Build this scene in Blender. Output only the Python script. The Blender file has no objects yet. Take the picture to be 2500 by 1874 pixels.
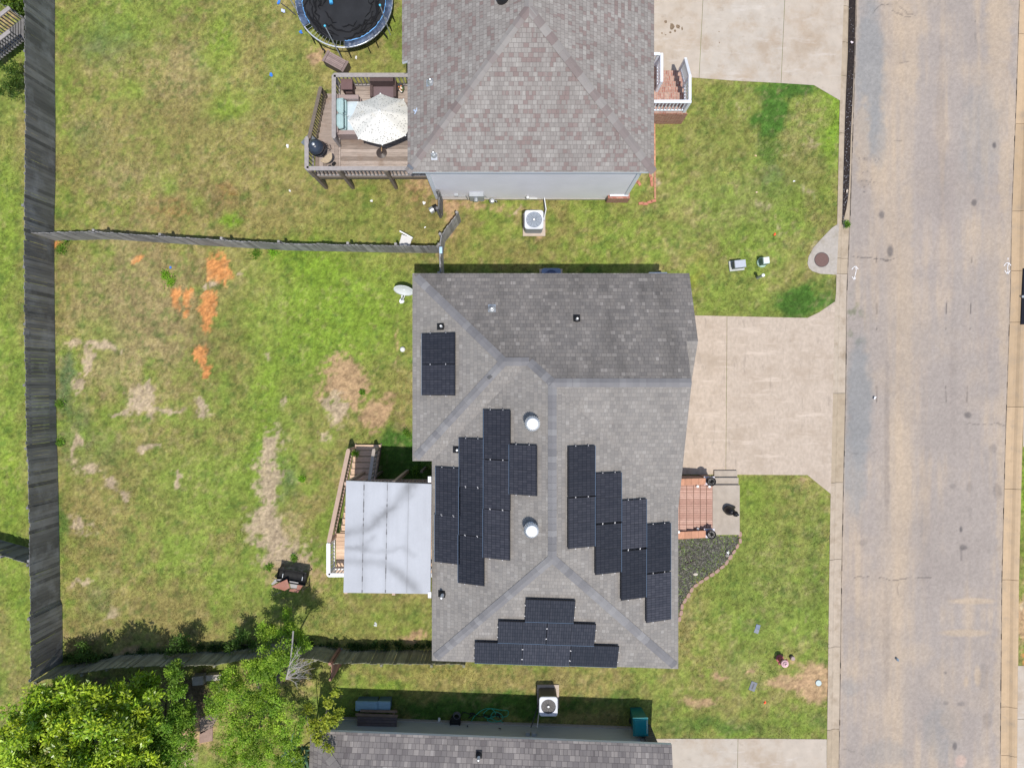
import bpy, math, random
import numpy as np
from mathutils import Vector
random.seed(7); RNG = np.random.default_rng(11)
sc = bpy.context.scene; COL = sc.collection
S = 62.0; H = 27.5                       # photo pixels per metre on the ground, camera height

def P(px, py, h=0.0):
    """ground-truth point seen at photo pixel px,py if it stands h metres up"""
    k = (H - h) / H / S
    return Vector(((px - 1250) * k, (937 - py) * k, h))

# ------------------------------------------------------------------ mesh helper
class MB:
    def __init__(s): s.v = []; s.f = []; s.m = []; s.uv = {}
    def add(s, vs, fs, m=0):
        o = len(s.v); s.v += [tuple(v) for v in vs]
        for f in fs: s.f.append([o + i for i in f]); s.m.append(m)
        return o
    def box(s, x0, x1, y0, y1, z0, z1, m=0):
        s.add([(x0,y0,z0),(x1,y0,z0),(x1,y1,z0),(x0,y1,z0),(x0,y0,z1),(x1,y0,z1),(x1,y1,z1),(x0,y1,z1)],
              [(0,3,2,1),(4,5,6,7),(0,1,5,4),(1,2,6,5),(2,3,7,6),(3,0,4,7)], m)
    def obox(s, c, sx, sy, sz, rot=0.0, m=0, taper=1.0, tilt=0.0):
        """box on base centre c, turned by rot about z"""
        cr, sr = math.cos(rot), math.sin(rot); vs = []
        for z, t in ((0,1.0),(sz,taper)):
            for a, b in ((-1,-1),(1,-1),(1,1),(-1,1)):
                x, y = a*sx/2*t, b*sy/2*t
                zz = z + y*math.tan(tilt)
                vs.append((c[0]+x*cr-y*sr, c[1]+x*sr+y*cr, c[2]+zz))
        s.add(vs, [(0,3,2,1),(4,5,6,7),(0,1,5,4),(1,2,6,5),(2,3,7,6),(3,0,4,7)], m)
    def beam(s, p, q, w, h, m=0, up=(0,0,1)):
        p, q = Vector(p), Vector(q); d = (q-p).normalized(); up = Vector(up)
        if abs(d.dot(up)) > .97: up = Vector((0,1,0))
        a = d.cross(up).normalized()*w/2; b = a.cross(d).normalized()*h/2
        vs = [p-a-b,p+a-b,p+a+b,p-a+b,q-a-b,q+a-b,q+a+b,q-a+b]
        s.add(vs, [(3,2,1,0),(4,5,6,7),(0,1,5,4),(1,2,6,5),(2,3,7,6),(3,0,4,7)], m)
    def tube(s, pts, r, n=8, m=0, cap=True):
        pts = [Vector(p) for p in pts]; rs = r if isinstance(r, (list,tuple)) else [r]*len(pts)
        o = len(s.v); prev = None
        for i, p in enumerate(pts):
            d = (pts[min(i+1,len(pts)-1)] - pts[max(i-1,0)]).normalized()
            u = Vector((0,0,1)) if prev is None else prev
            if abs(d.dot(u)) > .95: u = Vector((1,0,0))
            a = (u - d*u.dot(d)).normalized(); prev = a; b = d.cross(a)
            for k in range(n):
                t = 2*math.pi*k/n; s.v.append(tuple(p + (a*math.cos(t)+b*math.sin(t))*rs[i]))
        for i in range(len(pts)-1):
            for k in range(n):
                k2 = (k+1) % n
                s.f.append([o+i*n+k, o+i*n+k2, o+(i+1)*n+k2, o+(i+1)*n+k]); s.m.append(m)
        if cap:
            s.f.append([o+k for k in range(n)][::-1]); s.m.append(m)
            e = o+(len(pts)-1)*n; s.f.append([e+k for k in range(n)]); s.m.append(m)
    def lathe(s, prof, c=(0,0,0), n=20, m=0, cap=True, sx=1, sy=1):
        o = len(s.v)
        for r, z in prof:
            for k in range(n):
                t = 2*math.pi*k/n; s.v.append((c[0]+r*sx*math.cos(t), c[1]+r*sy*math.sin(t), c[2]+z))
        for i in range(len(prof)-1):
            for k in range(n):
                k2 = (k+1) % n; s.f.append([o+i*n+k,o+i*n+k2,o+(i+1)*n+k2,o+(i+1)*n+k]); s.m.append(m)
        if cap:
            s.f.append([o+k for k in range(n)][::-1]); s.m.append(m)
            e = o+(len(prof)-1)*n; s.f.append([e+k for k in range(n)]); s.m.append(m)
    def prism(s, poly, z0, z1, m=0):
        if sum((poly[i][0]*poly[(i+1)%len(poly)][1]-poly[(i+1)%len(poly)][0]*poly[i][1]) for i in range(len(poly))) < 0: poly = poly[::-1]
        n = len(poly)
        z0f = z0 if callable(z0) else (lambda x,y: z0); z1f = z1 if callable(z1) else (lambda x,y: z1)
        vs = [(p[0],p[1],z0f(p[0],p[1])) for p in poly] + [(p[0],p[1],z1f(p[0],p[1])) for p in poly]
        s.add(vs, [list(range(n))[::-1], list(range(n,2*n))] + [(i,(i+1)%n,n+(i+1)%n,n+i) for i in range(n)], m)
    def face(s, vs, m=0, uv=None):
        s.add(vs, [list(range(len(vs)))], m)
        if uv is not None: s.uv[len(s.f)-1] = uv
    def slope(s, vs, m=0, off=(0,0)):
        """roof face with uv in metres: u level, v up the slope"""
        vs = [Vector(v) for v in vs]
        n = Vector((0,0,0))
        for i in range(len(vs)):
            a, b = vs[i], vs[(i+1)%len(vs)]
            n += Vector(((a.y-b.y)*(a.z+b.z), (a.z-b.z)*(a.x+b.x), (a.x-b.x)*(a.y+b.y)))
        if n.z < 0: vs = vs[::-1]; n = -n
        n.normalize(); u = Vector((0,0,1)).cross(n)
        u = u.normalized() if u.length > 1e-4 else Vector((1,0,0)); w = n.cross(u)
        s.face(vs, m, [(v.dot(u)+off[0]+40, v.dot(w)+off[1]+40) for v in vs])
        return n
    def build(s, name, mats, parent=None, smooth=False):
        if not isinstance(mats, (list,tuple)): mats = [mats]
        o = Vector((0,0,0)); q = parent
        while q is not None: o += Vector(q.location); q = q.parent
        me = bpy.data.meshes.new(name)
        me.from_pydata([(v[0]-o.x, v[1]-o.y, v[2]-o.z) for v in s.v], [], s.f)
        for mt in mats: me.materials.append(mt)
        me.polygons.foreach_set('material_index', s.m)
        if s.uv:
            ul = me.uv_layers.new(name='UVMap')
            for fi, uv in s.uv.items():
                for li, c in zip(me.polygons[fi].loop_indices, uv): ul.data[li].uv = c
        if smooth: me.polygons.foreach_set('use_smooth', [True]*len(me.polygons))
        me.update(); ob = bpy.data.objects.new(name, me); COL.objects.link(ob)
        if parent is not None: ob.parent = parent
        return ob

def tag(o, label, cat, group=None):
    o['label'] = label; o['category'] = cat
    if group: o['group'] = group
    return o
def thing(name, label, cat, loc=(0,0,0), group=None, rz=0.0):
    o = bpy.data.objects.new(name, None); COL.objects.link(o); o.empty_display_size = .2
    o.location = loc; o.rotation_euler = (0,0,rz); return tag(o, label, cat, group)
def struct(o): o['kind'] = 'structure'; return o
def copy_tree(o, parent=None):
    c = o.copy(); COL.objects.link(c)
    if parent is not None: c.parent = parent
    for ch in list(o.children): copy_tree(ch, c)
    return c

# ------------------------------------------------------------------ materials
def nt(name):
    m = bpy.data.materials.new(name); m.use_nodes = True; t = m.node_tree
    return m, t, t.nodes['Principled BSDF']
def N(t, typ, **kw):
    n = t.nodes.new(typ)
    for k, v in kw.items():
        if k in n.inputs: n.inputs[k].default_value = v
        else: setattr(n, k, v)
    return n
def mulcol(t, a, fac_socket, lo, hi):
    """colour a times a value mapped from 0..1 to lo..hi"""
    mr = N(t, 'ShaderNodeMapRange'); mr.inputs['To Min'].default_value = lo; mr.inputs['To Max'].default_value = hi
    t.links.new(fac_socket, mr.inputs['Value'])
    mx = N(t, 'ShaderNodeVectorMath', operation='SCALE'); t.links.new(a, mx.inputs[0]); t.links.new(mr.outputs[0], mx.inputs['Scale'])
    return mx.outputs[0]
def M(name, col, rough=.75, var=.12, scale=6.0, island=0.0, metal=0.0, bump=0.0, bscale=60.0, col2=None, stretch=(1,1,1), spec=.3, dirt=None, dscale=1.5, coat=0, blotch=()):
    m, t, b = nt(name)
    tc = N(t, 'ShaderNodeTexCoord'); mp = N(t, 'ShaderNodeMapping'); mp.inputs['Scale'].default_value = stretch
    t.links.new(tc.outputs['Object'], mp.inputs['Vector'])
    nz = N(t, 'ShaderNodeTexNoise'); nz.inputs['Scale'].default_value = scale; nz.inputs['Detail'].default_value = 5
    t.links.new(mp.outputs[0], nz.inputs['Vector'])
    rgb = N(t, 'ShaderNodeRGB'); rgb.outputs[0].default_value = (*col, 1); c = rgb.outputs[0]
    if island and col2:
        g = N(t, 'ShaderNodeNewGeometry'); mx = N(t, 'ShaderNodeMix', data_type='RGBA')
        mx.inputs[6].default_value = (*col,1); mx.inputs[7].default_value = (*col2,1)
        t.links.new(g.outputs['Random Per Island'], mx.inputs[0]); c = mx.outputs[2]
    elif col2:
        mx = N(t, 'ShaderNodeMix', data_type='RGBA'); mx.inputs[6].default_value = (*col,1); mx.inputs[7].default_value = (*col2,1)
        n2 = N(t, 'ShaderNodeTexNoise'); n2.inputs['Scale'].default_value = scale*.37; n2.inputs['Detail'].default_value = 6
        rp = N(t, 'ShaderNodeMapRange'); rp.inputs['From Min'].default_value = .38; rp.inputs['From Max'].default_value = .62
        t.links.new(mp.outputs[0], n2.inputs['Vector']); t.links.new(n2.outputs[0], rp.inputs['Value']); t.links.new(rp.outputs[0], mx.inputs[0]); c = mx.outputs[2]
    if island:
        g = N(t, 'ShaderNodeNewGeometry'); c = mulcol(t, c, g.outputs['Random Per Island'], 1-island, 1+island)
    if var: c = mulcol(t, c, nz.outputs[0], 1-var*2, 1+var*2)
    if dirt:
        n3 = N(t, 'ShaderNodeTexNoise'); n3.inputs['Scale'].default_value = dscale; n3.inputs['Detail'].default_value = 8; n3.inputs['Roughness'].default_value = .65
        t.links.new(tc.outputs['Object'], n3.inputs['Vector'])
        r3 = N(t, 'ShaderNodeMapRange'); r3.inputs['From Min'].default_value = .5; r3.inputs['From Max'].default_value = .72; r3.inputs['To Max'].default_value = .75
        t.links.new(n3.outputs[0], r3.inputs['Value'])
        mx = N(t, 'ShaderNodeMix', data_type='RGBA'); t.links.new(r3.outputs[0], mx.inputs[0]); t.links.new(c, mx.inputs[6]); mx.inputs[7].default_value = (*dirt,1); c = mx.outputs[2]
    for bc_, bs_, bst, lo_, hi_, am in blotch:      # extra worn or stained areas: colour, scale, stretch, from, to, amount
        m4 = N(t, 'ShaderNodeMapping'); m4.inputs['Scale'].default_value = bst; m4.inputs['Location'].default_value = (bs_*3.1, am*7, 0); t.links.new(tc.outputs['Object'], m4.inputs[0])
        n4 = N(t, 'ShaderNodeTexNoise'); n4.inputs['Scale'].default_value = bs_; n4.inputs['Detail'].default_value = 9; n4.inputs['Roughness'].default_value = .68; t.links.new(m4.outputs[0], n4.inputs[0])
        r4 = N(t, 'ShaderNodeMapRange'); r4.inputs['From Min'].default_value = lo_; r4.inputs['From Max'].default_value = hi_; r4.inputs['To Max'].default_value = am; t.links.new(n4.outputs[0], r4.inputs[0])
        x4 = N(t, 'ShaderNodeMix', data_type='RGBA'); t.links.new(r4.outputs[0], x4.inputs[0]); t.links.new(c, x4.inputs[6]); x4.inputs[7].default_value = (*bc_,1); c = x4.outputs[2]
    t.links.new(c, b.inputs['Base Color'])
    b.inputs['Roughness'].default_value = rough; b.inputs['Metallic'].default_value = metal
    b.inputs['Specular IOR Level'].default_value = spec; b.inputs['Coat Weight'].default_value = coat
    if bump:
        nb = N(t, 'ShaderNodeTexNoise'); nb.inputs['Scale'].default_value = bscale; nb.inputs['Detail'].default_value = 4
        t.links.new(mp.outputs[0], nb.inputs['Vector'])
        bp = N(t, 'ShaderNodeBump'); bp.inputs['Strength'].default_value = bump; bp.inputs['Distance'].default_value = .02
        t.links.new(nb.outputs[0], bp.inputs['Height']); t.links.new(bp.outputs[0], b.inputs['Normal'])
    return m
def shingle(name, stops, course=.145, tab=.19, line=.72, mottle=.18, streak=0.0):
    m, t, b = nt(name)
    uv = N(t, 'ShaderNodeUVMap', uv_map='UVMap')
    def brick(w, off, mort):
        mp = N(t, 'ShaderNodeMapping'); mp.inputs['Location'].default_value = (off, 0, 0); t.links.new(uv.outputs[0], mp.inputs[0])
        k = N(t, 'ShaderNodeTexBrick'); k.offset = .37; k.offset_frequency = 2; k.squash = .7; k.squash_frequency = 3
        k.inputs['Color1'].default_value = (0,0,0,1); k.inputs['Color2'].default_value = (1,1,1,1); k.inputs['Mortar'].default_value = (.4,.4,.4,1)
        k.inputs['Scale'].default_value = 1; k.inputs['Mortar Size'].default_value = mort; k.inputs['Mortar Smooth'].default_value = .3
        k.inputs['Brick Width'].default_value = w; k.inputs['Row Height'].default_value = course
        t.links.new(mp.outputs[0], k.inputs[0]); return k
    k1 = brick(tab, 0, .007); k2 = brick(tab*1.63, .31, .001)
    ad = N(t, 'ShaderNodeMix', data_type='RGBA'); ad.inputs[0].default_value = .45
    t.links.new(k1.outputs[0], ad.inputs[6]); t.links.new(k2.outputs[0], ad.inputs[7])
    cr = N(t, 'ShaderNodeValToRGB'); el = cr.color_ramp.elements
    while len(el) > 1: el.remove(el[-1])
    el[0].position = stops[0][0]; el[0].color = (*stops[0][1],1)
    for p, c in stops[1:]: e = el.new(p); e.color = (*c,1)
    t.links.new(ad.outputs[2], cr.inputs[0]); c = cr.outputs[0]
    c = mulcol(t, c, k1.outputs['Fac'], 1.0, line)
    n1 = N(t, 'ShaderNodeTexNoise'); n1.inputs['Scale'].default_value = .9; n1.inputs['Detail'].default_value = 6
    t.links.new(uv.outputs[0], n1.inputs[0]); c = mulcol(t, c, n1.outputs[0], 1-mottle, 1+mottle)
    if streak:
        mp = N(t, 'ShaderNodeMapping'); mp.inputs['Scale'].default_value = (1.1,.28,1); t.links.new(uv.outputs[0], mp.inputs[0])
        n2 = N(t, 'ShaderNodeTexNoise'); n2.inputs['Scale'].default_value = 1.0; n2.inputs['Detail'].default_value = 5; t.links.new(mp.outputs[0], n2.inputs[0])
        rr = N(t, 'ShaderNodeMapRange'); rr.inputs['From Min'].default_value = .45; rr.inputs['From Max'].default_value = .68; t.links.new(n2.outputs[0], rr.inputs['Value'])
        c = mulcol(t, c, rr.outputs[0], 1.0, 1-streak)
    n3 = N(t, 'ShaderNodeTexNoise'); n3.inputs['Scale'].default_value = 45; t.links.new(uv.outputs[0], n3.inputs[0]); c = mulcol(t, c, n3.outputs[0], .82, 1.18)
    t.links.new(c, b.inputs['Base Color']); b.inputs['Roughness'].default_value = .9; b.inputs['Specular IOR Level'].default_value = .2
    bp = N(t, 'ShaderNodeBump'); bp.inputs['Strength'].default_value = .5; bp.inputs['Distance'].default_value = .008; bp.invert = True
    t.links.new(k1.outputs['Fac'], bp.inputs['Height']); t.links.new(bp.outputs[0], b.inputs['Normal'])
    return m
def vcol(name, rough=.9, var=.25, scale=14.0, var2=.2, scale2=55.0, bump=.3, spec=.2, stretch=(1,1,1)):
    """material that takes its colour from the mesh attribute 'albedo' and breaks it up with noise"""
    m, t, b = nt(name); a = N(t, 'ShaderNodeAttribute'); a.attribute_name = 'albedo'
    tc = N(t, 'ShaderNodeTexCoord'); mp = N(t, 'ShaderNodeMapping'); mp.inputs['Scale'].default_value = stretch; t.links.new(tc.outputs['Object'], mp.inputs[0])
    c = a.outputs['Color']
    for v, s_ in ((var,scale),(var2,scale2)):
        n = N(t, 'ShaderNodeTexNoise'); n.inputs['Scale'].default_value = s_; n.inputs['Detail'].default_value = 5; n.inputs['Roughness'].default_value = .6
        t.links.new(mp.outputs[0], n.inputs[0]); c = mulcol(t, c, n.outputs[0], 1-2*v, 1+2*v)
    t.links.new(c, b.inputs['Base Color']); b.inputs['Roughness'].default_value = rough; b.inputs['Specular IOR Level'].default_value = spec
    if bump:
        bp = N(t, 'ShaderNodeBump'); bp.inputs['Strength'].default_value = bump; bp.inputs['Distance'].default_value = .03
        t.links.new(n.outputs[0], bp.inputs['Height']); t.links.new(bp.outputs[0], b.inputs['Normal'])
    return m

# ------------------------------------------------------------------ numpy noise
_LAT = RNG.random((8,256,256))
def vn(x, y, s, k=0):
    x = np.asarray(x)/s + 31.7*k; y = np.asarray(y)/s + 17.3*k; L = _LAT[k % 8]
    xi = np.floor(x).astype(int); yi = np.floor(y).astype(int); fx = x-xi; fy = y-yi
    fx = fx*fx*(3-2*fx); fy = fy*fy*(3-2*fy)
    g = lambda a, b: L[a % 256, b % 256]
    return (g(xi,yi)*(1-fx)+g(xi+1,yi)*fx)*(1-fy) + (g(xi,yi+1)*(1-fx)+g(xi+1,yi+1)*fx)*fy
def fbm(x, y, s, k=0, o=4):
    r = 0; a = .5; tot = 0
    for i in range(o): r = r + a*vn(x, y, s, k+i); tot += a; a *= .55; s *= .47
    return r/tot
def sst(a, b, v): v = np.clip((v-a)/(b-a), 0, 1); return v*v*(3-2*v)
def inpoly(x, y, poly):
    r = np.zeros(x.shape, bool); n = len(poly)
    for i in range(n):
        x0, y0 = poly[i][0], poly[i][1]; x1, y1 = poly[(i+1)%n][0], poly[(i+1)%n][1]
        if y0 == y1: continue
        c = ((y0 > y) != (y1 > y)) & (x < (x1-x0)*(y-y0)/(y1-y0)+x0); r ^= c
    return r
def segdist(x, y, pts):
    d = np.full(x.shape, 1e9)
    for (ax,ay),(bx,by) in zip(pts[:-1], pts[1:]):
        l2 = (bx-ax)**2+(by-ay)**2+1e-9; t = np.clip(((x-ax)*(bx-ax)+(y-ay)*(by-ay))/l2, 0, 1)
        d = np.minimum(d, np.hypot(x-(ax+t*(bx-ax)), y-(ay+t*(by-ay))))
    return d
def npmesh(name, co, faces, mat, cols=None, smooth=False, parent=None):
    me = bpy.data.meshes.new(name); n, k = faces.shape
    me.vertices.add(len(co)); me.vertices.foreach_set('co', np.ascontiguousarray(co, dtype=np.float32).ravel())
    me.loops.add(n*k); me.loops.foreach_set('vertex_index', np.ascontiguousarray(faces, dtype=np.int32).ravel())
    me.polygons.add(n); me.polygons.foreach_set('loop_start', np.arange(0, n*k, k, dtype=np.int32)); me.polygons.foreach_set('loop_total', np.full(n, k, dtype=np.int32))
    if smooth: me.polygons.foreach_set('use_smooth', np.ones(n, bool))
    me.materials.append(mat)
    if cols is not None:
        at = me.attributes.new('albedo', 'FLOAT_COLOR', 'POINT')
        at.data.foreach_set('color', np.concatenate([cols, np.ones((len(cols),1))], 1).astype(np.float32).ravel())
    me.update(calc_edges=True); me.validate()
    o = bpy.data.objects.new(name, me); COL.objects.link(o)
    if parent is not None: o.parent = parent
    return o
def grid(xs, ys):
    X, Y = np.meshgrid(xs, ys); nx, ny = len(xs), len(ys)
    i = np.arange(nx-1)[None,:] + np.arange(ny-1)[:,None]*nx
    return X.ravel(), Y.ravel(), np.stack([i, i+1, i+nx+1, i+nx], -1).reshape(-1,4)
def interp_px(tab, ypx): return np.interp(ypx, [a for a,_ in tab], [b for _,b in tab])
# ------------------------------------------------------------------ camera, sky, sun
cam = bpy.data.cameras.new('camera'); co = bpy.data.objects.new('camera', cam); COL.objects.link(co)
co.location = (0,0,H); cam.sensor_width = 36; cam.lens = 36*S*H/2500; cam.clip_end = 3000; cam.clip_start = .5
sc.camera = co
SUN = Vector((.12,-.275,1)).normalized()
w = bpy.data.worlds.new('World'); sc.world = w; w.use_nodes = True; t = w.node_tree
sk = t.nodes.new('ShaderNodeTexSky'); sk.sky_type = 'NISHITA'; sk.sun_disc = False
sk.sun_elevation = math.asin(SUN.z); sk.sun_rotation = math.atan2(SUN.x, SUN.y)
t.links.new(sk.outputs[0], t.nodes['Background'].inputs[0]); t.nodes['Background'].inputs[1].default_value = .15
ld = bpy.data.lights.new('sun', 'SUN'); ld.energy = 4.1; ld.angle = math.radians(.53); ld.color = (1,.955,.89)
lo = bpy.data.objects.new('sun', ld); COL.objects.link(lo); lo.rotation_euler = SUN.to_track_quat('Z','Y').to_euler()
sc.view_settings.view_transform = 'Standard'; sc.view_settings.look = 'None'; sc.view_settings.gamma = 1; sc.view_settings.exposure = -0.04

# ------------------------------------------------------------------ street lines, read off in photo pixels at ground level
WO = [(-400,2072),(0,2059.6),(250,2050),(525,2044),(712,2041),(740,2038),(975,2033),(1172,2028),(1425,2024),(1800,2019),(1874,2018),(2300,2014)]
WR = [(-400,2105),(0,2093),(250,2086),(525,2077),(712,2069),(975,2066),(1172,2061),(1425,2056),(1874,2050),(2300,2046)]
ER = [(-400,2508),(0,2493),(250,2485),(525,2474),(712,2471),(975,2462),(1100,2458),(1425,2450),(1874,2446),(2300,2443)]
EO = [(a,b+37) for a,b in ER]
def px2(pts): return [(P(a,b).x, P(a,b).y) for a,b in pts]
def wx(tab, y): return (interp_px(tab, 937-62*np.asarray(y)) - 1250)/62
DRIVE1 = [(1585,-420),(2073,-420),(2059.6,0),(2051,246),(1987,208.5),(1900,203),(1800,198),(1689,190),(1585,186)]
DRIVE2 = [(1600,768),(1695,770),(1900,774.5),(1971,776),(2000,762),(2038,736),(2033,975),(2028,1205),(1971,1159),(1800,1158),(1600,1157)]
DRIVE3 = [(1560,1802),(1900,1802),(2018,1803),(2016,2250),(1560,2250)]
DRIVE4 = [(2499,835),(2700,835),(2700,1090),(2497,1090)]
DRIVE5 = [(2484,1624),(2700,1624),(2700,2250),(2480,2250)]
APRON = [(2048,545),(2030,557),(2003,585),(1986,604),(1974,626),(1971,643),(1975,655),(1983,662),(2003,668.5),(2042,671)]
PADF = [(1739,1184),(1806,1184),(1806,1306),(1739,1306)]

# ------------------------------------------------------------------ lawn colours (surface colours, with deeper green painted where house and deck shadows fall)
K = dict(lush_and_shade=(.060,.135,.020), mid=(.180,.238,.042), bright=(.172,.270,.028), olive=(.245,.208,.072), dry=(.33,.265,.13),
         brown=(.150,.108,.045), dead=(.40,.31,.21), soil=(.39,.255,.145), clay=(.52,.225,.075), mulch=(.085,.083,.07),
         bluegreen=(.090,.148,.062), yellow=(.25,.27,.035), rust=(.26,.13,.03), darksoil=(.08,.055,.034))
BL = []   # px, py, rx, ry, kind, strength, ragged
def bl(px, py, rx, ry, kind, s=1.0, rag=1.0): BL.append((px,py,rx,ry,kind,s,rag))
# big zones
bl(560,280,560,300,'olive',.85); bl(430,260,200,200,'brown',.35); bl(330,60,110,60,'mid',.9); bl(250,110,90,70,'bluegreen',.6); bl(520,110,60,90,'bright',.8); bl(560,250,70,60,'bright',.75)
bl(320,215,45,40,'bright',.7); bl(590,30,70,40,'bright',.5); bl(450,50,80,140,'brown',.6); bl(420,170,110,120,'dry',.6); bl(300,420,110,70,'dry',.6); bl(640,300,60,60,'brown',.4); bl(200,330,80,60,'bluegreen',.5)
bl(520,490,120,50,'brown',.75); bl(410,510,70,40,'rust',.6); bl(560,480,35,35,'rust',.5); bl(570,530,35,25,'bright',1.0); bl(400,440,30,40,'bright',.7); bl(480,490,26,22,'mid',.8)
bl(620,400,60,50,'brown',.45); bl(700,390,60,60,'yellow',.4); bl(170,520,60,60,'mid',.5); bl(230,520,120,30,'yellow',.35); bl(700,180,80,110,'mid',.75); bl(760,70,70,60,'bright',.5)
bl(900,170,90,40,'mid',.5); bl(780,130,26,24,'soil',.95); bl(880,550,180,50,'mid',.6); bl(960,580,60,20,'mid',.7); bl(1040,450,45,45,'soil',.75); bl(1025,470,28,30,'rust',.4)
bl(1150,500,110,18,'soil',.75); bl(1260,516,60,10,'soil',.8); bl(1310,568,14,10,'soil',1); bl(1100,520,14,60,'soil',.9); bl(1090,610,14,50,'soil',.7); bl(1270,512,30,5,'dead',.9)
bl(1220,600,140,60,'mid',.45); bl(1300,620,200,30,'olive',.6); bl(1450,560,160,60,'olive',.5); bl(1550,520,120,80,'mid',.5)
# back yard of the middle house
bl(330,720,210,230,'dry',.8); bl(350,700,170,180,'brown',.62); bl(500,760,110,190,'brown',.58); bl(270,900,120,100,'dry',.6); bl(800,760,230,220,'bright',.85); bl(760,640,130,60,'bright',.9); bl(640,1100,60,300,'bright',.8); bl(480,1180,190,120,'mid',.7)
bl(300,600,90,50,'bluegreen',.4); bl(240,830,60,70,'mid',.7); bl(160,930,30,90,'bluegreen',.85); bl(180,1040,60,160,'bluegreen',.6); bl(150,1280,20,110,'lush_and_shade',.8); bl(250,1090,70,60,'bluegreen',.5)
for p in [(534,652,26,36),(513,752,24,38),(466,722,12,18),(433,725,12,20),(495,866,18,22),(458,762,14,8),(335,628,12,10),(505,905,10,16)]: bl(*p,'clay',1.5,.8)
bl(128,585,16,10,'clay',1.2); bl(500,630,60,110,'brown',.3); bl(560,900,70,90,'brown',.45)
for p in [(210,890,14,40),(180,840,20,14),(240,850,40,12),(360,965,16,34),(405,990,50,7),(315,975,26,24),(285,1010,22,10),(500,1010,18,14),(495,980,10,22),(355,1080,30,8),(340,1095,16,12),(285,1170,22,20),(305,1205,12,14),(440,1170,14,14),(520,700,12,10),(580,655,12,10),(200,950,14,30),(190,1085,10,30),(210,1130,26,10),(200,1290,24,20),(270,1500,30,12),(190,1410,26,8)]: bl(*p,'dead',1.25,1.3)
bl(690,1000,14,22,'dead',.9); bl(672,1090,24,60,'dead',1.3); bl(650,1190,26,70,'dead',1.2); bl(655,1290,42,70,'dead',1.35); bl(700,1350,70,60,'dead',1.0); bl(720,1290,36,40,'dry',.9); bl(700,1180,30,60,'bluegreen',.7); bl(770,1400,40,60,'soil',.6); bl(690,1410,60,40,'soil',.7)
bl(840,940,62,58,'soil',1.35); bl(820,1000,26,40,'dead',1.1); bl(935,1010,36,46,'soil',1.25); bl(965,830,6,120,'soil',.7); bl(790,1060,14,30,'dead',.8); bl(1000,1060,24,40,'soil',.8); bl(660,870,14,18,'dead',.8)
bl(600,1430,200,60,'mid',.6); bl(900,1530,200,60,'mid',.6); bl(950,1560,120,40,'olive',.6); bl(400,1500,160,60,'olive',.75); bl(250,1560,120,30,'dry',.5); bl(1020,1555,36,14,'soil',.9); bl(170,1560,30,40,'soil',.5); bl(300,1585,120,10,'soil',.7)
bl(975,1120,80,70,'lush_and_shade',1.3); bl(850,1480,50,40,'bluegreen',.3); bl(240,1460,70,90,'bluegreen',.5)  # deep green blob north of the covered deck puts its shadow in the colour
# strips left of the long fence
bl(25,600,45,400,'bright',.75); bl(30,250,50,60,'mid',.7); bl(25,560,30,80,'yellow',.35); bl(25,1200,50,300,'bright',.8); bl(20,50,40,60,'soil',.8); bl(60,1480,70,160,'bright',.7); bl(30,1640,60,120,'olive',.5); bl(30,1130,30,60,'yellow',.4)
# front lawns
bl(1830,420,240,300,'mid',.6); bl(1840,430,230,300,'lush_and_shade',.42); bl(1760,500,260,130,'dry',.45); bl(1960,320,60,90,'dry',.55); bl(1700,300,80,90,'dry',.35); bl(1885,270,36,85,'lush_and_shade',1.4); bl(1890,360,46,50,'lush_and_shade',.7); bl(1930,215,70,24,'lush_and_shade',1.2); bl(2035,300,20,110,'bright',.9); bl(2020,480,40,60,'bright',.6); bl(1890,440,40,60,'bluegreen',.6)
bl(1960,740,80,50,'lush_and_shade',1.1); bl(1800,720,120,60,'mid',.7); bl(1700,680,30,60,'yellow',.7); bl(1880,750,150,25,'lush_and_shade',.55); bl(1945,680,60,20,'olive',.6); bl(1885,690,40,20,'soil',.3); bl(1860,590,60,60,'mid',.6)
bl(1600,470,24,70,'soil',.4); bl(1570,460,26,40,'rust',.35); bl(1605,445,7,20,'dead',.9); bl(1820,265,14,50,'dead',.35)
for p in [(1950,370),(1990,330),(1960,250),(1990,610),(1900,560),(1970,480),(1850,520)]: bl(*p,22,16,'dead',.55,1.5)
bl(1850,1400,190,260,'mid',.75); bl(1860,1430,180,270,'lush_and_shade',.40); bl(1900,1450,130,160,'dry',.4); bl(1990,1380,36,200,'lush_and_shade',.6); bl(1830,1210,60,60,'bright',.7); bl(1760,1480,60,80,'mid',.7); bl(1990,1750,60,40,'lush_and_shade',.6); bl(1740,1775,200,25,'lush_and_shade',.75); bl(1830,1790,200,10,'bright',.6); bl(1830,1640,120,60,'dry',.45); bl(1830,1540,50,40,'bluegreen',.4)
bl(1990,1665,36,40,'soil',2.4,.2); bl(1930,1668,44,16,'soil',1.6,.6); bl(1710,1716,40,14,'soil',1.2); bl(1745,1652,20,9,'soil',1.0); bl(1690,1650,18,7,'soil',.5); bl(1835,1646,18,8,'soil',.9); bl(1940,1625,20,10,'soil',.7); bl(1958,1170,14,8,'soil',.8); bl(1660,1680,26,14,'rust',.3)
bl(1650,1690,60,60,'mid',.5); bl(1200,1650,380,40,'olive',.9); bl(1050,1640,180,26,'yellow',.45); bl(960,1682,90,18,'bright',.8); bl(1400,1660,120,30,'dry',.5); bl(1300,1680,120,14,'soil',.35); bl(1200,1728,430,30,'lush_and_shade',1.0); bl(1330,690,330,30,'lush_and_shade',.8); bl(1560,1730,60,60,'mid',.6)  # deep green strips north of two houses put their shade into the lawn colour
bl(1700,1352,56,44,'mulch',1.3,.3); bl(1672,1425,16,50,'mulch',.8,.3)
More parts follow.
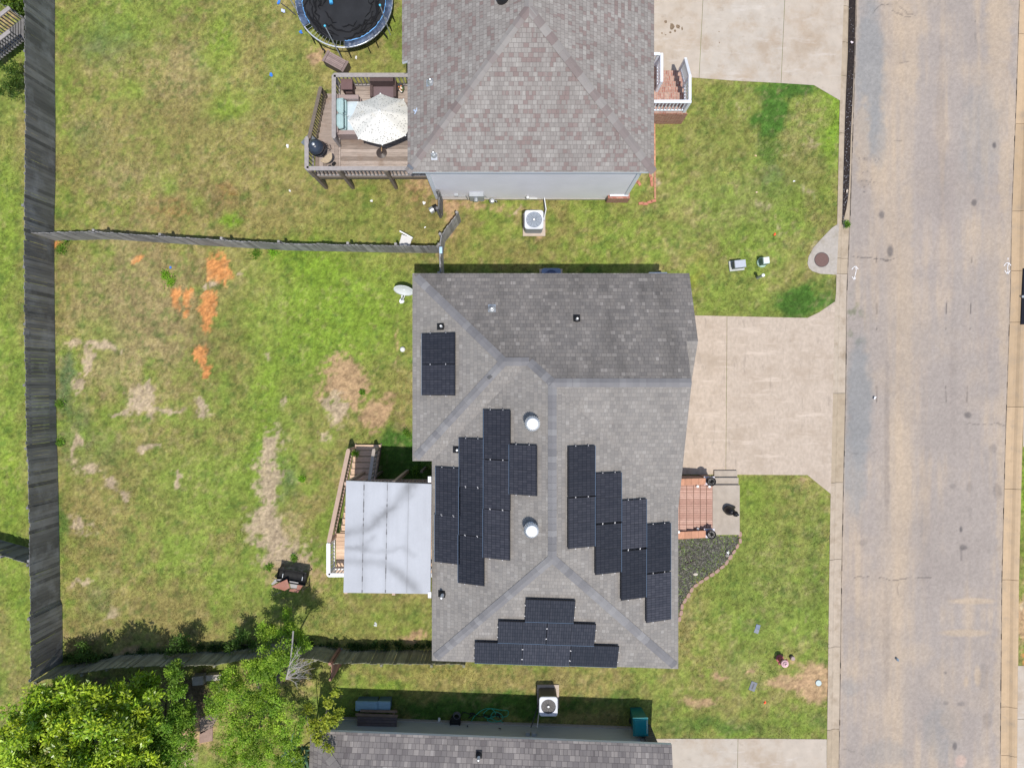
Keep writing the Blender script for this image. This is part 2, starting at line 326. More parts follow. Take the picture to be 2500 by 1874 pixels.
bl(600,1820,180,80,'olive',.8); bl(480,1700,36,70,'darksoil',1.4,.5); bl(490,1790,50,44,'soil',.9,.6); bl(440,1850,40,60,'dead',.7); bl(730,1650,40,30,'soil',.7); bl(330,1690,180,50,'darksoil',.8); bl(700,1840,60,60,'olive',.5)
bl(2500,1230,12,140,'bright',.9); bl(2500,1520,20,100,'soil',1.4); bl(2495,1590,14,30,'clay',1.2); bl(2500,1475,14,20,'dead',.9)

def lawn(x, y):
    """albedo of lawn and soil at world x,y -> (n,3), and how bare it is"""
    px = 1250+62*x; py = 937-62*y
    n1 = fbm(x,y,3.2,0); n2 = fbm(x,y,.9,1); n3 = fbm(x,y,.28,2,3); n4 = fbm(x,y,1.7,3); n5 = vn(x,y,.11,4)
    mid = np.array(K['mid'])[None]; ol = np.array(K['olive'])[None]
    tt = sst(.36,.66,.52*n1+.20*n2+.28*n3)[:,None]; c = mid*(1-tt)+ol*tt; bare = np.zeros(len(x))
    wob = (n2-.5)*1.3+(n3-.5)*1.2+(n5-.5)*.7
    wpx = px+(fbm(x,y,1.1,5,3)-.5)*62+(fbm(x,y,.35,6,3)-.5)*26; wpy = py+(fbm(x,y,1.1,6,3)-.5)*62+(fbm(x,y,.35,7,3)-.5)*26
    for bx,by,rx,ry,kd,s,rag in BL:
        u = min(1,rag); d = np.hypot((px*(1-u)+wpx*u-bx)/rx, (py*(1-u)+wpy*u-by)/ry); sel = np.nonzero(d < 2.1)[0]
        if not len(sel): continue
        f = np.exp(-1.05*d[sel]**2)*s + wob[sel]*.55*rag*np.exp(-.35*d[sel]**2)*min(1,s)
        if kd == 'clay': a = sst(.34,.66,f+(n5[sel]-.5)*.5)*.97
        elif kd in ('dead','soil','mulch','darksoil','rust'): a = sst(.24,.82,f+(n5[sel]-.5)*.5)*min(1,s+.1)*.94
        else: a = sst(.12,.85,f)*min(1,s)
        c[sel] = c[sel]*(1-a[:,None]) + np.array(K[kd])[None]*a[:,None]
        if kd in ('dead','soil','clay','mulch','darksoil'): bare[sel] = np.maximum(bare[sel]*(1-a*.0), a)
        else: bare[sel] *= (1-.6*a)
    # scattered straw and clumps
    st = sst(.54,.74,.45*n3+.35*n5+.2*n4); c = c*(1-.40*st[:,None]) + np.array(K['dry'])[None]*.40*st[:,None]
    dk = sst(.60,.80,.5*vn(x,y,.2,5)+.3*vn(x,y,.09,6)+.2*n1); g = (1-bare)*dk*.36; c = c*(1-g[:,None]) + np.array(K['lush_and_shade'])[None]*g[:,None]
    sp = sst(.62,.80,vn(x,y,.13,7)*.6+vn(x,y,.32,0)*.4)*(1-bare)*.45; c = c*(1-sp[:,None]) + np.array([[.055,.115,.022]])*sp[:,None]
    c = c*(.52+.96*(.6*vn(x,y,.085,3)+.4*vn(x,y,.19,5))[:,None])
    return c*(.84+.32*n4[:,None]), bare
def axis(lo, hi, st, far):
    a = list(np.arange(lo, hi+1e-6, st)); d = st; l = lo; r = hi
    pre = []; post = []
    while r < far: d *= 1.6; r += d; l -= d; post.append(r); pre.append(l)
    return np.array(pre[::-1]+a+post)
gx = axis(-21.5,21.5,.085,600); gy = axis(-16.5,16.5,.085,600)
X, Y, F = grid(gx, gy)
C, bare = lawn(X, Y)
inst = (X > wx(WO,Y)+.07) & (X < wx(EO,Y)-.07)
far_ = (np.abs(X) > 21.55) | (np.abs(Y) > 16.55); C[far_] = np.array([[.155,.175,.045]])
Z = (fbm(X,Y,1.3,2)-.5)*.03
Z = np.where(inst, -.3, np.minimum(Z, .012)); C[inst] = (.2,.16,.12)
lawn_mat = vcol('lawn_soil', var=.3, scale=9, var2=.3, scale2=34, bump=.6)
struct(npmesh('ground', np.stack([X,Y,Z],1), F, lawn_mat, C))

# ------------------------------------------------------------------ road
base = np.array([.322,.279,.247]); tan = np.array([.425,.335,.245]); cool = np.array([.250,.246,.240]); wine = np.array([.305,.258,.232])
ry = np.concatenate([[-600,-300,-120,-60,-30], np.arange(-17,17,.048), [30,60,120,300,600]]); rt = np.linspace(0,1,150)
RY, RT = np.meshgrid(ry, rt, indexing='ij'); wl = wx(WR,RY)-.004; wr = wx(ER,RY)+.004
RX = (wl + (wr-wl)*RT).ravel(); RYf = RY.ravel(); rtf = RT.ravel(); rpx = 1250+62*RX; rpy = 937-62*RYf
rows, cols = RY.shape; i = np.arange(cols-1)[None,:]+np.arange(rows-1)[:,None]*cols
RF = np.stack([i,i+1,i+cols+1,i+cols],-1).reshape(-1,4)
rc = np.repeat(base[None], len(RX), 0)
def rmix(a, col):
    global rc
    a = np.clip(a,0,1)[:,None]; rc = rc*(1-a)+np.asarray(col)[None]*a
lat = fbm(RX,RYf*.07,.34,0); lat2 = fbm(RX,RYf*.045,.16,1); big = fbm(RX,RYf,1.9,3); fine = fbm(RX,RYf,.3,5)
rmix(sst(.44,.72,.6*lat+.4*big)*.7, tan); rmix(sst(.55,.8,fbm(RX,RYf,2.4,6))*.3, tan); rmix(sst(.5,.75,.6*lat2+.4*fbm(RX,RYf,2.6,4))*.4, wine)
def sblob(px,py,rx,ry_,col,s=1,rag=.6,hard=(.3,.75)):
    d = np.hypot((rpx-px)/rx,(rpy-py)/ry_); rmix(sst(*hard, np.exp(-d*d)*1.0+(fine-.5)*rag*np.exp(-.4*d*d))*s, col)
tanline = np.interp(rpy,[-300,0,300,500,700,975,1400,1874],[2195,2190,2178,2170,2205,2205,2190,2180])
rmix(np.exp(-((rpx-tanline)/36)**2)*(.55+.7*(lat2-.5)+.5*(big-.5)), tan)
sblob(2125,180,44,240,cool,.9,.4); sblob(2145,330,30,90,cool,.6); sblob(2100,980,38,190,cool,.95,.4); sblob(2090,1130,36,160,cool,.7,.4); sblob(2460,30,60,60,tan,.3)
sblob(2440,180,36,240,tan,.45,.5); sblob(2440,640,40,220,tan,.25); sblob(2400,330,60,160,cool,.35); sblob(2220,250,22,330,tan,.25); sblob(2290,500,60,300,wine,.25)
sblob(2120,420,30,40,tan,.4); sblob(2380,1468,70,9,tan,.8,.4); sblob(2360,1546,76,11,tan,.75,.4); sblob(2390,1650,11,32,tan,.8); sblob(2362,1665,8,16,tan,.7); sblob(2240,1600,50,34,tan,.3); sblob(2350,1860,16,20,(.5,.36,.29),.7)
sblob(2300,1790,50,90,cool,.45); sblob(2080,1680,30,26,cool,.4); sblob(2170,1840,60,40,cool,.35)
drk = (.12,.108,.105)
for a_ in ((2168,1080,9,240,.4),(2166,1560,10,160,.3),(2300,300,14,260,.22),(2260,1200,16,300,.16),(2330,900,12,260,.16)): sblob(a_[0],a_[1],a_[2],a_[3],(.20,.172,.155),a_[4],.9)
for a_ in ((2440,60,40,150,.5),(2455,420,18,120,.55),(2452,760,16,160,.4),(2448,1250,14,200,.5),(2440,1700,16,200,.45),(2108,330,22,120,.5),(2225,120,26,160,.5),(2215,700,22,300,.35),(2330,1760,34,60,.3),(2140,1500,60,80,.22)): sblob(a_[0],a_[1],a_[2],a_[3],tan,a_[4],1.0)
for p in [(2431,353,6,9,.9),(2381,493,8,10,.75),(2155,524,9,12,.7),(2176,613,10,17,.75),(2366,1013,11,9,.7),(2355,1337,12,8,.65),(2349,1293,5,9,.9),(2350,1356,4,20,.4),(2440,1200,14,24,.35),(2428,1095,12,14,.3),(2330,1187,10,8,.3),(2370,1190,10,16,.3),(2371,1250,6,16,.25),(2110,1325,12,10,.3),(2334,1823,7,12,.8),(2312,1718,9,6,.35),(2348,1720,13,7,.4),(2404,1650,14,50,.2),(2412,1760,14,30,.3),(2311,1643,5,4,.6),(2115,387,10,5,.35),(2112,445,16,12,.18)]: sblob(p[0],p[1],p[2],p[3],drk,p[4],.5)
for (a,b) in [(2100,385),(2113,386),(2140,389),(2148,386),(2120,417),(2110,420),(2118,440),(2106,441),(2127,444),(2122,450),(2112,455),(2130,437),(2136,443),(2112,467)]: sblob(a,b,2.6,2.6,drk,.6,.2)
def crack(pts, s=.8, wd=.018, col=(.09,.08,.075), broken=.35):
    q = px2(pts); jx = RX+(fbm(RX,RYf,.22,6)-.5)*.16; jy = RYf+(fbm(RX,RYf,.22,7)-.5)*.16
    d = segdist(jx,jy,q); rmix(sst(wd*1.6,wd*.5,d)*s*np.where(vn(RX,RYf,.25,3) > broken,1,.25), col)
crack([(2075,627),(2110,627),(2140,631),(2176,634),(2200,622)],.7); crack([(2135,30),(2155,8),(2190,6),(2198,0)],.6); crack([(2190,0),(2204,16),(2215,30),(2240,38)],.5); crack([(2180,24),(2200,32),(2225,40)],.5); crack([(2187,154),(2220,148)],.4); crack([(2168,343),(2206,341)],.4)
crack([(2086,1413),(2128,1405)],.6); crack([(2147,1412),(2193,1419),(2225,1409),(2275,1411)],.6); crack([(2193,1419),(2194,1455)],.35); crack([(2365,1036),(2430,1033),(2460,1039)],.5); crack([(2060,1830),(2120,1845)],.35); crack([(2080,1108),(2140,1106)],.3)
for xs in ([(2150,300),(2143,560),(2142,1000),(2142,1200)],[(2385,30),(2382,340),(2375,620),(2372,760),(2364,1000),(2356,1250),(2355,1400)],[(2314,700),(2312,1000)]):
    q = px2(xs); d = segdist(RX,RYf,q); dots = vn(RX*0+1,RYf,.16,2)*vn(RX*0,RYf,1.1,5)
    rmix(sst(.03,.008,d)*sst(.40,.5,dots)*.75, (.07,.06,.055))
rmix(sst(.1,.0,wx(ER,RYf)-RX-.0)*.5, tan); rmix(sst(.09,0,RX-wx(WR,RYf))*.35, tan)
gm = np.exp(-((rpx-2085)/26)**2-((rpy-780)/60)**2)*sst(.55,.75,fine)*.55; rmix(gm,(.10,.13,.05))
rc *= (.9+.2*big[:,None])*(.9+.2*vn(RX,RYf,.07,1)[:,None])
road_mat = vcol('old_asphalt', var=.07, scale=16, var2=.18, scale2=60, bump=.25)
struct(npmesh('road', np.stack([RX,RYf,np.full_like(RX,-.078)+.05*np.sin(np.pi*rtf)*0],1), RF, road_mat, rc))

# ------------------------------------------------------------------ kerbs (rolled kerb and gutter, in cast lengths)
conc = M('kerb_concrete',(.43,.345,.245),.85,.10,5,island=.10,bump=.25,bscale=70,col2=(.40,.335,.265),dirt=(.27,.205,.14),dscale=2.2)
conc_e = M('kerb_concrete_sandy',(.46,.335,.21),.85,.10,5,island=.08,bump=.25,bscale=70,dirt=(.30,.235,.17),dscale=2.5)
def kerb(name, OUT, INN, mat, cuts):
    mb = MB(); prof = [(0,-.35),(0,.016),(.16,.018),(.32,-.012),(.47,-.075),(.62,-.094),(.985,-.080),(.985,-.35)]
    cuts = [-9000]+cuts+[9000]
    for a, b in zip(cuts[:-1], cuts[1:]):
        ys = sorted({a+.5, b-.5, *[v for v,_ in OUT if a < v < b], *[v for v,_ in INN if a < v < b]})
        rows = []
        for py in ys:
            xo = (interp_px(OUT,py)-1250)/62; xi = (interp_px(INN,py)-1250)/62; y = (937-py)/62
            rows.append([(xo+(xi-xo)*u, y, z) for u, z in prof])
        n = len(prof); o = mb.add([p for r in rows for p in r], [])
        for r in range(len(rows)-1):
            for k in range(n-1):
                mb.f.append([o+r*n+k,o+r*n+k+1,o+(r+1)*n+k+1,o+(r+1)*n+k]); mb.m.append(0)
        for r in (0,len(rows)-1): mb.f.append([o+r*n+k for k in range(n)]); mb.m.append(0)
    return struct(mb.build(name, mat))
kerb('kerb', WO, WR, conc, [-260,-60,15,103,185,325,630,668,960,1178,1366,1580,1781])
kerb('kerb', EO, ER, conc_e, [-220,80,300,514,660,786,993,1194,1416,1727,1846])
slot = M('kerb_joint_dirt',(.05,.042,.035),.95,.2,20)
mb = MB()
for T, off in ((WR,1.0),(ER,-1.0)):
    ys = list(np.arange(-300,2300,14))
    for a, b in zip(ys[:-1], ys[1:]):
        wdt = random.choice([.006,.012,.02,.03,.014])*random.uniform(.6,1.2)
        p = P(interp_px(T,a)+off,a); q = P(interp_px(T,b)+off,b); mb.face([(p.x-wdt/2,p.y,-.073),(q.x-wdt/2,q.y,-.073),(q.x+wdt/2,q.y,-.073),(p.x+wdt/2,p.y,-.073)])
struct(mb.build('road_edge', slot))
# muddy water lying in the gutter
mb = MB(); ws = [(-400,2084,2104),(0,2074,2091),(130,2072,2088),(250,2066,2083),(330,2063,2079),(400,2061,2077),(450,2059,2075),(475,2056,2073),(510,2052,2068),(540,2051,2060),(560,2050,2054)]
pts = [(P(a,y),P(b,y)) for y,a,b in ws]
for (a,b),(c,d) in zip(pts[:-1],pts[1:]): mb.face([(a.x,a.y,-.052),(c.x,c.y,-.052),(d.x,d.y,-.052),(b.x,b.y,-.052)])
water = M('gutter_water',(.030,.021,.014),.12,.5,14,bump=.25,bscale=22,spec=.5)
struct(mb.build('gutter_water', water))
mb = MB()
for k in range(260):
    y = random.triangular(-40,556,500); l = np.interp(y,[v[0] for v in ws],[v[1] for v in ws]); r = np.interp(y,[v[0] for v in ws],[v[2] for v in ws])
    p = P(random.uniform(l+1,r-1), y); s_ = random.uniform(.008,.022); mb.obox((p.x,p.y,-.054),s_,s_*1.3,.012,random.uniform(0,3))
o = mb.build('gutter_gravel', M('gutter_gravel',(.20,.19,.20),.8,.2,30,island=.8)); o['kind'] = 'stuff'

# ------------------------------------------------------------------ driveways (cast slabs with open joints)
def clip(poly, a, b):
    """part of poly left of the line a->b"""
    out = []; s = lambda p: (b[0]-a[0])*(p[1]-a[1])-(b[1]-a[1])*(p[0]-a[0])
    for i in range(len(poly)):
        p, q = poly[i], poly[(i+1)%len(poly)]; sp, sq = s(p), s(q)
        if sp >= 0: out.append(p)
        if sp*sq < 0: u = sp/(sp-sq); out.append((p[0]+(q[0]-p[0])*u, p[1]+(q[1]-p[1])*u))
    return out
def driveway(poly, joints, mat, z=.017):
    polys = [px2(poly)]
    for (a, b) in joints:
        a, b = px2([a,b]); d = Vector((b[0]-a[0], b[1]-a[1])).normalized(); n = Vector((-d.y,d.x))*.008; nxt = []
        for p in polys:
            for q in (clip(p,(a[0]+n.x,a[1]+n.y),(b[0]+n.x,b[1]+n.y)), clip(p,(b[0]-n.x,b[1]-n.y),(a[0]-n.x,a[1]-n.y))):
                if len(q) > 2: nxt.append(q)
        polys = nxt
    mb = MB()
    for p in polys: mb.prism(p, -.12, z)
    return struct(mb.build('driveway', mat))
cm1 = M('driveway_concrete',(.48,.395,.31),.85,.08,2.6,island=.05,bump=.3,bscale=80,col2=(.435,.39,.335),dirt=(.39,.295,.205),dscale=.8,blotch=(((.34,.255,.175),.55,(1,1,1),.50,.66,.6),((.60,.56,.52),1.1,(.5,2.2,1),.56,.70,.5),((.30,.245,.19),2.6,(1,1,1),.58,.70,.5),((.16,.125,.10),5,(1,1,1),.70,.76,.5)))
cm2 = M('worn_driveway_concrete',(.53,.425,.33),.85,.12,9,island=.03,bump=.4,bscale=45,col2=(.44,.365,.295),dirt=(.38,.305,.235),dscale=1.6,stretch=(1,.7,1),blotch=(((.36,.285,.215),.5,(1,1.4,1),.50,.64,.6),((.62,.52,.43),1.4,(.4,2.6,1),.55,.68,.6),((.29,.24,.195),2.2,(2.2,.6,1),.56,.68,.55),((.15,.13,.105),6,(1,1,1),.70,.76,.6)))
driveway(DRIVE1,[((1906.6,199),(1915.6,0)),((1706.6,190),(1716,0))],cm1)
driveway(DRIVE2,[((1772,1122),(1774.6,770))],cm2)
driveway(DRIVE3,[((1801.5,1802),(1800,1874))],cm1)
driveway(DRIVE4,[((2497,993),(2700,993))],cm1,.02); driveway(DRIVE5,[((2480,1754),(2700,1752))],cm1,.02)
stain = M('oil_stain',(.20,.145,.095),.8,.3,20)
def splat(cx,cy,rx,ry_,z,n=18,seed=0):
    r = random.Random(seed); return [(P(cx,cy).x+math.cos(2*math.pi*k/n)*rx*r.uniform(.6,1.1)/62, P(cx,cy).y+math.sin(2*math.pi*k/n)*ry_*r.uniform(.6,1.1)/62, z) for k in range(n)]
mb = MB()
for q in [(1640,66,7,8),(1655,66,6,7),(1625,54,4,5),(1636,80,3,3),(1648,76,3,4),(1616,82,2.5,2.5),(1665,71,2.5,5),(1755,78,1.6,1.6),(1756,105,1.6,2),(1625,86,2,2)]: mb.face(splat(*q,.0205,seed=int(q[0])))
struct(mb.build('driveway_stain', stain))
apr = MB(); apr.prism(px2(APRON), -.1, .018); struct(apr.build('drain_apron', M('apron_concrete',(.40,.36,.315),.85,.12,9,bump=.4,bscale=60,dirt=(.30,.26,.2),dscale=3)))

# ------------------------------------------------------------------ grass blades, coloured like the lawn under them
def in_any(px, py, polys):
    r = np.zeros(px.shape, bool)
    for p in polys: r |= inpoly(px, py, p)
    return r
HOUSES = [[(1070,-400),(1600,-400),(1535,487),(1066,487)],[(1060,715),(1590,715),(1590,1520),(1090,1520),(1090,1090),(1060,1090)],[(825,1752),(1590,1776),(1590,2300),(820,2300)]]
n = 560000
bx = RNG.uniform(-21.2,20.6,n); by = RNG.uniform(-16,16,n); qx = 1250+62*bx; qy = 937-62*by
ok = ~in_any(qx,qy,[DRIVE1,DRIVE2,DRIVE3,DRIVE4,DRIVE5,APRON,PADF]+HOUSES)
ok &= ~((bx > wx(WO,by)+.01) & (bx < wx(EO,by)-.01))
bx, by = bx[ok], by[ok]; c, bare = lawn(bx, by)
keep = RNG.random(len(bx)) > np.clip(bare*1.15,0,.93)
bx, by, c = bx[keep], by[keep], c[keep]; n = len(bx)
th = RNG.uniform(0,2*np.pi,n); ln = RNG.uniform(.02,.055,n); hh = RNG.uniform(.015,.05,n)*np.where(vn(bx,by,.7,2) > .6,1.25,.85); wd = RNG.uniform(.006,.013,n)
co_ = np.empty((n,3,3)); ca, sa = np.cos(th), np.sin(th)
co_[:,0] = np.stack([bx-sa*wd, by+ca*wd, np.zeros(n)-.004],1); co_[:,1] = np.stack([bx+sa*wd, by-ca*wd, np.zeros(n)-.004],1); co_[:,2] = np.stack([bx+ca*ln, by+sa*ln, hh],1)
br = RNG.uniform(.5,1.75,n)[:,None]; hue = RNG.uniform(-.12,.16,n)[:,None]
bc = np.clip(c*br*np.concatenate([1+hue,1+hue*.3,1-hue],1),0,.8)
m_, t_, b_ = nt('grass_blade'); a_ = N(t_,'ShaderNodeAttribute'); a_.attribute_name = 'albedo'; t_.links.new(a_.outputs['Color'], b_.inputs['Base Color']); b_.inputs['Roughness'].default_value = .7; b_.inputs['Specular IOR Level'].default_value = .15
o = npmesh('grass', co_.reshape(-1,3), np.arange(n*3).reshape(-1,3), m_, np.repeat(bc,3,0)); o['kind'] = 'stuff'; o['label'] = 'short patchy lawn grass over the yards'
# ------------------------------------------------------------------ shared materials
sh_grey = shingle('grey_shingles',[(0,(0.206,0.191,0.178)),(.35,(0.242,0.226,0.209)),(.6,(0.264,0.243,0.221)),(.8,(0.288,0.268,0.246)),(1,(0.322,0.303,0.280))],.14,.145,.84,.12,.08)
sh_dark = shingle('weathered_shaded_shingles',[(0,(0.152,0.140,0.132)),(.4,(0.191,0.176,0.164)),(.7,(0.218,0.198,0.180)),(.85,(0.265,0.243,0.223)),(1,(0.319,0.294,0.271))],.14,.17,.68,.15,.26)  # streaked north slope; base tones darkened because it faces away from the sun
sh_red = shingle('mixed_red_grey_shingles',[(0,(0.218,0.167,0.154)),(.27,(0.242,0.188,0.173)),(.33,(0.247,0.224,0.206)),(.55,(0.276,0.250,0.230)),(.78,(0.315,0.291,0.268)),(1,(0.349,0.327,0.299))],.135,.15,.74,.12,.10)
sh_brown = shingle('brown_grey_shingles',[(0,(0.138,0.121,0.119)),(.35,(0.182,0.165,0.160)),(.6,(0.226,0.204,0.193)),(.8,(0.275,0.248,0.231)),(1,(0.319,0.292,0.275))],.19,.2,.48,.14,.15)
cap_grey = shingle('ridge_cap_grey',[(0,(0.147,0.144,0.149)),(.5,(0.195,0.189,0.192)),(1,(0.254,0.248,0.246))],9,9,1,.05)
cap_red = shingle('ridge_cap_mixed',[(0,(0.180,0.135,0.127)),(.3,(0.220,0.183,0.172)),(.55,(0.246,0.224,0.211)),(1,(0.317,0.296,0.275))],9,9,1,.05)
def lap(name, col):
    m, t, b = nt(name); tc = N(t,'ShaderNodeTexCoord'); sp = N(t,'ShaderNodeSeparateXYZ'); t.links.new(tc.outputs['Object'], sp.inputs[0])
    mm = N(t,'ShaderNodeMath',operation='MULTIPLY'); mm.inputs[1].default_value = 1/.115; t.links.new(sp.outputs['Z'], mm.inputs[0])
    fr = N(t,'ShaderNodeMath',operation='FRACT'); t.links.new(mm.outputs[0], fr.inputs[0])
    rp = N(t,'ShaderNodeMapRange'); rp.inputs['From Min'].default_value = 0; rp.inputs['From Max'].default_value = .14; t.links.new(fr.outputs[0], rp.inputs['Value'])
    rgb = N(t,'ShaderNodeRGB'); rgb.outputs[0].default_value = (*col,1); c = mulcol(t, rgb.outputs[0], rp.outputs[0], .72, 1.0)
    nz = N(t,'ShaderNodeTexNoise'); nz.inputs['Scale'].default_value = 1.3; nz.inputs['Detail'].default_value = 6; t.links.new(tc.outputs['Object'], nz.inputs[0]); c = mulcol(t, c, nz.outputs[0], .9, 1.08)
    t.links.new(c, b.inputs['Base Color']); b.inputs['Roughness'].default_value = .6
    bp = N(t,'ShaderNodeBump'); bp.inputs['Strength'].default_value = .6; bp.inputs['Distance'].default_value = .015; t.links.new(fr.outputs[0], bp.inputs['Height']); bp.invert = True; t.links.new(bp.outputs[0], b.inputs['Normal'])
    return m
def brickmat(name, c1, c2, mort, bw=.2, rh=.075, axis='wall', warp=.0):
    m, t, b = nt(name); tc = N(t,'ShaderNodeTexCoord'); sp = N(t,'ShaderNodeSeparateXYZ'); t.links.new(tc.outputs['Object'], sp.inputs[0])
    cb = N(t,'ShaderNodeCombineXYZ')
    if axis == 'wall':
        ad = N(t,'ShaderNodeMath',operation='ADD'); t.links.new(sp.outputs[0], ad.inputs[0]); t.links.new(sp.outputs[1], ad.inputs[1]); t.links.new(ad.outputs[0], cb.inputs[0]); t.links.new(sp.outputs[2], cb.inputs[1])
    else: t.links.new(sp.outputs[1], cb.inputs[0]); t.links.new(sp.outputs[0], cb.inputs[1])
    k = N(t,'ShaderNodeTexBrick'); k.inputs['Color1'].default_value = (*c1,1); k.inputs['Color2'].default_value = (*c2,1); k.inputs['Mortar'].default_value = (*mort,1)
    k.inputs['Scale'].default_value = 1; k.inputs['Mortar Size'].default_value = .008; k.inputs['Brick Width'].default_value = bw; k.inputs['Row Height'].default_value = rh
    t.links.new(cb.outputs[0], k.inputs[0]); nz = N(t,'ShaderNodeTexNoise'); nz.inputs['Scale'].default_value = 9; nz.inputs['Detail'].default_value = 6; t.links.new(tc.outputs['Object'], nz.inputs[0])
    c = mulcol(t, k.outputs[0], nz.outputs[0], .55, 1.45); t.links.new(c, b.inputs['Base Color']); b.inputs['Roughness'].default_value = .85
    bp = N(t,'ShaderNodeBump'); bp.inputs['Strength'].default_value = .5; bp.inputs['Distance'].default_value = .01; bp.invert = True; t.links.new(k.outputs['Fac'], bp.inputs['Height']); t.links.new(bp.outputs[0], b.inputs['Normal'])
    return m
siding_lilac = lap('pale_grey_siding',(.76,.75,.79)); siding_sage = lap('grey_green_siding',(.42,.44,.42)); siding_tan = lap('beige_siding',(.45,.41,.35))
red_brick = brickmat('red_brick',(.30,.10,.065),(.40,.19,.13),(.42,.36,.30)); dark_stone = brickmat('dark_stone_veneer',(.05,.045,.042),(.17,.15,.135),(.10,.09,.08),.16,.055)
old_brick = brickmat('whitewashed_old_brick',(.33,.13,.095),(.47,.30,.23),(.40,.33,.28),.21,.07,'floor')
white = M('white_paint',(.80,.80,.81),.45,.03,4,dirt=(.62,.62,.62),dscale=4); trim_blue = M('white_vinyl_trim',(.74,.77,.82),.4,.03,4)
black_m = M('black_plastic',(.018,.018,.02),.45,.2,8); dark_metal = M('dark_metal',(.06,.06,.065),.45,.2,12); galv = M('galvanised_steel',(.50,.52,.54),.35,.10,8,metal=.6)
grey_pl = M('grey_plastic',(.36,.38,.40),.5,.08,6); bone = M('white_plastic',(.82,.83,.82),.4,.04,5); glass_d = M('window_glass',(.03,.04,.05),.08,.1,2,spec=.6)
wall_conc = M('foundation_concrete',(.40,.37,.33),.85,.12,6,bump=.3)

def ridge_caps(mb, p, q, n1, n2, wdt=.15, step=.21, m=0):
    p, q = Vector(p), Vector(q); d = (q-p); L = d.length; d.normalize()
    s1 = n1.cross(d); s1 = s1 if s1.z < 0 else -s1; s2 = n2.cross(d); s2 = s2 if s2.z < 0 else -s2
    if s1.dot(s2) > .9: s2 = -s1
    nn = (n1+n2).normalized(); k = max(1,int(L/step))
    for i in range(k):
        a = p+d*(L*i/k); b = p+d*(L*(i+1)/k+(.03 if i < k-1 else 0)); u = (random.random()*60, random.random()*60)
        for sd, n in ((s1,n1),(s2,n2)):
            vs = [a+nn*.024, b+nn*.034, b+sd*wdt+n*.026, a+sd*wdt+n*.014]
            f = (vs[1]-vs[0]).cross(vs[2]-vs[0])
            if f.dot(n) < 0: vs = vs[::-1]
            mb.face(vs, m, [(u[0]+40+x*.01, u[1]+40+y*.01) for x, y in ((0,0),(1,0),(1,1),(0,1))])
def eaves(mb, loop, zb, m_f=0):
    """fascia down from the roof edge and a flat soffit under it"""
    n = len(loop)
    for i in range(n):
        a, b = Vector(loop[i]), Vector(loop[(i+1)%n]); mb.face([a, b, Vector((b.x,b.y,b.z-zb)), Vector((a.x,a.y,a.z-zb))], m_f)
def wallring(mb, poly, z0, z1, m=0):
    n = len(poly)
    for i in range(n):
        a, b = poly[i], poly[(i+1)%n]; za = z1(a) if callable(z1) else z1; zb = z1(b) if callable(z1) else z1
        mb.face([(a[0],a[1],z0),(b[0],b[1],z0),(b[0],b[1],zb),(a[0],a[1],za)], m)
def ray(px, py, pt, n, off=0.0):
    """where the sight line through photo pixel px,py meets the plane"""
    o = Vector((0,0,H)); d = P(px,py,0)-o; pt = Vector(pt)+n*off
    return o + d*((pt-o).dot(n)/d.dot(n))
def window(house, x, y, z, wd, ht, face, fm=trim_blue):
    f = MB(); g = MB(); t_ = .05
    if face in 'EW':
        s = 1 if face == 'E' else -1
        f.box(min(x,x+s*.06),max(x,x+s*.06),y-wd/2-.08,y+wd/2+.08,z-.08,z+ht+.08); g.box(min(x,x+s*.075),max(x,x+s*.075),y-wd/2,y+wd/2,z,z+ht)
    else:
        s = 1 if face == 'N' else -1
        f.box(x-wd/2-.08,x+wd/2+.08,min(y,y+s*.06),max(y,y+s*.06),z-.08,z+ht+.08); g.box(x-wd/2,x+wd/2,min(y,y+s*.075),max(y,y+s*.075),z,z+ht)
    w_ = f.build('window', fm, house); g.build('pane', glass_d, w_)
def pipe_boot(roof, px, py, pt, n, flange, pipe, r=.05, up=.28, sq=.115):
    p = ray(px,py,pt,n,.0); u = Vector((0,0,1)).cross(n).normalized(); v = n.cross(u)
    mb = MB(); a = p+n*.03-v*.05
    mb.add([a-u*sq-v*sq, a+u*sq-v*sq, a+u*sq+v*sq*1.25, a-u*sq+v*sq*1.25, a-u*sq-v*sq-n*.03, a+u*sq-v*sq-n*.03, a+u*sq+v*sq*1.25-n*.03, a-u*sq+v*sq*1.25-n*.03],[(0,1,2,3),(0,4,5,1),(1,5,6,2),(2,6,7,3),(3,7,4,0)])
    mb.lathe([(r*2.4,0),(r*1.9,.05),(r*1.25,.10)],p+Vector((0,0,.02)),14)
    f = mb.build('vent_flashing', flange, roof)
    q = MB(); q.tube([p-Vector((0,0,.05)), p+Vector((0,0,up))], r, 14, cap=False); q.lathe([(r,up),(r*.7,up),(r*.7,up-.12)],p,14); q.build('vent_pipe', pipe, f)

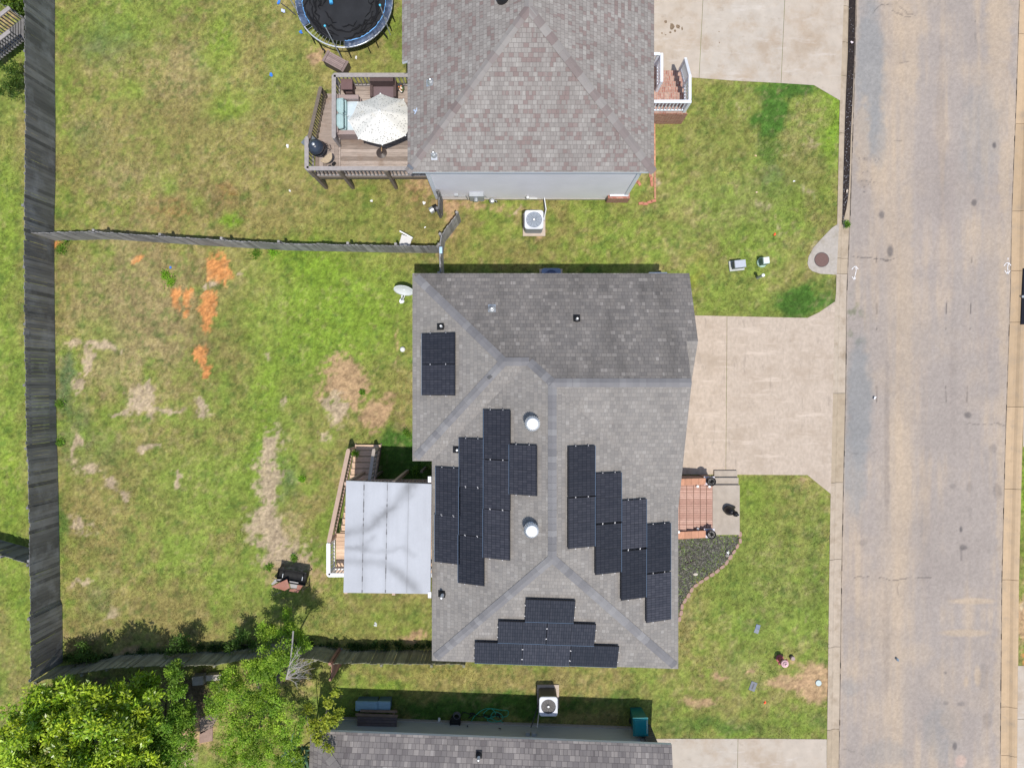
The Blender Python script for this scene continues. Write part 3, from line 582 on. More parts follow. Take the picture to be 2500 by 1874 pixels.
# ------------------------------------------------------------------ the middle house (grey roof with the solar panels)
ZE, ZR = 3.2, 5.0
xW1,xW2,xE,xNE,yN,yJ,yRg,xRg = -3.463,-2.786,5.786,6.17,3.848,-2.679,.04,1.30
NW=(xW1,yN,ZE); NEc=(xNE,yN,ZE); sN=(ZR-ZE)/(yN-yRg); P2=(xNE,1.42,ZE+(yN-1.42)*sN); P1=(xE,1.42,P2[2]); R=(xE,yRg,ZR); Cc=(xRg,yRg,ZR)
yA=.73; zA=ZE+(yN-yA)*sN; A=(-.268,yA,zA); B=(xW2+(zA-ZE)/((ZR-ZE)/(xRg-xW2)),yA,zA); D=(xW2,yJ,ZE); WJ=(xW1,yJ,ZE); V=(xE,-4.347,ZE)
SW=(xW2,-9.62,ZE); SE=(xE,-9.905,ZE); Q=(xRg,-5.62,ZR)
mh = thing('grey_roofed_house','grey shingled house in the middle, its roof carrying the black solar panels','house',(1.3,-3,0))
mb = MB()
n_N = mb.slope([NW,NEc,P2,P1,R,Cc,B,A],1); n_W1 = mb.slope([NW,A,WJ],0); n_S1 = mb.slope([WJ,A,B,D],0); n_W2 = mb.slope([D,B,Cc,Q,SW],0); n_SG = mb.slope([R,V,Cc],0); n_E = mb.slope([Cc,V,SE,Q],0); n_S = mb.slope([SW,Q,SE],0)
mb.slope([P1,P2,(6.07,.06,3.85)],0)
loop = [NW,NEc,P2,P1,R,V,SE,SW,D,WJ]
eaves(mb, loop, .14, 2)
mb.face([(p[0],p[1],p[2]-.14) for p in (NW,WJ,D,SW,SE,V,(xE,yN,ZE),NEc)], 2)
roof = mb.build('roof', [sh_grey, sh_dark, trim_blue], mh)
mb = MB()
for p,q,a,b in ((A,NW,n_N,n_W1),(A,WJ,n_W1,n_S1),(A,B,n_N,n_S1),(B,Cc,n_N,n_W2),(Cc,R,n_N,n_SG),(Q,Cc,n_W2,n_E),(Q,SW,n_W2,n_S),(Q,SE,n_E,n_S)): ridge_caps(mb,p,Vector(q)+((Vector(p)-Vector(q)).normalized()*.2 if q[2] < 4.5 and p[2] > q[2]+.5 else Vector((0,0,0))),a,b,.145)
mb.build('ridge_cap', cap_grey, roof)
fp = [(-3.05,3.45),(5.38,3.45),(5.38,-9.45),(-2.38,-9.25),(-2.38,-2.28),(-3.05,-2.28)]
mb = MB(); wallring(mb, fp, 0, ZE-.14); mb.face([(5.38,3.45,ZE-.14),(5.38,.04,4.8),(5.38,-4.2,ZE-.14)]); mb.build('wall', siding_tan, mh)
mb = MB(); fz = [(x+(.03 if x > 0 else -.03), y+(.03 if y > 0 else -.03)) for x,y in fp]; wallring(mb, fz, -.3, .35); mb.build('foundation', red_brick, mh)
mb = MB(); mb.box(5.38,5.44,-3.3,1.7,.02,2.3); gd = mb.build('garage_door', white, mh)
mb = MB(); [mb.box(5.44,5.455,-3.25+k*.83,-3.25+k*.83+.7,.15+j*.55,.55+j*.55) for k in range(6) for j in range(4)]; mb.build('door_panel', trim_blue, gd)
mb = MB(); mb.box(5.38,5.43,-5.2,-4.25,1.05,3.0); fd = mb.build('front_door', M('dark_red_door',(.16,.04,.03),.4), mh)
mb = MB(); mb.lathe([(.02,0),(.035,.03),(.03,.06)],(5.46,-5.1,2.0),10); mb.build('handle', galv, fd)
window(mh,5.38,-7.6,1.4,1.5,1.3,'E'); window(mh,-2.38,-8.4,1.4,1.2,1.2,'W'); window(mh,-3.05,1.2,1.4,1.2,1.2,'W'); window(mh,1.5,-9.36,1.4,1.1,1.2,'S')
pipe_boot(roof,1201,755,A,n_N,galv,bone,.06,.22,.13); pipe_boot(roof,1408,779,A,n_N,black_m,bone); pipe_boot(roof,1078,797,A,n_W1,black_m,bone); pipe_boot(roof,1117,1097,B,n_W2,black_m,bone); pipe_boot(roof,1081,1449,B,n_W2,black_m,bone,.05,.5)
def turbine(roof, px, py):
    p = ray(px,py,B,n_W2); mb = MB(); mb.lathe([(.22,-.02),(.21,.02),(.17,.05),(.16,.22)],p,20); f = mb.build('vent_base', galv, roof)
    mb = MB(); nb = 22; c = p+Vector((0,0,.22))
    for k in range(nb):
        a0 = 2*math.pi*k/nb; vs = []
        for i in range(6):
            tt = i/5; r = .17+.09*math.sin(math.pi*(.12+.80*tt)); a = a0+tt*.35
            vs += [c+Vector((r*math.cos(a),r*math.sin(a),.30*tt)), c+Vector(((r-.045)*math.cos(a+.30),(r-.045)*math.sin(a+.30),.30*tt))]
        mb.add(vs,[(2*i,2*i+1,2*i+3,2*i+2) for i in range(5)])
    mb.lathe([(.185,.29),(.17,.315),(.11,.335),(.03,.345)],c,24); mb.build('turbine', M('white_turbine_metal',(.86,.87,.88),.35,.03,6), f, False)
turbine(roof,1299,1032); turbine(roof,1297,1288)
mb = MB(); pl = ray(1196,920,A,n_S1,.02)
mb.obox(pl,.16,.09,.03,math.radians(40)); mb.build('loose_shingle', M('dark_shingle',(.09,.09,.09),.9), roof)

# ------------------------------------------------------------------ north neighbour (red and grey roof)
nh = thing('red_shingled_house','house with the mixed red and grey shingle roof at the top, pale siding below','house',(.5,14,0))
e4 = 4.5; k4 = (H-e4)/H/S; nS=517*k4; nWx=-255*k4; nEx=347*k4; zr=6.8; ap=(.50,11.15,zr); far=22.0; yj=789*k4; jz=e4-.2*.6
nSW=(nWx,nS,e4); nSE=(nEx,nS,e4); apN=(.50,19.5,zr)
mb = MB(); m_S = mb.slope([nSW,nSE,ap],0); m_E = mb.slope([nSE,(nEx,far,e4),apN,ap],0)
m_W = mb.slope([nSW,ap,apN,(nWx-.2,far,jz),(nWx-.2,yj,jz),(nWx,yj,e4)],0); mb.slope([apN,(nEx,far,e4),(nWx-.2,far,jz)],0)
lp = [nSW,nSE,(nEx,far,e4),(nWx-.2,far,jz),(nWx-.2,yj,jz),(nWx,yj,e4)]; eaves(mb, lp, .15, 1); mb.face([(p[0],p[1],e4-.15) for p in lp][::-1],1)
nroof = mb.build('roof',[sh_red,trim_blue],nh)
mb = MB()
for p,q,a,b in ((ap,nSW,m_S,m_W),(ap,nSE,m_S,m_E),(ap,apN,m_W,m_E)): ridge_caps(mb,p,Vector(q)+((Vector(p)-Vector(q)).normalized()*.2 if q[2] < 4.5 else Vector((0,0,0))),a,b,.14,.30)
mb.build('ridge_cap', cap_red, nroof)
wl_, wr_, ws_ = -2.95, 4.42, 7.258
mb = MB(); wallring(mb,[(wl_,ws_),(wr_,ws_),(wr_,21.5),(wl_,21.5)],0,e4-.15); mb.build('wall', siding_lilac, nh)
mb = MB(); mb.box(wl_-.03,wr_-.72,ws_-.02,ws_+.3,-.3,.14); mb.build('foundation', wall_conc, nh)
mb = MB(); mb.box(wr_-.72,wr_+.12,ws_-.13,ws_+.4,-.3,.62); mb.build('brick_base', red_brick, nh)
mb = MB(); mb.box(wr_-.66,wr_+.05,ws_-.05,ws_+.4,.62,.70); mb.build('ledge_trim', trim_blue, nh)
for q in ((wl_-.03,wl_+.12,ws_-.03,ws_+.02,.14,e4-.15),(wr_-.10,wr_+.03,ws_-.03,ws_+.02,.70,e4-.15)): mb = MB(); mb.box(*q); mb.build('corner_trim', trim_blue, nh)
# things fixed to the south wall: meter, pipes, outlets
mt = MB(); mt.box(-1.62,-1.08,ws_-.16,ws_,.35,1.05); em = mt.build('electric_meter', grey_pl, nh)
mt = MB(); mt.tube([(-1.38,ws_-.16,.75),(-1.38,ws_-.29,.75)],.085,16); mt.build('meter_dial', galv, em)
mt = MB(); mt.box(-2.2,-2.06,ws_-.09,ws_,.72,.86); mt.tube([(-2.9,ws_-.05,.80),(-2.2,ws_-.05,.80)],.018); mt.build('conduit', grey_pl, nh); mt = MB(); mt.tube([(-2.06,ws_-.05,.8),(-1.78,ws_-.05,.78),(-1.74,ws_-.05,.5),(-1.72,ws_-.05,.12)],.018); mt.build('conduit', grey_pl, nh); mt = MB(); mt.tube([(-1.2,ws_-.06,.35),(-1.2,ws_-.06,-.1)],.025); mt.build('conduit', grey_pl, nh); mt = MB(); mt.tube([(-1.08,ws_-.06,.8),(-.98,ws_-.05,.5),(-.9,ws_-.05,.42)],.016); mt.build('conduit', grey_pl, nh)
mt = MB(); mt.lathe([(.02,0),(.10,.02),(.11,.10),(.07,.16),(.02,.17)],(-.77,ws_-.16,.32),14); mt.tube([(-.66,ws_-.14,.36),(-.60,ws_-.14,.3),(-.60,ws_-.14,-.05)],.02); mt.build('gas_meter', galv, nh)
mt = MB(); [mt.tube([(-.62+.05*math.cos(a),ws_-.12,.12+.09*math.sin(a)) for a in np.linspace(0,6.4,18)],.02,6) for _ in (0,)]; mt.build('hose_coil', black_m, nh)
mt = MB(); mt.lathe([(.055,0),(.05,.06),(.02,.09)],(.60,ws_-.09,.62),14); mt.tube([(.60,ws_-.05,.62),(.64,ws_-.05,.42),(.68,ws_-.05,.36),(.98,ws_-.05,.34)],.016); mt.build('outlet_box', bone, nh)
np_ = lambda a,b: (ray(a,b,nSW,m_W), m_W)
pipe_boot(nroof,1052,202,nSW,m_W,galv,bone,.05,.25,.11); pipe_boot(nroof,1060,379,nSW,m_S,galv,bone,.045,.3,.10)
mb = MB(); p = ray(1014,272,nSW,m_W,.02)
for k in range(5): mb.obox(p+Vector((random.uniform(-.06,.06),random.uniform(-.06,.06),0)),.11,.028,.02,random.uniform(0,3),tilt=.2)
mb.build('flashing_scrap', M('pale_blue_scrap',(.38,.46,.58),.6), nroof)
mb = MB(); p = ray(1228,-4,nSW,m_W); mb.lathe([(.2,-.1),(.2,.16),(.16,.24),(.05,.27)],p,18); mb.build('roof_vent', black_m, nroof)
mb = MB(); p = ray(1002,408,nSW,m_S,.02); mb.obox(p,.22,.10,.02,-.7); mb.build('slipped_shingle', M('slate_shingle',(.13,.14,.16),.9), nroof)
window(nh,4.42,8.6,1.8,1.4,1.4,'E'); window(nh,4.42,16,1.8,1.6,1.4,'E'); window(nh,-2.95,15.5,2,1.4,1.4,'W')
mb = MB(); mb.box(4.42,4.47,11.2,12.1,1.1,3.1); fd = mb.build('front_door', white, nh); mb = MB(); mb.lathe([(.02,0),(.035,.03),(.03,.06)],(4.50,11.3,2.0),10); mb.build('handle', galv, fd)
mb = MB(); mb.box(-2.99,-2.95,8.7,10.5,1.45,3.5); bd = mb.build('patio_door', glass_d, nh); mb = MB(); mb.box(-3.02,-2.99,9.57,9.63,1.45,3.5); mb.build('handle', white, bd)
# front porch of that house
po = thing('brick_porch','red brick porch and steps with white railings, beside the red shingled house','porch',(5.5,11,0))
mb = MB(); mb.box(4.43,6.60,10.24,11.02,-.1,1.08); mb.box(4.43,5.52,11.02,12.1,-.1,1.08)
for k in range(4): mb.box(5.52,6.60,11.02+k*.30,11.32+k*.30,-.1,.88-.21*k)
mb.build('brick_steps', old_brick, po)
mb = MB(); mb.box(4.43,6.66,10.225,10.25,-.1,1.02); mb.build('brick_wall', red_brick, po)
def railing(par, pts, zt, zb, mat, w_=.09, bal=.115, posts=True, bw=.035, hand=.05, post=.1, zpost=None):
    """a run of railing: pts carry x,y and the floor height under them"""
    for a,b in zip(pts[:-1],pts[1:]):
        a_, b_ = Vector(a), Vector(b); L = (b_-a_).length
        r = MB(); r.beam(a_+Vector((0,0,zt)), b_+Vector((0,0,zt)), w_, hand); r.build('handrail', mat, par)
        r = MB(); r.beam(a_+Vector((0,0,zb)), b_+Vector((0,0,zb)), .045, .08); r.build('bottom_rail', mat, par)
        k = max(2,int(L/bal)); bl_ = MB()
        for i in range(1,k):
            p = a_.lerp(b_, i/k); bl_.box(p.x-bw/2,p.x+bw/2,p.y-bw/2,p.y+bw/2,p.z+zb,p.z+zt-.02)
        bl_.build('balustrade_slats', mat, par)
    for p in ([Vector(p) for p in pts] if posts else []):
        pp = MB(); pp.box(p.x-post/2,p.x+post/2,p.y-post/2,p.y+post/2,p.z-.02 if zpost is None else zpost,p.z+zt+.015); pp.build('post', mat, par)
railing(po,[(4.5,10.30,1.08),(6.50,10.30,1.08)],.92,.12,trim_blue,.11,.13); railing(po,[(6.50,10.42,1.08),(6.50,11.25,1.08),(6.50,12.15,.45)],.90,.12,trim_blue,.10,.11); railing(po,[(5.47,11.08,1.08),(5.47,12.03,1.08)],.90,.12,trim_blue,.10,.11); railing(po,[(5.36,12.05,1.08),(4.5,12.05,1.08)],.90,.12,trim_blue,.10,.11)

# ------------------------------------------------------------------ south neighbour (brown grey roof at the bottom edge)
sh_h = thing('brown_shingled_house','house at the bottom edge with a brown grey roof and a shaded grey north wall','house',(-1,-17,0))
es = 2.25; ks = (H-es)/H/S; s0=Vector((-492*ks,-846*ks,es)); s1=Vector((390*ks,-880*ks,es)); dv=(s1-s0).normalized(); nv=Vector((dv.y,-dv.x,0)); rise=.42; run=5.2
r0 = s0+dv*run+nv*run+Vector((0,0,rise*run)); r1 = s1+nv*run+Vector((0,0,rise*run)); s3=s1+nv*run*2; s2=s0+nv*run*2; f_=Vector((dv.x,dv.y,0))
mb = MB(); q_N = mb.slope([s0,s1,r1,r0],0,(.3,.06)); q_W = mb.slope([s0,r0,s2],0); mb.slope([s2,r0,r1,s3],0)
eaves(mb,[s0,s1,r1,s3,s2],.14,1); mb.face([Vector((p.x,p.y,es-.14)) for p in (s0,s1,s3,s2)],1)
sroof = mb.build('roof',[sh_brown,trim_blue],sh_h)
mb = MB(); ridge_caps(mb,r0,s0+(r0-s0).normalized()*.2,q_N,q_W,.17,.24); ridge_caps(mb,r0,r1,q_N,-q_N+Vector((0,0,2*q_N.z)),.17,.24); mb.build('ridge_cap', shingle('ridge_cap_brown',[(0,(.15,.135,.13)),(.5,(.19,.175,.165)),(1,(.24,.22,.205))],9,9,1,.05), sroof)
a = P(826,1750,0); b = P(1563,1774.5,0); a.z=b.z=0; dw=(b-a).normalized(); nw=Vector((dw.y,-dw.x,0)); c_=b+dw*.42
mb = MB(); wallring(mb,[(a.x,a.y),(b.x,b.y),(b.x+nw.x*9.6,b.y+nw.y*9.6),(a.x+nw.x*9.6,a.y+nw.y*9.6)],0,es-.14); mb.build('wall', siding_sage, sh_h)
mb = MB(); a2=a-nw*.03; b2=b-nw*.03; mb.prism([(a2.x,a2.y),(b2.x,b2.y),(b2.x+nw.x*.2,b2.y+nw.y*.2),(a2.x+nw.x*.2,a2.y+nw.y*.2)],-.2,.16); mb.build('foundation', wall_conc, sh_h)
mb = MB(); a2=b-dw*.02+nw*-.12; b2=b+dw*.40-nw*.12; mb.prism([(a2.x,a2.y),(b2.x,b2.y),(b2.x+nw.x*8,b2.y+nw.y*8),(a2.x+nw.x*8,a2.y+nw.y*8)],-.2,es-.15); mb.build('stone_veneer', dark_stone, sh_h)
mb = MB(); a2=b-dw*.16-nw*.05; mb.prism([(a2.x,a2.y),(a2.x+dw.x*.14,a2.y+dw.y*.14),(a2.x+dw.x*.14+nw.x*.06,a2.y+dw.y*.14+nw.y*.06),(a2.x+nw.x*.06,a2.y+nw.y*.06)],.16,es-.14); mb.build('corner_trim', M('grey_brown_trim',(.26,.24,.21),.6), sh_h)
def onwall(px, z, out=.0):
    x = (px-1250)*(H-z)/H/S; tt = (x-a.x)/dw.x; p = a+dw*tt-nw*out; return Vector((p.x,p.y,z))
mb = MB(); p = onwall(1288,.75,.06); mb.obox(p,.16,.10,.22,math.atan2(dw.y,dw.x)); mb.build('disconnect_box', grey_pl, sh_h)
mb = MB(); p = onwall(1303,.75,.06); mb.obox(p,.18,.12,.24,math.atan2(dw.y,dw.x)); mb.build('disconnect_box', grey_pl, sh_h)
mb = MB(); p = onwall(1217,.55,.05); mb.tube([p-Vector((0,0,.0)),p+Vector((.05,0,.0)),p+Vector((.09,.02,.08))],.02); mb.build('tap', dark_metal, sh_h); mb = MB(); p = onwall(1141,.5,.04); mb.tube([p,p+Vector((0,.06,.0))],.022); mb.build('tap', dark_metal, sh_h)
pipe_boot(sroof,1169,1843,s0,q_N,black_m,bone,.05,.35,.115)
mb = MB(); mb.tube([onwall(1072,.12,.04),onwall(1072,.12,.16)],.05,12); mb.build('drain_pipe', bone, sh_h)
# ------------------------------------------------------------------ wood materials
old_deck = M('weathered_deck_wood',(.25,.195,.16),.85,.22,3,island=.22,col2=(.34,.28,.24),bump=.3,bscale=30,stretch=(1,6,1),dirt=(.20,.12,.075),dscale=1.1)
old_rail = M('grey_weathered_rail',(.32,.29,.275),.85,.15,9,island=.1,bump=.3)
brown_rail = M('brown_rail_wood',(.20,.16,.125),.85,.15,9,island=.15,bump=.3)
new_wood = M('pale_new_timber',(.58,.40,.28),.75,.12,6,island=.13,col2=(.66,.48,.345),bump=.15,stretch=(1,4,1))
new_rail = M('pinkish_new_rail',(.50,.36,.28),.75,.10,8,island=.08,bump=.15)
fence_grey = M('black_weathered_fence',(.168,.162,.158),.9,.22,5,island=.45,bump=.3,stretch=(1,1,.25),dirt=(.33,.33,.345),dscale=1.2)
fence_mid = M('grey_weathered_fence',(.30,.288,.28),.9,.22,6,island=.30,bump=.3,stretch=(1,1,.25),dirt=(.13,.125,.125),dscale=2.0)
fence_moss = M('mossy_brown_fence',(.22,.215,.155),.9,.25,6,island=.30,bump=.3,stretch=(1,1,.25),dirt=(.13,.13,.085),dscale=2.2)
fence_red = M('red_brown_gate_wood',(.33,.17,.13),.85,.2,8,island=.25,bump=.2)

# ------------------------------------------------------------------ deck behind the north house
zd = 1.40; kz = lambda z: (H-z)/H/S
dk = thing('wooden_deck','old weathered wooden deck behind the red shingled house, seen with posts down to the grass','deck',(-5,9.4,0))
Dx0,Dx1,Dy0,Dy1 = -7.40,-2.97,7.76,11.12; Ux = -6.42; Cy = 8.86
mb = MB()
y = Dy0
while y < Cy: mb.box(Ux+.02,Dx1,y,min(y+.138,Dy1),zd-.035,zd); y += .145
while y < Dy1-.02: mb.box(Ux+.02,Dx1,y,min(y+.138,Dy1),zd-.035,zd); y += .145
x = Dx0+.05
while x < Ux-.02: mb.box(x,min(x+.138,Ux+.01),Dy0,Cy+.06,zd-.035,zd); x += .145
mb.build('deck_planks', old_deck, dk)
for k in range(9):
    mb = MB(); yy = Cy+.06+k*.27; mb.box(-7.28+.045*k*0,Ux-.02,yy,yy+.262,zd-.09-.145*k,zd-.05-.145*k); mb.build('stair_tread', old_deck, dk)
mb = MB(); mb.box(Ux-.05,Ux-.0,Cy+.05,Dy1+.1,zd-.25,zd-.04); mb.box(Dx0,Dx1,Dy0-.02,Dy0+.02,zd-.28,zd-.04); mb.build('rim_joist', brown_rail, dk)
railing(dk,[(Dx1,Dy1,zd),(Ux,Dy1,zd),(Ux,Cy+.02,zd)],.93,.10,old_rail,.15,.14,True,.035,.04,.09)
railing(dk,[(Dx1,Dy0,zd),(Dx0,Dy0,zd),(Dx0,Cy,zd)],.93,.10,old_rail,.15,.14,True,.035,.04,.09)
railing(dk,[(Dx0+.06,Cy+.05,zd-.1),(-7.25,Cy+2.35,zd-1.28)],.93,.18,brown_rail,.13,.14,True,.035,.045,.09)
for x,y in ((-7.30,7.72),(-6.25,7.72),(-4.55,7.72),(-6.38,11.0),(-4.5,11.05)):
    mb = MB(); mb.box(x-.06,x+.06,y-.06,y+.06,-.2,zd-.02 if y > 9 else zd+.9); mb.build('support_post', brown_rail, dk)

wicker = M('dark_brown_wicker',(.10,.065,.06),.7,.2,40,bump=.6,bscale=90); wicker_l = M('taupe_wicker',(.33,.255,.235),.7,.12,50,bump=.5,bscale=90)
cush = M('pale_blue_cushion',(.52,.60,.64),.9,.06,8,bump=.1); cush2 = M('aqua_cushion',(.36,.50,.50),.9,.08,6,bump=.1)
def pillow(c, sx, sy, sz, rot=0, tilt=(0,0), n=8):
    """a soft rectangular pad"""
    mb = MB(); vs = []; fs = []
    for top in (1,-1):
        for i in range(n+1):
            for j in range(n+1):
                u, v = i/n*2-1, j/n*2-1; e = (1-abs(u)**6)*(1-abs(v)**6); r = 1-.06*(abs(u*v)**3)
                vs.append((u*sx/2*r, v*sy/2*r, top*sz/2*(.35+.65*e**.45)))
    o = (n+1)**2
    for i in range(n):
        for j in range(n):
            a = i*(n+1)+j; fs.append((a,a+n+1,a+n+2,a+1)); fs.append((o+a,o+a+1,o+a+n+2,o+a+n+1))
    ring = [i*(n+1) for i in range(n+1)]+[n*(n+1)+j for j in range(1,n+1)]+[i*(n+1)+n for i in range(n-1,-1,-1)]+[j for j in range(n-1,0,-1)]
    for a,b in zip(ring, ring[1:]+ring[:1]): fs.append((a,o+a,o+b,b)[::-1])
    from mathutils import Euler
    R_ = Euler((tilt[0],tilt[1],rot)).to_matrix(); mb.add([R_@Vector(v)+Vector(c) for v in vs], fs); return mb
so = thing('sofa','taupe wicker sofa with pale blue cushions on the weathered deck','sofa',P(858,283,zd))
c = P(862,285,zd+.35); x0 = P(826,0,zd+.4).x; x1 = P(880,0,zd+.4).x; ys, yn_ = P(0,333,zd+.4).y, P(0,237,zd+.4).y
mb = MB(); mb.box(x0,x1,ys,yn_,zd+.05,zd+.30); mb.build('seat_base', wicker_l, so)
for yy in (ys,yn_-.15): mb = MB(); mb.box(x0+.02,x1-.03,yy,yy+.15,zd+.30,zd+.60); mb.build('armrest', wicker_l, so)
mb = MB(); mb.box(x0-.06,x0+.06,ys+.03,yn_-.03,zd+.1,zd+.72); mb.build('backrest', wicker_l, so)
ym = (ys+yn_)/2; hl = (yn_-ys-.34)/2
for s_ in (-1,1):
    pillow((x0+.56,ym+s_*hl/2,zd+.38),.62,hl,.17).build('seat_cushion', cush, so, True); pillow((x0+.20,ym+s_*hl/2,zd+.62),.22,hl*1.02,.55,0,(0,-.32)).build('back_cushion', cush2, so, True)
ch = thing('armchair','dark brown wicker armchair by the north rail of the weathered deck','armchair',P(936,225,zd))
a0 = P(907,195,zd+.5); a1 = P(965,238,zd+.4); mb = MB(); mb.box(a0.x+.02,a1.x-.02,a1.y,a0.y,zd+.06,zd+.40); mb.build('seat', M('plum_brown_seat',(.165,.115,.12),.7,.1,60,bump=.4), ch)
mb = MB(); mb.beam((a0.x,a0.y-.10,zd+.60),(a1.x,a0.y-.10,zd+.60),.22,.55); mb.build('backrest', wicker, ch)
for x in (a0.x,a1.x): mb = MB(); mb.box(x-.05,x+.05,a1.y-.02,a0.y,zd+.05,zd+.52); mb.build('armrest', wicker, ch)
st_ = thing('side_table','small dark brown square table in the corner of the weathered deck','table',P(845,212,zd))
b0 = P(832,218,zd+.75); b1 = P(860,192,zd+.75); mb = MB(); mb.box(b0.x,b1.x,b0.y,b1.y,zd+.68,zd+.74); mb.build('tabletop', M('brown_resin',(.15,.09,.085),.55,.1,10), st_)
for x,y in ((b0.x+.05,b0.y+.05),(b1.x-.05,b0.y+.05),(b0.x+.05,b1.y-.05),(b1.x-.05,b1.y-.05)): mb = MB(); mb.box(x-.025,x+.025,y-.025,y+.025,zd,zd+.68); mb.build('leg', wicker, st_)
mb = MB(); mb.box(b0.x+.03,b1.x-.03,b0.y+.03,b1.y-.03,zd+.25,zd+.29); mb.build('shelf', wicker, st_)
pt = thing('flower_pot','round dark pot of orange and white flowers on the weathered deck','flower pot',P(980,219,zd))
mb = MB(); mb.lathe([(.10,0),(.14,.2),(.145,.24),(.12,.24),(.11,.2)],P(980,219,zd),18); mb.build('pot', dark_metal, pt)
for col,nm,q in (((.75,.24,.08),'orange_flowers',9),((.8,.76,.68),'white_flowers',9),((.06,.12,.03),'leaves',14)):
    mb = MB()
    for k in range(q):
        p = P(980,219,zd+.24)+Vector((random.gauss(0,.05),random.gauss(0,.05),random.uniform(0,.07))); mb.lathe([(.005,0),(.03,.012),(.022,.03),(.003,.035)],p,7)
    mb.build(nm, M(nm,col,.8), pt)
# tilted parasol
um = thing('parasol','large cream parasol with scattered specks, tilted over the weathered deck','parasol',P(932,375,zd))
foot = P(932,374,zd); topc = P(930,266,3.55); d = (topc-foot).normalized()
mb = MB(); mb.lathe([(.19,0),(.20,.03),(.05,.07),(.04,.14)],foot,24); mb.build('base', M('bronze_base',(.06,.045,.04),.4,.1), um)
mb = MB(); mb.tube([foot+Vector((0,0,.05)),foot+d*.5,topc-d*.05],.021,10); mb.build('pole', M('honey_pole',(.50,.33,.18),.5,.1), um)
ctr = P(931,290,3.25); nrm = Vector((.02,.40,1)).normalized(); ux = Vector((1,0,0)); ux = (ux-nrm*ux.dot(nrm)).normalized(); uy = nrm.cross(ux)
mb = MB(); NS = 8; RR = 1.13; seg = 6; rings = 7; vs = []
for i in range(rings+1):
    for k in range(NS*seg):
        a = 2*math.pi*(k/seg)/NS+.10; q = (k % seg)/seg; sc_ = 1-.30*math.sin(math.pi*q)*(i/rings)*.62 if True else 1
        r = RR*i/rings*(1-.085*math.sin(math.pi*q)*(i/rings)); hgt = .38*(1-(i/rings)**1.15)-.045*math.sin(math.pi*q)*(i/rings)
        vs.append(ctr+ux*r*math.cos(a)+uy*r*math.sin(a)+nrm*hgt)
n_ = NS*seg; fs = [(i*n_+k, i*n_+(k+1)%n_, (i+1)*n_+(k+1)%n_, (i+1)*n_+k) for i in range(rings) for k in range(n_)]; mb.add(vs, fs)
m_, t_, b_ = nt('cream_speckled_canvas'); tc = N(t_,'ShaderNodeTexCoord'); vo = N(t_,'ShaderNodeTexVoronoi'); vo.inputs['Scale'].default_value = 13; t_.links.new(tc.outputs['Object'],vo.inputs[0])
mr = N(t_,'ShaderNodeMapRange'); mr.inputs['From Min'].default_value = .10; mr.inputs['From Max'].default_value = .34; t_.links.new(vo.outputs['Distance'],mr.inputs[0])
mx = N(t_,'ShaderNodeMix',data_type='RGBA'); mx.inputs[6].default_value = (.20,.20,.18,1); mx.inputs[7].default_value = (.70,.68,.62,1); t_.links.new(mr.outputs[0],mx.inputs[0])
n3 = N(t_,'ShaderNodeTexNoise'); n3.inputs['Scale'].default_value = 2.2; n3.inputs['Detail'].default_value = 7; t_.links.new(tc.outputs['Object'],n3.inputs[0]); r3 = N(t_,'ShaderNodeMapRange'); r3.inputs['From Min'].default_value = .62; r3.inputs['From Max'].default_value = .78; r3.inputs['To Max'].default_value = .6; t_.links.new(n3.outputs[0],r3.inputs[0])
mx2 = N(t_,'ShaderNodeMix',data_type='RGBA'); t_.links.new(r3.outputs[0],mx2.inputs[0]); t_.links.new(mx.outputs[2],mx2.inputs[6]); mx2.inputs[7].default_value = (.55,.44,.25,1); t_.links.new(mx2.outputs[2],b_.inputs['Base Color']); b_.inputs['Roughness'].default_value = .9
cn = mb.build('canopy', m_, um, True)
for k in range(NS):
    a = 2*math.pi*k/NS+.10; e = ctr+ux*RR*math.cos(a)+uy*RR*math.sin(a); mb = MB(); mb.tube([ctr+nrm*.33, e-nrm*.012],.010,6); mb.lathe([(.012,-.02),(.03,0),(.012,.03)],e,8); mb.build('rib', bone, um)
mb = MB(); mb.lathe([(.05,0),(.035,.05),(.01,.09)],ctr+nrm*.37,12); mb.build('finial', bone, um)
# kamado grill
kg = thing('kamado_grill','dark blue egg shaped grill with a tan side shelf in the deck corner','grill',P(795,378,zd))
g = P(786,377,zd); g.z = zd
egg = M('dark_blue_ceramic',(.035,.045,.065),.28,.1,20,coat=.4)
mb = MB(); mb.lathe([(.12,.38),(.24,.46),(.29,.62),(.29,.74)],g,28); mb.build('lower_bowl', egg, kg, True); mb = MB(); mb.lathe([(.295,.76),(.285,.86),(.22,1.0),(.12,1.08),(.06,1.10)],g,28); lid = mb.build('lid', egg, kg, True)
mb = MB(); mb.lathe([(.055,1.09),(.065,1.12),(.05,1.16),(.01,1.17)],g,16); mb.build('chimney_cap', galv, lid)
mb = MB(); mb.lathe([(.298,.73),(.302,.745),(.298,.765)],g,28,cap=False); mb.build('band', black_m, kg)
for a in (.6,2.2,3.7,5.3): mb = MB(); mb.tube([g+Vector((.2*math.cos(a),.2*math.sin(a),.55)), g+Vector((.34*math.cos(a),.34*math.sin(a),.02))],.018,8); mb.build('leg', dark_metal, kg)
mb = MB(); sd = Vector((-.75,.66,0)).normalized(); q = g+sd*.42+Vector((0,0,.66)); mb.obox((q.x,q.y,q.z),.30,.46,.03,math.atan2(sd.y,sd.x)); mb.build('side_shelf', M('slate_shelf',(.15,.17,.19),.5), kg)
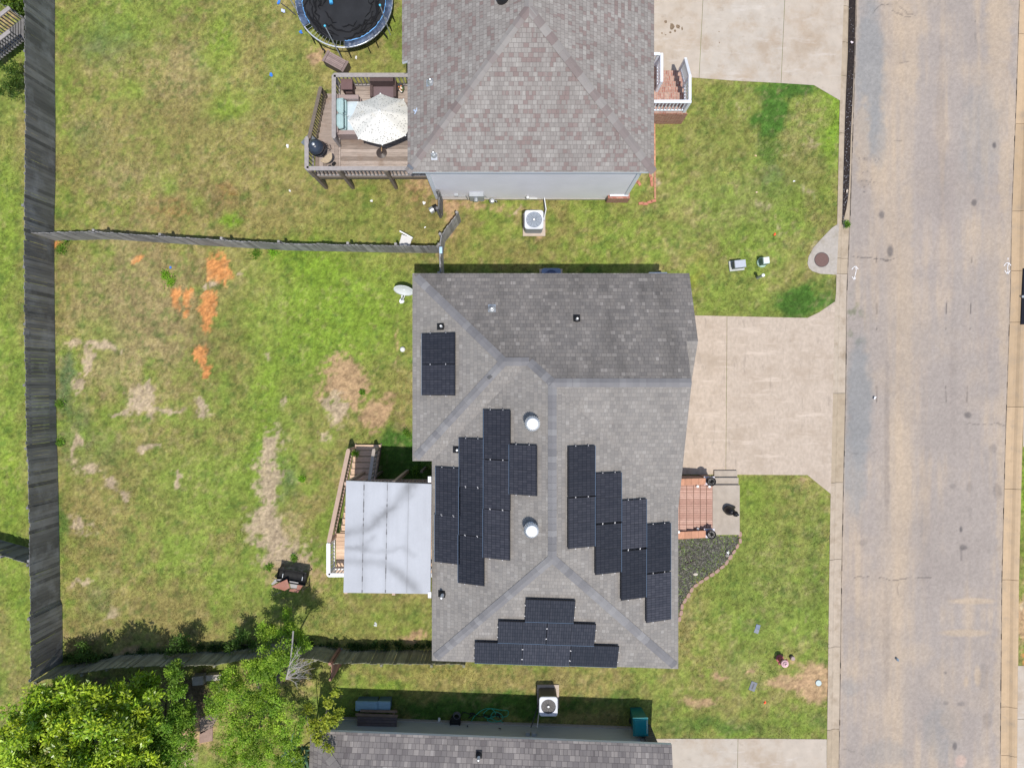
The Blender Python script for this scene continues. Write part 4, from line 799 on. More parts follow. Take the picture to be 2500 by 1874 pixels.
mb = MB(); q = g+Vector((.30,-.28,.60)); pl = [(q.x+.27*math.cos(t)*.9, q.y+.27*math.sin(t)*.9) for t in np.linspace(-2.5,.7,16)]; mb.prism(pl,q.z,q.z+.03); mb.build('front_shelf', M('bamboo_shelf',(.42,.33,.22),.6,.2,20), kg)
mb = MB(); q = g+Vector((.28,.10,.80)); mb.tube([q,q+Vector((.12,.03,.02)),q+Vector((.17,-.12,.02)),q+Vector((.06,-.20,0))],.014,8); mb.build('handle', black_m, lid)
for s_ in ((.46,-.38),(.30,-.50)): mb = MB(); q = g+Vector((s_[0],s_[1],.09)); mb.tube([q+Vector((-.02,.02,0)),q+Vector((.03,-.03,0))],.085,16); mb.build('wheel', black_m, kg)

# ------------------------------------------------------------------ back deck of the middle house, roofed, with new stairs
d2 = thing('covered_deck','pale grey flat roofed deck with new pale timber stairs behind the grey roofed house','deck',(-4.3,-5.4,0))
z2 = 1.25; zr2 = 3.42; kr = kz(zr2)
rc_ = [P(845,1173,zr2),P(1053.5,1181,zr2),P(1050.5,1449,zr2),P(838.5,1446,zr2)]
m_, t_, b_ = nt('white_roll_roofing'); tc = N(t_,'ShaderNodeTexCoord'); c0 = N(t_,'ShaderNodeAttribute'); c0.attribute_name = 'albedo'; c = c0.outputs['Color']
for s_,st2,lo_,hi_ in ((1.0,(1,1,1),.93,1.07),(7,(1,.08,1),.94,1.06),(25,(1,1,1),.95,1.05)):
    mp = N(t_,'ShaderNodeMapping'); mp.inputs['Scale'].default_value = st2; t_.links.new(tc.outputs['Object'],mp.inputs[0]); nz = N(t_,'ShaderNodeTexNoise'); nz.inputs['Scale'].default_value = s_; nz.inputs['Detail'].default_value = 6; t_.links.new(mp.outputs[0],nz.inputs[0]); c = mulcol(t_,c,nz.outputs[0],lo_*.98,hi_)
t_.links.new(c,b_.inputs['Base Color']); b_.inputs['Roughness'].default_value = .55
mb = MB(); mb.prism([(p.x,p.y) for p in rc_], zr2-.09, zr2); rf = mb.build('roof', M('roof_edge_white',(.42,.44,.47),.6), d2)
us, vs_ = np.meshgrid(np.linspace(0,1,120), np.linspace(0,1,150)); A4 = [np.array(p) for p in rc_]
g3 = (A4[0][None]*((1-us)*(1-vs_)).reshape(-1,1)+A4[1][None]*(us*(1-vs_)).reshape(-1,1)+A4[2][None]*(us*vs_).reshape(-1,1)+A4[3][None]*((1-us)*vs_).reshape(-1,1)); g3[:,2] = zr2+.002+.006*np.sin(us.ravel()*40)*0
ipx = 1250+g3[:,0]*S*H/(H-zr2); ipy = 937-g3[:,1]*S*H/(H-zr2); wq = (fbm(ipx/62,ipy/62,.5,2)-.5); al = np.repeat(np.array([[.39,.405,.435]]),len(g3),0)*(.92+.16*fbm(ipx/62,ipy/62,.9,5)[:,None])
def stn(pts,wd,st):
    global al
    d = segdist(ipx+wq*16,ipy+wq*16,pts); f = np.exp(-(d/(wd*1.25))**2)*st*.72*(.7+.6*fbm(ipx/62,ipy/62,.35,4)); al = al*(1-np.clip(f,0,.6)[:,None])
stn([(1005,1185),(985,1210),(940,1258),(895,1288),(845,1302)],13,.42); stn([(960,1240),(900,1290)],6,.3); stn([(845,1345),(890,1335),(915,1312)],6,.3); stn([(850,1338),(940,1344),(985,1338),(1010,1355)],6,.25)
stn([(845,1372),(905,1370),(940,1376),(975,1402),(1010,1432),(1020,1446)],9,.36); stn([(968,1392),(1012,1428)],12,.25); stn([(1000,1190),(1010,1180)],10,.3)
for xx in (889,946,998): stn([(xx,1176),(xx-5,1446)],5,.14)
ii = np.arange(119)[None,:]+np.arange(149)[:,None]*120; fq = np.stack([ii,ii+120,ii+121,ii+1],-1).reshape(-1,4)
npmesh('roof_sheet', g3-np.array(d2.location)[None], fq, m_, al, parent=rf)
for xx in (889,946,998):
    a_, b__ = P(xx,1176,zr2), P(xx-5,1446,zr2); mb = MB(); L = 40
    for k in range(L):
        p, q = a_.lerp(b__,k/L), a_.lerp(b__,(k+1)/L); w1 = random.choice([.004,.006,.012,.02]) if xx < 990 else .004
        mb.face([(p.x-w1,p.y,zr2+.006),(q.x-w1,q.y,zr2+.006),(q.x+w1,q.y,zr2+.006),(p.x+w1,p.y,zr2+.006)][::1])
    mb.build('seam', M('tar_seam',(.15,.15,.155),.8), rf)
for q in ((1049,1170),(1049,1452)):
    mb = MB(); p = P(q[0],q[1],zr2+.05); mb.box(p.x-.06,p.x+.05,p.y-.10,p.y+.10,zr2-.02,zr2+.04); mb.build('end_flashing', white, rf)
mb = MB(); fx0,fx1,fy0,fy1 = -6.62,-2.42,-7.2,-3.62; y = fy0
while y < fy1: mb.box(fx0 if y < -5.72 else -5.45,fx1,y,y+.138,z2-.035,z2); y += .145
mb.build('deck_planks', new_wood, d2)
NT = 15; t0, t1 = P(829,1312,z2), P(868,1084,.10); tr = [P(893,1312,z2), P(925,1084,.10)]
for k in range(NT):
    u = (k+.5)/NT; z = z2+(.10-z2)*(k+1)/(NT+.5); lft = t0.lerp(t1,u); y = t0.y+(t1.y-t0.y)*u; dy = (t1.y-t0.y)/NT
    xl = lft.x; xr = xl+1.0; mb = MB(); sk_ = (t1.x-t0.x)/NT/2
    for s_ in (0,1):
        ya = y-dy/2+s_*dy*.47; yb = ya+dy*.45; mb.prism([(xl,ya),(xr,ya),(xr,yb),(xl,yb)],z-.035,z)
    mb.build('stair_planks', new_wood, d2)
for off in (0,1.0):
    mb = MB(); mb.beam((t0.x+off,t0.y,z2-.16),(t1.x+off,t1.y,-.02),.04,.22); mb.build('stringer', brown_rail, d2)
hz = .95; ra, rb = P(803,1322,z2+hz), P(851,1098,.12+hz)
railing(d2,[(ra.x,ra.y,z2),(rb.x,rb.y,.14)],hz,.16,new_rail,.15,.125,True,.035,.045,.09)
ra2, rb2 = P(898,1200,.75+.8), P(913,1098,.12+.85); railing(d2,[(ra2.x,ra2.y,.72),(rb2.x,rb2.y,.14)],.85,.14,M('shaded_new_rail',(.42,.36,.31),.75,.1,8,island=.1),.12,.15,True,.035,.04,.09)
wr0, wr1, wr2 = P(802,1326,z2+hz), P(802,1403,z2+hz), P(850,1404,z2+hz); wr2.x = -4.6
railing(d2,[(wr0.x,wr0.y,z2),(wr1.x,wr1.y,z2),(wr2.x,wr1.y,z2),(-2.5,wr1.y,z2)],hz,.12,white,.14,.125,True,.035,.045,.09)
railing(d2,[(-5.45,fy1+.02,z2),(-2.5,fy1+.02,z2)],hz,.12,new_rail,.12,.125,True,.035,.045,.09)
for x,y in ((-5.75,-3.45),(-5.75,-7.2),(-4.1,-3.42),(-4.1,-7.25)):
    mb = MB(); mb.box(x-.055,x+.055,y-.055,y+.055,-.2,zr2-.09); mb.build('roof_post', new_rail, d2)
for q in ((922,1158),(1032,1148)):
    mb = MB(); a_ = P(q[0],q[1],.9); b__ = P(q[0]-34,q[1]+22,1.1); mb.beam(a_+Vector((0,-.0,-.9)),(a_.x,a_.y,z2),.09,.09); mb.build('support_post', brown_rail, d2)

# ------------------------------------------------------------------ solar panels
m_, t_, b_ = nt('black_solar_cells'); uv = N(t_,'ShaderNodeUVMap',uv_map='UVMap'); k = N(t_,'ShaderNodeTexBrick'); k.offset = 0; k.inputs['Color1'].default_value = (.026,.026,.032,1); k.inputs['Color2'].default_value = (.040,.039,.046,1); k.inputs['Mortar'].default_value = (.003,.003,.004,1)
k.inputs['Scale'].default_value = 1; k.inputs['Mortar Size'].default_value = .006; k.inputs['Mortar Smooth'].default_value = .2; k.inputs['Brick Width'].default_value = .156; k.inputs['Row Height'].default_value = .082; t_.links.new(uv.outputs[0],k.inputs[0])
gi = N(t_,'ShaderNodeObjectInfo'); c = mulcol(t_,k.outputs[0],gi.outputs['Random'],.65,1.5)
wv = N(t_,'ShaderNodeTexNoise'); wv.inputs['Scale'].default_value = 26; mp = N(t_,'ShaderNodeMapping'); mp.inputs['Scale'].default_value = (.25,1.6,1); t_.links.new(uv.outputs[0],mp.inputs[0]); t_.links.new(mp.outputs[0],wv.inputs[0])
pw = N(t_,'ShaderNodeMapRange'); pw.inputs['From Min'].default_value = .62; pw.inputs['From Max'].default_value = .72; t_.links.new(wv.outputs[0],pw.inputs[0])
mx = N(t_,'ShaderNodeMix',data_type='RGBA'); t_.links.new(c,mx.inputs[6]); mx.inputs[7].default_value = (.05,.055,.065,1); mq = N(t_,'ShaderNodeMath',operation='MULTIPLY'); mq.inputs[1].default_value = .55; t_.links.new(pw.outputs[0],mq.inputs[0]); t_.links.new(mq.outputs[0],mx.inputs[0])
t_.links.new(mx.outputs[2],b_.inputs['Base Color']); b_.inputs['Roughness'].default_value = .28; b_.inputs['Specular IOR Level'].default_value = .5
cells = m_; pframe = M('black_panel_frame',(.010,.010,.012),.4,.05); pedge = M('panel_edge_alloy',(.22,.30,.40),.3,.05,metal=.5); clampm = M('alloy_clamp',(.36,.36,.38),.35,.05)
def panel(px, py, pt, n, lng, sht, along_y, label, ends='both'):
    """long side level on the roof when along_y is 'level', else up the slope"""
    c = ray(px,py,pt,n,.13); u = Vector((0,0,1)).cross(n).normalized(); v = n.cross(u)
    L, W_ = (lng, sht) if along_y == 'level' else (sht, lng)
    r = thing('solar_panel', label, 'solar panel', c, 'solar panels on the grey roof')
    def q(a,b,h): return c+u*a+v*b+n*h
    mb = MB(); e = .012
    mb.add([q(-L/2,-W_/2,-.035),q(L/2,-W_/2,-.035),q(L/2,W_/2,-.035),q(-L/2,W_/2,-.035),q(-L/2,-W_/2,0),q(L/2,-W_/2,0),q(L/2,W_/2,0),q(-L/2,W_/2,0)],[(0,3,2,1),(4,5,6,7),(0,1,5,4),(1,2,6,5),(2,3,7,6),(3,0,4,7)])
    mb.build('frame', pframe, r)
    g = MB()
    for s_ in (-1,1):
        if along_y == 'level': a0_, a1_, b0_, b1_ = (-L/2+e,-.006,-W_/2+e,W_/2-e) if s_ < 0 else (.006,L/2-e,-W_/2+e,W_/2-e)
        else: a0_, a1_, b0_, b1_ = (-L/2+e,L/2-e,-W_/2+e,-.006) if s_ < 0 else (-L/2+e,L/2-e,.006,W_/2-e)
        vs = [q(a0_,b0_,.003),q(a1_,b0_,.003),q(a1_,b1_,.003),q(a0_,b1_,.003)]
        uvs = [(b,a) for a,b in ((a0_,b0_),(a1_,b0_),(a1_,b1_),(a0_,b1_))] if along_y == 'level' else [(a,b) for a,b in ((a0_,b0_),(a1_,b0_),(a1_,b1_),(a0_,b1_))]
        g.face(vs, 0, [(x+10,y+10) for x,y in uvs])
    g.build('cell_glass', cells, r)
    g = MB(); g.add([q(-L/2,-W_/2-.014,.004),q(L/2,-W_/2-.014,.004),q(L/2,-W_/2-.001,.004),q(-L/2,-W_/2-.001,.004),q(-L/2,-W_/2-.014,-.05),q(L/2,-W_/2-.014,-.05)],[(0,1,2,3),(0,4,5,1)]); g.build('edge_trim', pedge, r)
    for s_ in ((-1,1) if ends == 'both' else (1,) if ends == 'hi' else (-1,)):
        for w2 in (-.25,.22):
            g = MB(); p = q(s_*(L/2+.015), w2*W_, -.01) if along_y == 'level' else q(w2*L, s_*(W_/2+.015), -.01); g.obox((p.x,p.y,p.z),.026,.03,.02,random.uniform(-.3,.3)); g.build('clamp', clampm, r)
    return r
WS = 'level'
for px_,py_,lb,en in [(1093.9,1200,'upper panel in the westernmost column of the steplike group','both'),(1092,1316,'lower panel in the westernmost column of the steplike group','both'),
    (1152.5,1130,'top panel in the second column from the west eave','both'),(1151.5,1248,'middle panel in the second column from the west eave','both'),(1150,1367,'bottom panel in the second column from the west eave','both'),
    (1213,1061,'highest panel of the tall column between the two white turbines and the eave','both'),(1212.7,1183,'middle panel of the tall column west of the turbine vents','both'),(1211.7,1304,'bottom panel of the tall column west of the turbine vents','both'),
    (1276.6,1147,'single solar panel between the two white turbine vents','both')]:
    panel(px_,py_,B,n_W2,1.635,.985,WS,lb,en)
panel(1070,851,A,n_W1,1.05,1.30,'level','upper panel of the pair near the northwest roof corner'); panel(1070,927,A,n_W1,1.05,1.30,'level','lower panel of the pair near the northwest roof corner')
for px_,py_,lb in [(1420.4,1150,'upper panel next to the ridge on the street side slope'),(1420,1275,'lower panel next to the ridge on the street side slope'),(1486,1214.5,'upper panel in the second column from the ridge, street side'),(1485.6,1339,'lower panel in the second column from the ridge, street side'),
    (1548,1279,'upper panel in the third column from the ridge, street side'),(1547.5,1402,'lower panel in the third column from the ridge, street side'),(1608,1337,'upper panel in the column nearest the brick steps'),(1608,1457,'lower panel in the column nearest the street side eave')]:
    panel(px_,py_,SE,n_E,1.635,.985,WS,lb)
for px_,py_,lb in [(1342.8,1491.5,'topmost panel of the pyramid on the south roof end'),(1275,1543.7,'west panel in the middle row of the roof pyramid'),(1394,1548,'east panel in the middle row of the roof pyramid'),(1217,1594,'west panel in the bottom row of the roof pyramid'),(1333.6,1598,'centre panel in the bottom row of the roof pyramid'),(1450.7,1601,'east panel in the bottom row of the roof pyramid')]:
    panel(px_,py_,SW,n_S,1.635,.95,WS,lb)
# ------------------------------------------------------------------ plank fences
def fence(name, label, pts, heights, mat, side, rail_mat=None, pw=.142, lean=.012, cat='fence'):
    """pts: ground points (world x,y) at the posts; side: +1 puts posts and rails left of the run"""
    c = Vector((sum(p[0] for p in pts)/len(pts), sum(p[1] for p in pts)/len(pts), 0)); r = thing(name, label, cat, c)
    rail_mat = rail_mat or mat
    for i,(a,b) in enumerate(zip(pts[:-1],pts[1:])):
        a, b = Vector((a[0],a[1],0)), Vector((b[0],b[1],0)); h = heights[i] if isinstance(heights,(list,tuple)) else heights
        d = (b-a); L = d.length; d.normalize(); nrm = Vector((-d.y,d.x,0)); k = max(1,round(L/pw)); step = L/k; mb = MB()
        for j in range(k):
            p = a+d*(step*(j+.5)); hh = h+random.gauss(0,.012); ln = random.gauss(0,lean); t_ = .009
            gap = .003 if random.random() > .08 else .008
            vs = []
            for z in (.03,hh-.03,hh):
                w_ = step/2-gap if z < hh-.01 else step/2-.03
                for q,sg in ((-w_,-t_),(w_,-t_),(w_,t_),(-w_,t_)): pt_ = p+d*q+nrm*(sg+ln*z/h); vs.append((pt_.x,pt_.y,z))
            mb.add(vs,[(3,2,1,0),(8,9,10,11)]+[(l*4+m,l*4+(m+1)%4,l*4+4+(m+1)%4,l*4+4+m) for l in (0,1) for m in range(4)])
        mb.build('picket_planks', mat, r)
        for z in (.3, h-.28):
            mb = MB(); off = nrm*side*.035; mb.beam(a+off+Vector((0,0,z)), b+off+Vector((0,0,z)), .045, .09); mb.build('rail', rail_mat, r)
    for i,p in enumerate(pts):
        h = heights[min(i,len(heights)-1)] if isinstance(heights,(list,tuple)) else heights
        a, b = pts[max(i-1,0)], pts[min(i+1,len(pts)-1)]; d = Vector((b[0]-a[0],b[1]-a[1],0)).normalized(); nrm = Vector((-d.y,d.x,0)); q = Vector((p[0],p[1],0))+nrm*side*.085
        mb = MB(); mb.obox((q.x,q.y,-.1),.09,.09,h+.02+random.uniform(-.05,.06),math.atan2(d.y,d.x)); mb.build('post', rail_mat, r)
    return r
def base(px_top, py_top, h): p = P(px_top,py_top,h); return (p.x,p.y)
h1 = 1.72
W = [base(x,y,h1) for x,y in ((60,-330),(60,-180),(60,-30),(60,120),(61.5,270),(61,420),(58.5,500),(58.5,650),(60,790),(62,940),(65,1095),(67,1125),(69.5,1240),(72,1370),(74,1510))]
fence('plank_fence','long dark weathered plank fence along the west edge of the yards',W,[h1]*14,fence_grey,-1)
W2 = [base(73,1512,1.85),base(75,1663,1.85)]
fence('plank_fence','taller dark fence section closing the southwest corner of the yard',W2,1.85,fence_grey,-1)
h2 = 1.38
fence('plank_fence','grey plank fence dividing the north yard from the middle yard',[base(x,y,h2) for x,y in ((72,569),(222,565.5),(388,576.5),(538,586),(678,594),(847,597.5),(965,600),(1071,601))],h2,fence_mid,1)
fence('plank_fence','short bent fence running north from the grey roofed house',[base(x,y,h2) for x,y in ((1075.6,664),(1073.5,600),(1078.5,572),(1119,520))],h2,fence_mid,1)
fence('fence_gate','narrow weathered gate panel standing open by the pale siding corner',[base(1071.5,506,1.55),base(1071.5,462,1.55)],1.55,fence_grey,1,cat='gate')
h5 = 1.40
fence('plank_fence','mossy shaded plank fence partly hidden under the trees in the south',[base(x,y,h5) for x,y in ((80,1664),(196,1643),(256,1631),(342,1626),(519,1623),(630,1604),(768,1609),(806,1618))],h5,fence_moss,-1)
fence('plank_fence','straight mossy fence from the yard corner to behind the grey roofed house',[base(x,y,h5) for x,y in ((808,1618.5),(930,1619.5),(1053,1620.5),(1132,1621.5))],h5,fence_moss,-1)
fence('fence_gate','red brown board gate swung out below the mossy fence corner',[base(809,1622,1.6),base(809.5,1662,1.6)],1.6,fence_red,-1,cat='gate')
fence('plank_fence','low shaded fence beyond the long west fence at the left edge',[base(x,y,1.35) for x,y in ((-80,1332),(0,1354),(66,1375))],1.35,fence_grey,-1)
# the neighbour's steps glimpsed beyond the west fence
nd = thing('wooden_ramp','black weathered wooden ramp with rails beyond the west fence, top left','ramp',P(20,110,0))
a0,a1,b0,b1 = P(-30,112,.5),P(58,44,.5),P(-30,168,.5),P(58,100,.5)
dd = (a1-a0).normalized(); 
for k in range(14):
    mb = MB(); p = a0.lerp(a1,(k+.5)/14); q = b0.lerp(b1,(k+.5)/14); mb.beam(p,q,.125,.035); mb.build('deck_planks', fence_grey, nd)
for p,q in ((a0,a1),(b0,b1)):
    mb = MB(); mb.beam(p+Vector((0,0,.75)),q+Vector((0,0,.75)),.14,.04); mb.build('handrail', old_rail, nd); mb = MB()
    for k in range(15):
        c = p.lerp(q,k/14); mb.box(c.x-.018,c.x+.018,c.y-.018,c.y+.018,.5,1.25)
    mb.build('balustrade_slats', fence_grey, nd)
fence('plank_fence','thin low fence meeting the wooden ramp in the top left corner',[base(-60,-38,.9),base(2,8,.9),base(54,42,.9)],.9,fence_mid,1)

# ------------------------------------------------------------------ air conditioners
def aircon(label, cx, cy, h, sx, sy, body, top, rot=0.0, fanr=.26, base_h=0):
    c = P(cx,cy,0); r = thing('air_conditioner', label, 'air conditioner', c, 'outdoor air conditioners beside the houses')
    mb = MB(); mb.obox((c.x+.03,c.y,-.05),sx+.16,sy+.18,.11,rot); mb.build('concrete_pad', M('pale_pad',(.48,.40,.33),.85,.1,8), r)
    def rr(w_,d_,rad,n=5):
        o = []
        for qx,qy,s_ in ((w_/2-rad,d_/2-rad,0),(-w_/2+rad,d_/2-rad,1),(-w_/2+rad,-d_/2+rad,2),(w_/2-rad,-d_/2+rad,3)):
            for i in range(n+1): t_ = math.pi/2*(s_+i/n); o.append((c.x+qx+rad*math.cos(t_), c.y+qy+rad*math.sin(t_)))
        return o
    mb = MB(); mb.prism(rr(sx-.02,sy-.02,.09),.06,h-.06); mb.build('cabinet', body, r)
    mb = MB(); R0 = rr(sx,sy,.10); n = len(R0); ring = []
    for x,y in R0: a = math.atan2(y-c.y,x-c.x); ring.append((c.x+fanr*math.cos(a), c.y+fanr*math.sin(a)))
    R1 = []
    for k in range(48):
        a = 2*math.pi*k/48; ux_, uy_ = math.cos(a), math.sin(a); best = 9e9
        for i in range(len(R0)):
            (x0,y0),(x1,y1) = R0[i],R0[(i+1)%len(R0)]; x0-=c.x; x1-=c.x; y0-=c.y; y1-=c.y; dx,dy = x1-x0,y1-y0; den = ux_*dy-uy_*dx
            if abs(den) < 1e-9: continue
            t_ = (x0*dy-y0*dx)/den; s_ = (x0*uy_-y0*ux_)/den
            if t_ > 0 and -1e-6 <= s_ <= 1+1e-6: best = min(best,t_)
        R1.append((c.x+best*ux_, c.y+best*uy_))
    R0 = R1; n = 48; ring = [(c.x+fanr*math.cos(2*math.pi*k/48), c.y+fanr*math.sin(2*math.pi*k/48)) for k in range(48)]
    vs = [(x,y,h-.07) for x,y in R0]+[(x,y,h-.015) for x,y in R0]+[(c.x+(x-c.x)*.95,c.y+(y-c.y)*.95,h) for x,y in R0]+[(x,y,h-.01) for x,y in ring]+[(c.x+(x-c.x)*.97,c.y+(y-c.y)*.97,h-.16) for x,y in ring]
    fs = [(l*n+i,l*n+(i+1)%n,(l+1)*n+(i+1)%n,(l+1)*n+i) for l in range(4) for i in range(n)]; mb.add(vs,fs); mb.build('top_cover', top, r, False)
    mb = MB(); mb.lathe([(.01,h-.24),(fanr*1.02,h-.24)],c,24,cap=False); mb.build('fan_well', black_m, r)
    hub = MB(); hub.lathe([(.04,h-.2),(.045,h-.13),(.02,h-.11)],c,14); hb = hub.build('fan_hub', dark_metal, r)
    for k in range(5):
        a = k*2*math.pi/5+.5; bl_ = MB(); vs = []
        for rad,w_ in ((.05,.035),(fanr*.9,.085)):
            for s_ in (-1,1): vs.append((c.x+rad*math.cos(a)-s_*w_*math.sin(a), c.y+rad*math.sin(a)+s_*w_*math.cos(a), h-.165+s_*.035))
        bl_.add(vs,[(0,1,3,2)]); bl_.build('fan_blade', M('grey_fan_blade',(.085,.10,.13),.4,.1,10), hb)
    g = MB()
    for k in range(5): g.tube([(c.x+fanr*(.2+.19*k)*math.cos(t_),c.y+fanr*(.2+.19*k)*math.sin(t_),h-.004) for t_ in np.linspace(0,2*math.pi,28)],.0022,4,cap=False)
    for k in range(12): a = k*math.pi/6; g.tube([(c.x+.04*math.cos(a),c.y+.04*math.sin(a),h),(c.x+fanr*math.cos(a),c.y+fanr*math.sin(a),h-.004)],.0022,4)
    g.build('guard_grille', black_m, r); g = MB(); g.lathe([(.04,h-.01),(.04,h+.008),(.01,h+.012)],c,12); g.build('guard_cap', bone, r); return r, c
steel_b = M('blue_grey_louvre_steel',(.30,.34,.40),.45,.1,3,stretch=(1,1,18)); top_w = M('pale_steel_top',(.60,.62,.67),.45,.03,4); blue_s = M('blue_steel_body',(.12,.17,.33),.4,.08,4); brown_s = M('dark_louvre_body',(.10,.095,.095),.5,.15,3,stretch=(1,1,20))
ac, c = aircon('pale grey unit on a pad below the pale siding wall',1302,549,.90,.72,.72,steel_b,top_w,fanr=.30)
mb = MB(); mb.tube([c+Vector((.40,.20,.25)),c+Vector((.45,.6,.06)),c+Vector((.40,1.1,.05)),(c.x+.33,7.24,.12)],.028,8); mb.build('pipe', dark_metal, ac); mb = MB(); mb.tube([c+Vector((.40,.10,.35)),c+Vector((.50,.6,.08)),(c.x+.42,7.24,.3)],.018,8); mb.build('pipe', bone, ac); mb = MB(); mb.obox(c+Vector((.40,.13,.30)),.07,.09,.16); mb.build('valve_box', galv, ac)
ac, c = aircon('unit with a white top in the shade of the grey green wall',1336,1698,.92,.70,.74,brown_s,top_w,fanr=.28)
mb = MB(); mb.tube([c+Vector((-.36,-.15,.3)),c+Vector((-.45,-.5,.25)),c+Vector((-.66,-.95,.6))],.02,8); mb.build('pipe', dark_metal, ac); mb = MB(); mb.tube([c+Vector((-.34,-.25,.25)),c+Vector((-.34,-.6,.2)),c+Vector((-.42,-.95,.6))],.025,8); mb.build('pipe', galv, ac)
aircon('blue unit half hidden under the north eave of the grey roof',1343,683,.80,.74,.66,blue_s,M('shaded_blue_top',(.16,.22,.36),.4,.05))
uc = thing('utility_cabinet','white meter cabinet peeking out under the north eave of the grey roof','meter cabinet',P(1595,682,0)); q = P(1594,683,0)
mb = MB(); mb.box(q.x-.34,q.x+.34,q.y-.12,q.y+.14,-.05,1.0); mb.build('cabinet', white, uc); mb = MB(); mb.tube([q+Vector((-.05,.15,.9)),q+Vector((.12,.22,.75)),q+Vector((.25,.16,.5))],.03,8); mb.build('cable', black_m, uc)

# ------------------------------------------------------------------ street side small things
def prop(name, label, cat, px, py, group=None): return thing(name, label, cat, P(px,py,0), group)
r = prop('utility_box','grey utility box on a pale frame in the front lawn','utility box',1797,650); q = P(1797,649,0); ra = math.radians(6)
mb = MB(); mb.obox((q.x,q.y,-.05),.58,.40,.13,ra); mb.build('base_frame', M('pale_base',(.45,.47,.44),.6,.1), r)
mb = MB(); mb.obox((q.x+.02,q.y+.01,.08),.44,.29,.34,ra,taper=.95); mb.build('cabinet', M('grey_cabinet_side',(.10,.12,.13),.5,.1), r)
mb = MB(); mb.obox((q.x+.02,q.y+.01,.42),.45,.30,.05,ra,taper=.93); mb.build('lid', M('grey_lid',(.42,.45,.50),.5,.08,12), r)
r = prop('cable_pedestal','squat pale green pedestal box in the front lawn','pedestal',1864,640); q = P(1859,641,0)
mb = MB(); mb.lathe([(.19,-.02),(.20,.06),(.17,.10)],q,4*5,sx=1,sy=1); mb.build('base_ring', M('pale_green_base',(.40,.55,.45),.5), r)
mb = MB(); mb.obox((q.x,q.y,.05),.26,.27,.46,.1,taper=.9); mb.build('body', M('dull_green_body',(.15,.23,.21),.5), r); mb = MB(); mb.obox((q.x,q.y,.50),.25,.26,.06,.1,taper=.86); mb.build('lid', M('pale_green_lid',(.66,.76,.72),.45), r)
r = prop('marker_post','short white round post leaning in the front lawn grass','post',1849,678); q = P(1849,678,0)
mb = MB(); mb.tube([q-Vector((0,0,.05)),q+Vector((.0,.0,.62))],.055,14); mb.build('post', M('grey_white_post',(.42,.43,.42),.5), r); mb = MB(); mb.lathe([(.062,.60),(.062,.66),(.03,.685)],q,16); mb.build('cap', bone, r)
r = prop('manhole_cover','rusty round manhole cover in the concrete apron','manhole cover',2006,634); q = P(2006,634,.018)
mb = MB(); mb.lathe([(.27,0),(.27,.012),(.262,.014)],q,40); mb.build('cover', M('rusty_iron',(.17,.105,.09),.8,.2,30,bump=.6,bscale=120), r); mb = MB(); mb.lathe([(.272,0),(.29,0),(.29,.008),(.272,.008)],q,40,cap=False); mb.build('ring', dark_metal, r)
# hydrant
r = prop('fire_hydrant','small pinkish red fire hydrant in the front lawn','fire hydrant',1901,1609); q = P(1903,1606,0); hy = M('faded_red_hydrant',(.42,.11,.12),.5,.15,12); pk = M('pink_hydrant_cap',(.72,.45,.47),.5,.1,10)
mb = MB(); mb.lathe([(.15,0),(.15,.04),(.10,.06),(.10,.40),(.13,.43),(.13,.46),(.10,.50)],q,20); mb.build('barrel', hy, r)
mb = MB(); mb.lathe([(.145,.50),(.14,.56),(.105,.58),(.085,.62),(.05,.64),(.03,.70),(.02,.70)],q,20); mb.build('bonnet', pk, r)
for a in (.3,2.0,3.6): mb = MB(); u = Vector((math.cos(a),math.sin(a),0)); mb.tube([q+u*.08+Vector((0,0,.34)),q+u*.19+Vector((0,0,.34))],.055,10); mb.build('outlet_cap', hy, r)
r = prop('water_valve','little round brownish pipe cap beside the hydrant','pipe cap',1932,1602); q = P(1932,1603,0); mb = MB(); mb.lathe([(.085,-.02),(.085,.16),(.07,.18)],q,18); mb.build('cap', M('taupe_cap',(.36,.27,.25),.6,.1), r); mb = MB(); mb.lathe([(.09,.0),(.09,.08)],q,18,cap=False); mb.build('collar', dark_metal, r)
r = prop('cleanout_cover','pale round cleanout cover in the square of bare soil','drain cover',1998,1666); q = P(1998,1666,.0); mb = MB(); mb.lathe([(.115,-.02),(.115,.025),(.10,.032)],q,24); mb.build('cover', M('pale_aqua_cover',(.46,.54,.52),.6,.15,30), r); mb = MB(); mb.lathe([(.13,-.02),(.13,.012)],q,24,cap=False); mb.build('ring', galv, r)
r = prop('meter_lid','grey rectangular meter lid in the grass near the bare soil','meter lid',1838,1674); q = P(1838,1674,0); mb = MB(); mb.obox((q.x,q.y,-.02),.24,.36,.045,-.35); mb.build('lid', M('slate_lid',(.17,.18,.21),.6,.1), r)
mb = MB(); mb.obox((q.x,q.y,.026),.05,.22,.006,-.35); mb.build('reader_slot', dark_metal, r)
r = prop('valve_box','blue grey irregular valve box lid in the lawn by the curved brick edging','valve box',1848,1534); q = P(1848,1534,0)
mb = MB(); mb.obox((q.x+.03,q.y+.08,-.02),.17,.18,.05,-.25); mb.build('lid', M('slate_blue_lid',(.16,.20,.27),.6,.15), r); mb = MB(); mb.obox((q.x-.02,q.y-.09,-.02),.18,.16,.04,-.35); mb.build('frame', M('slate_frame',(.21,.23,.28),.6,.1), r)
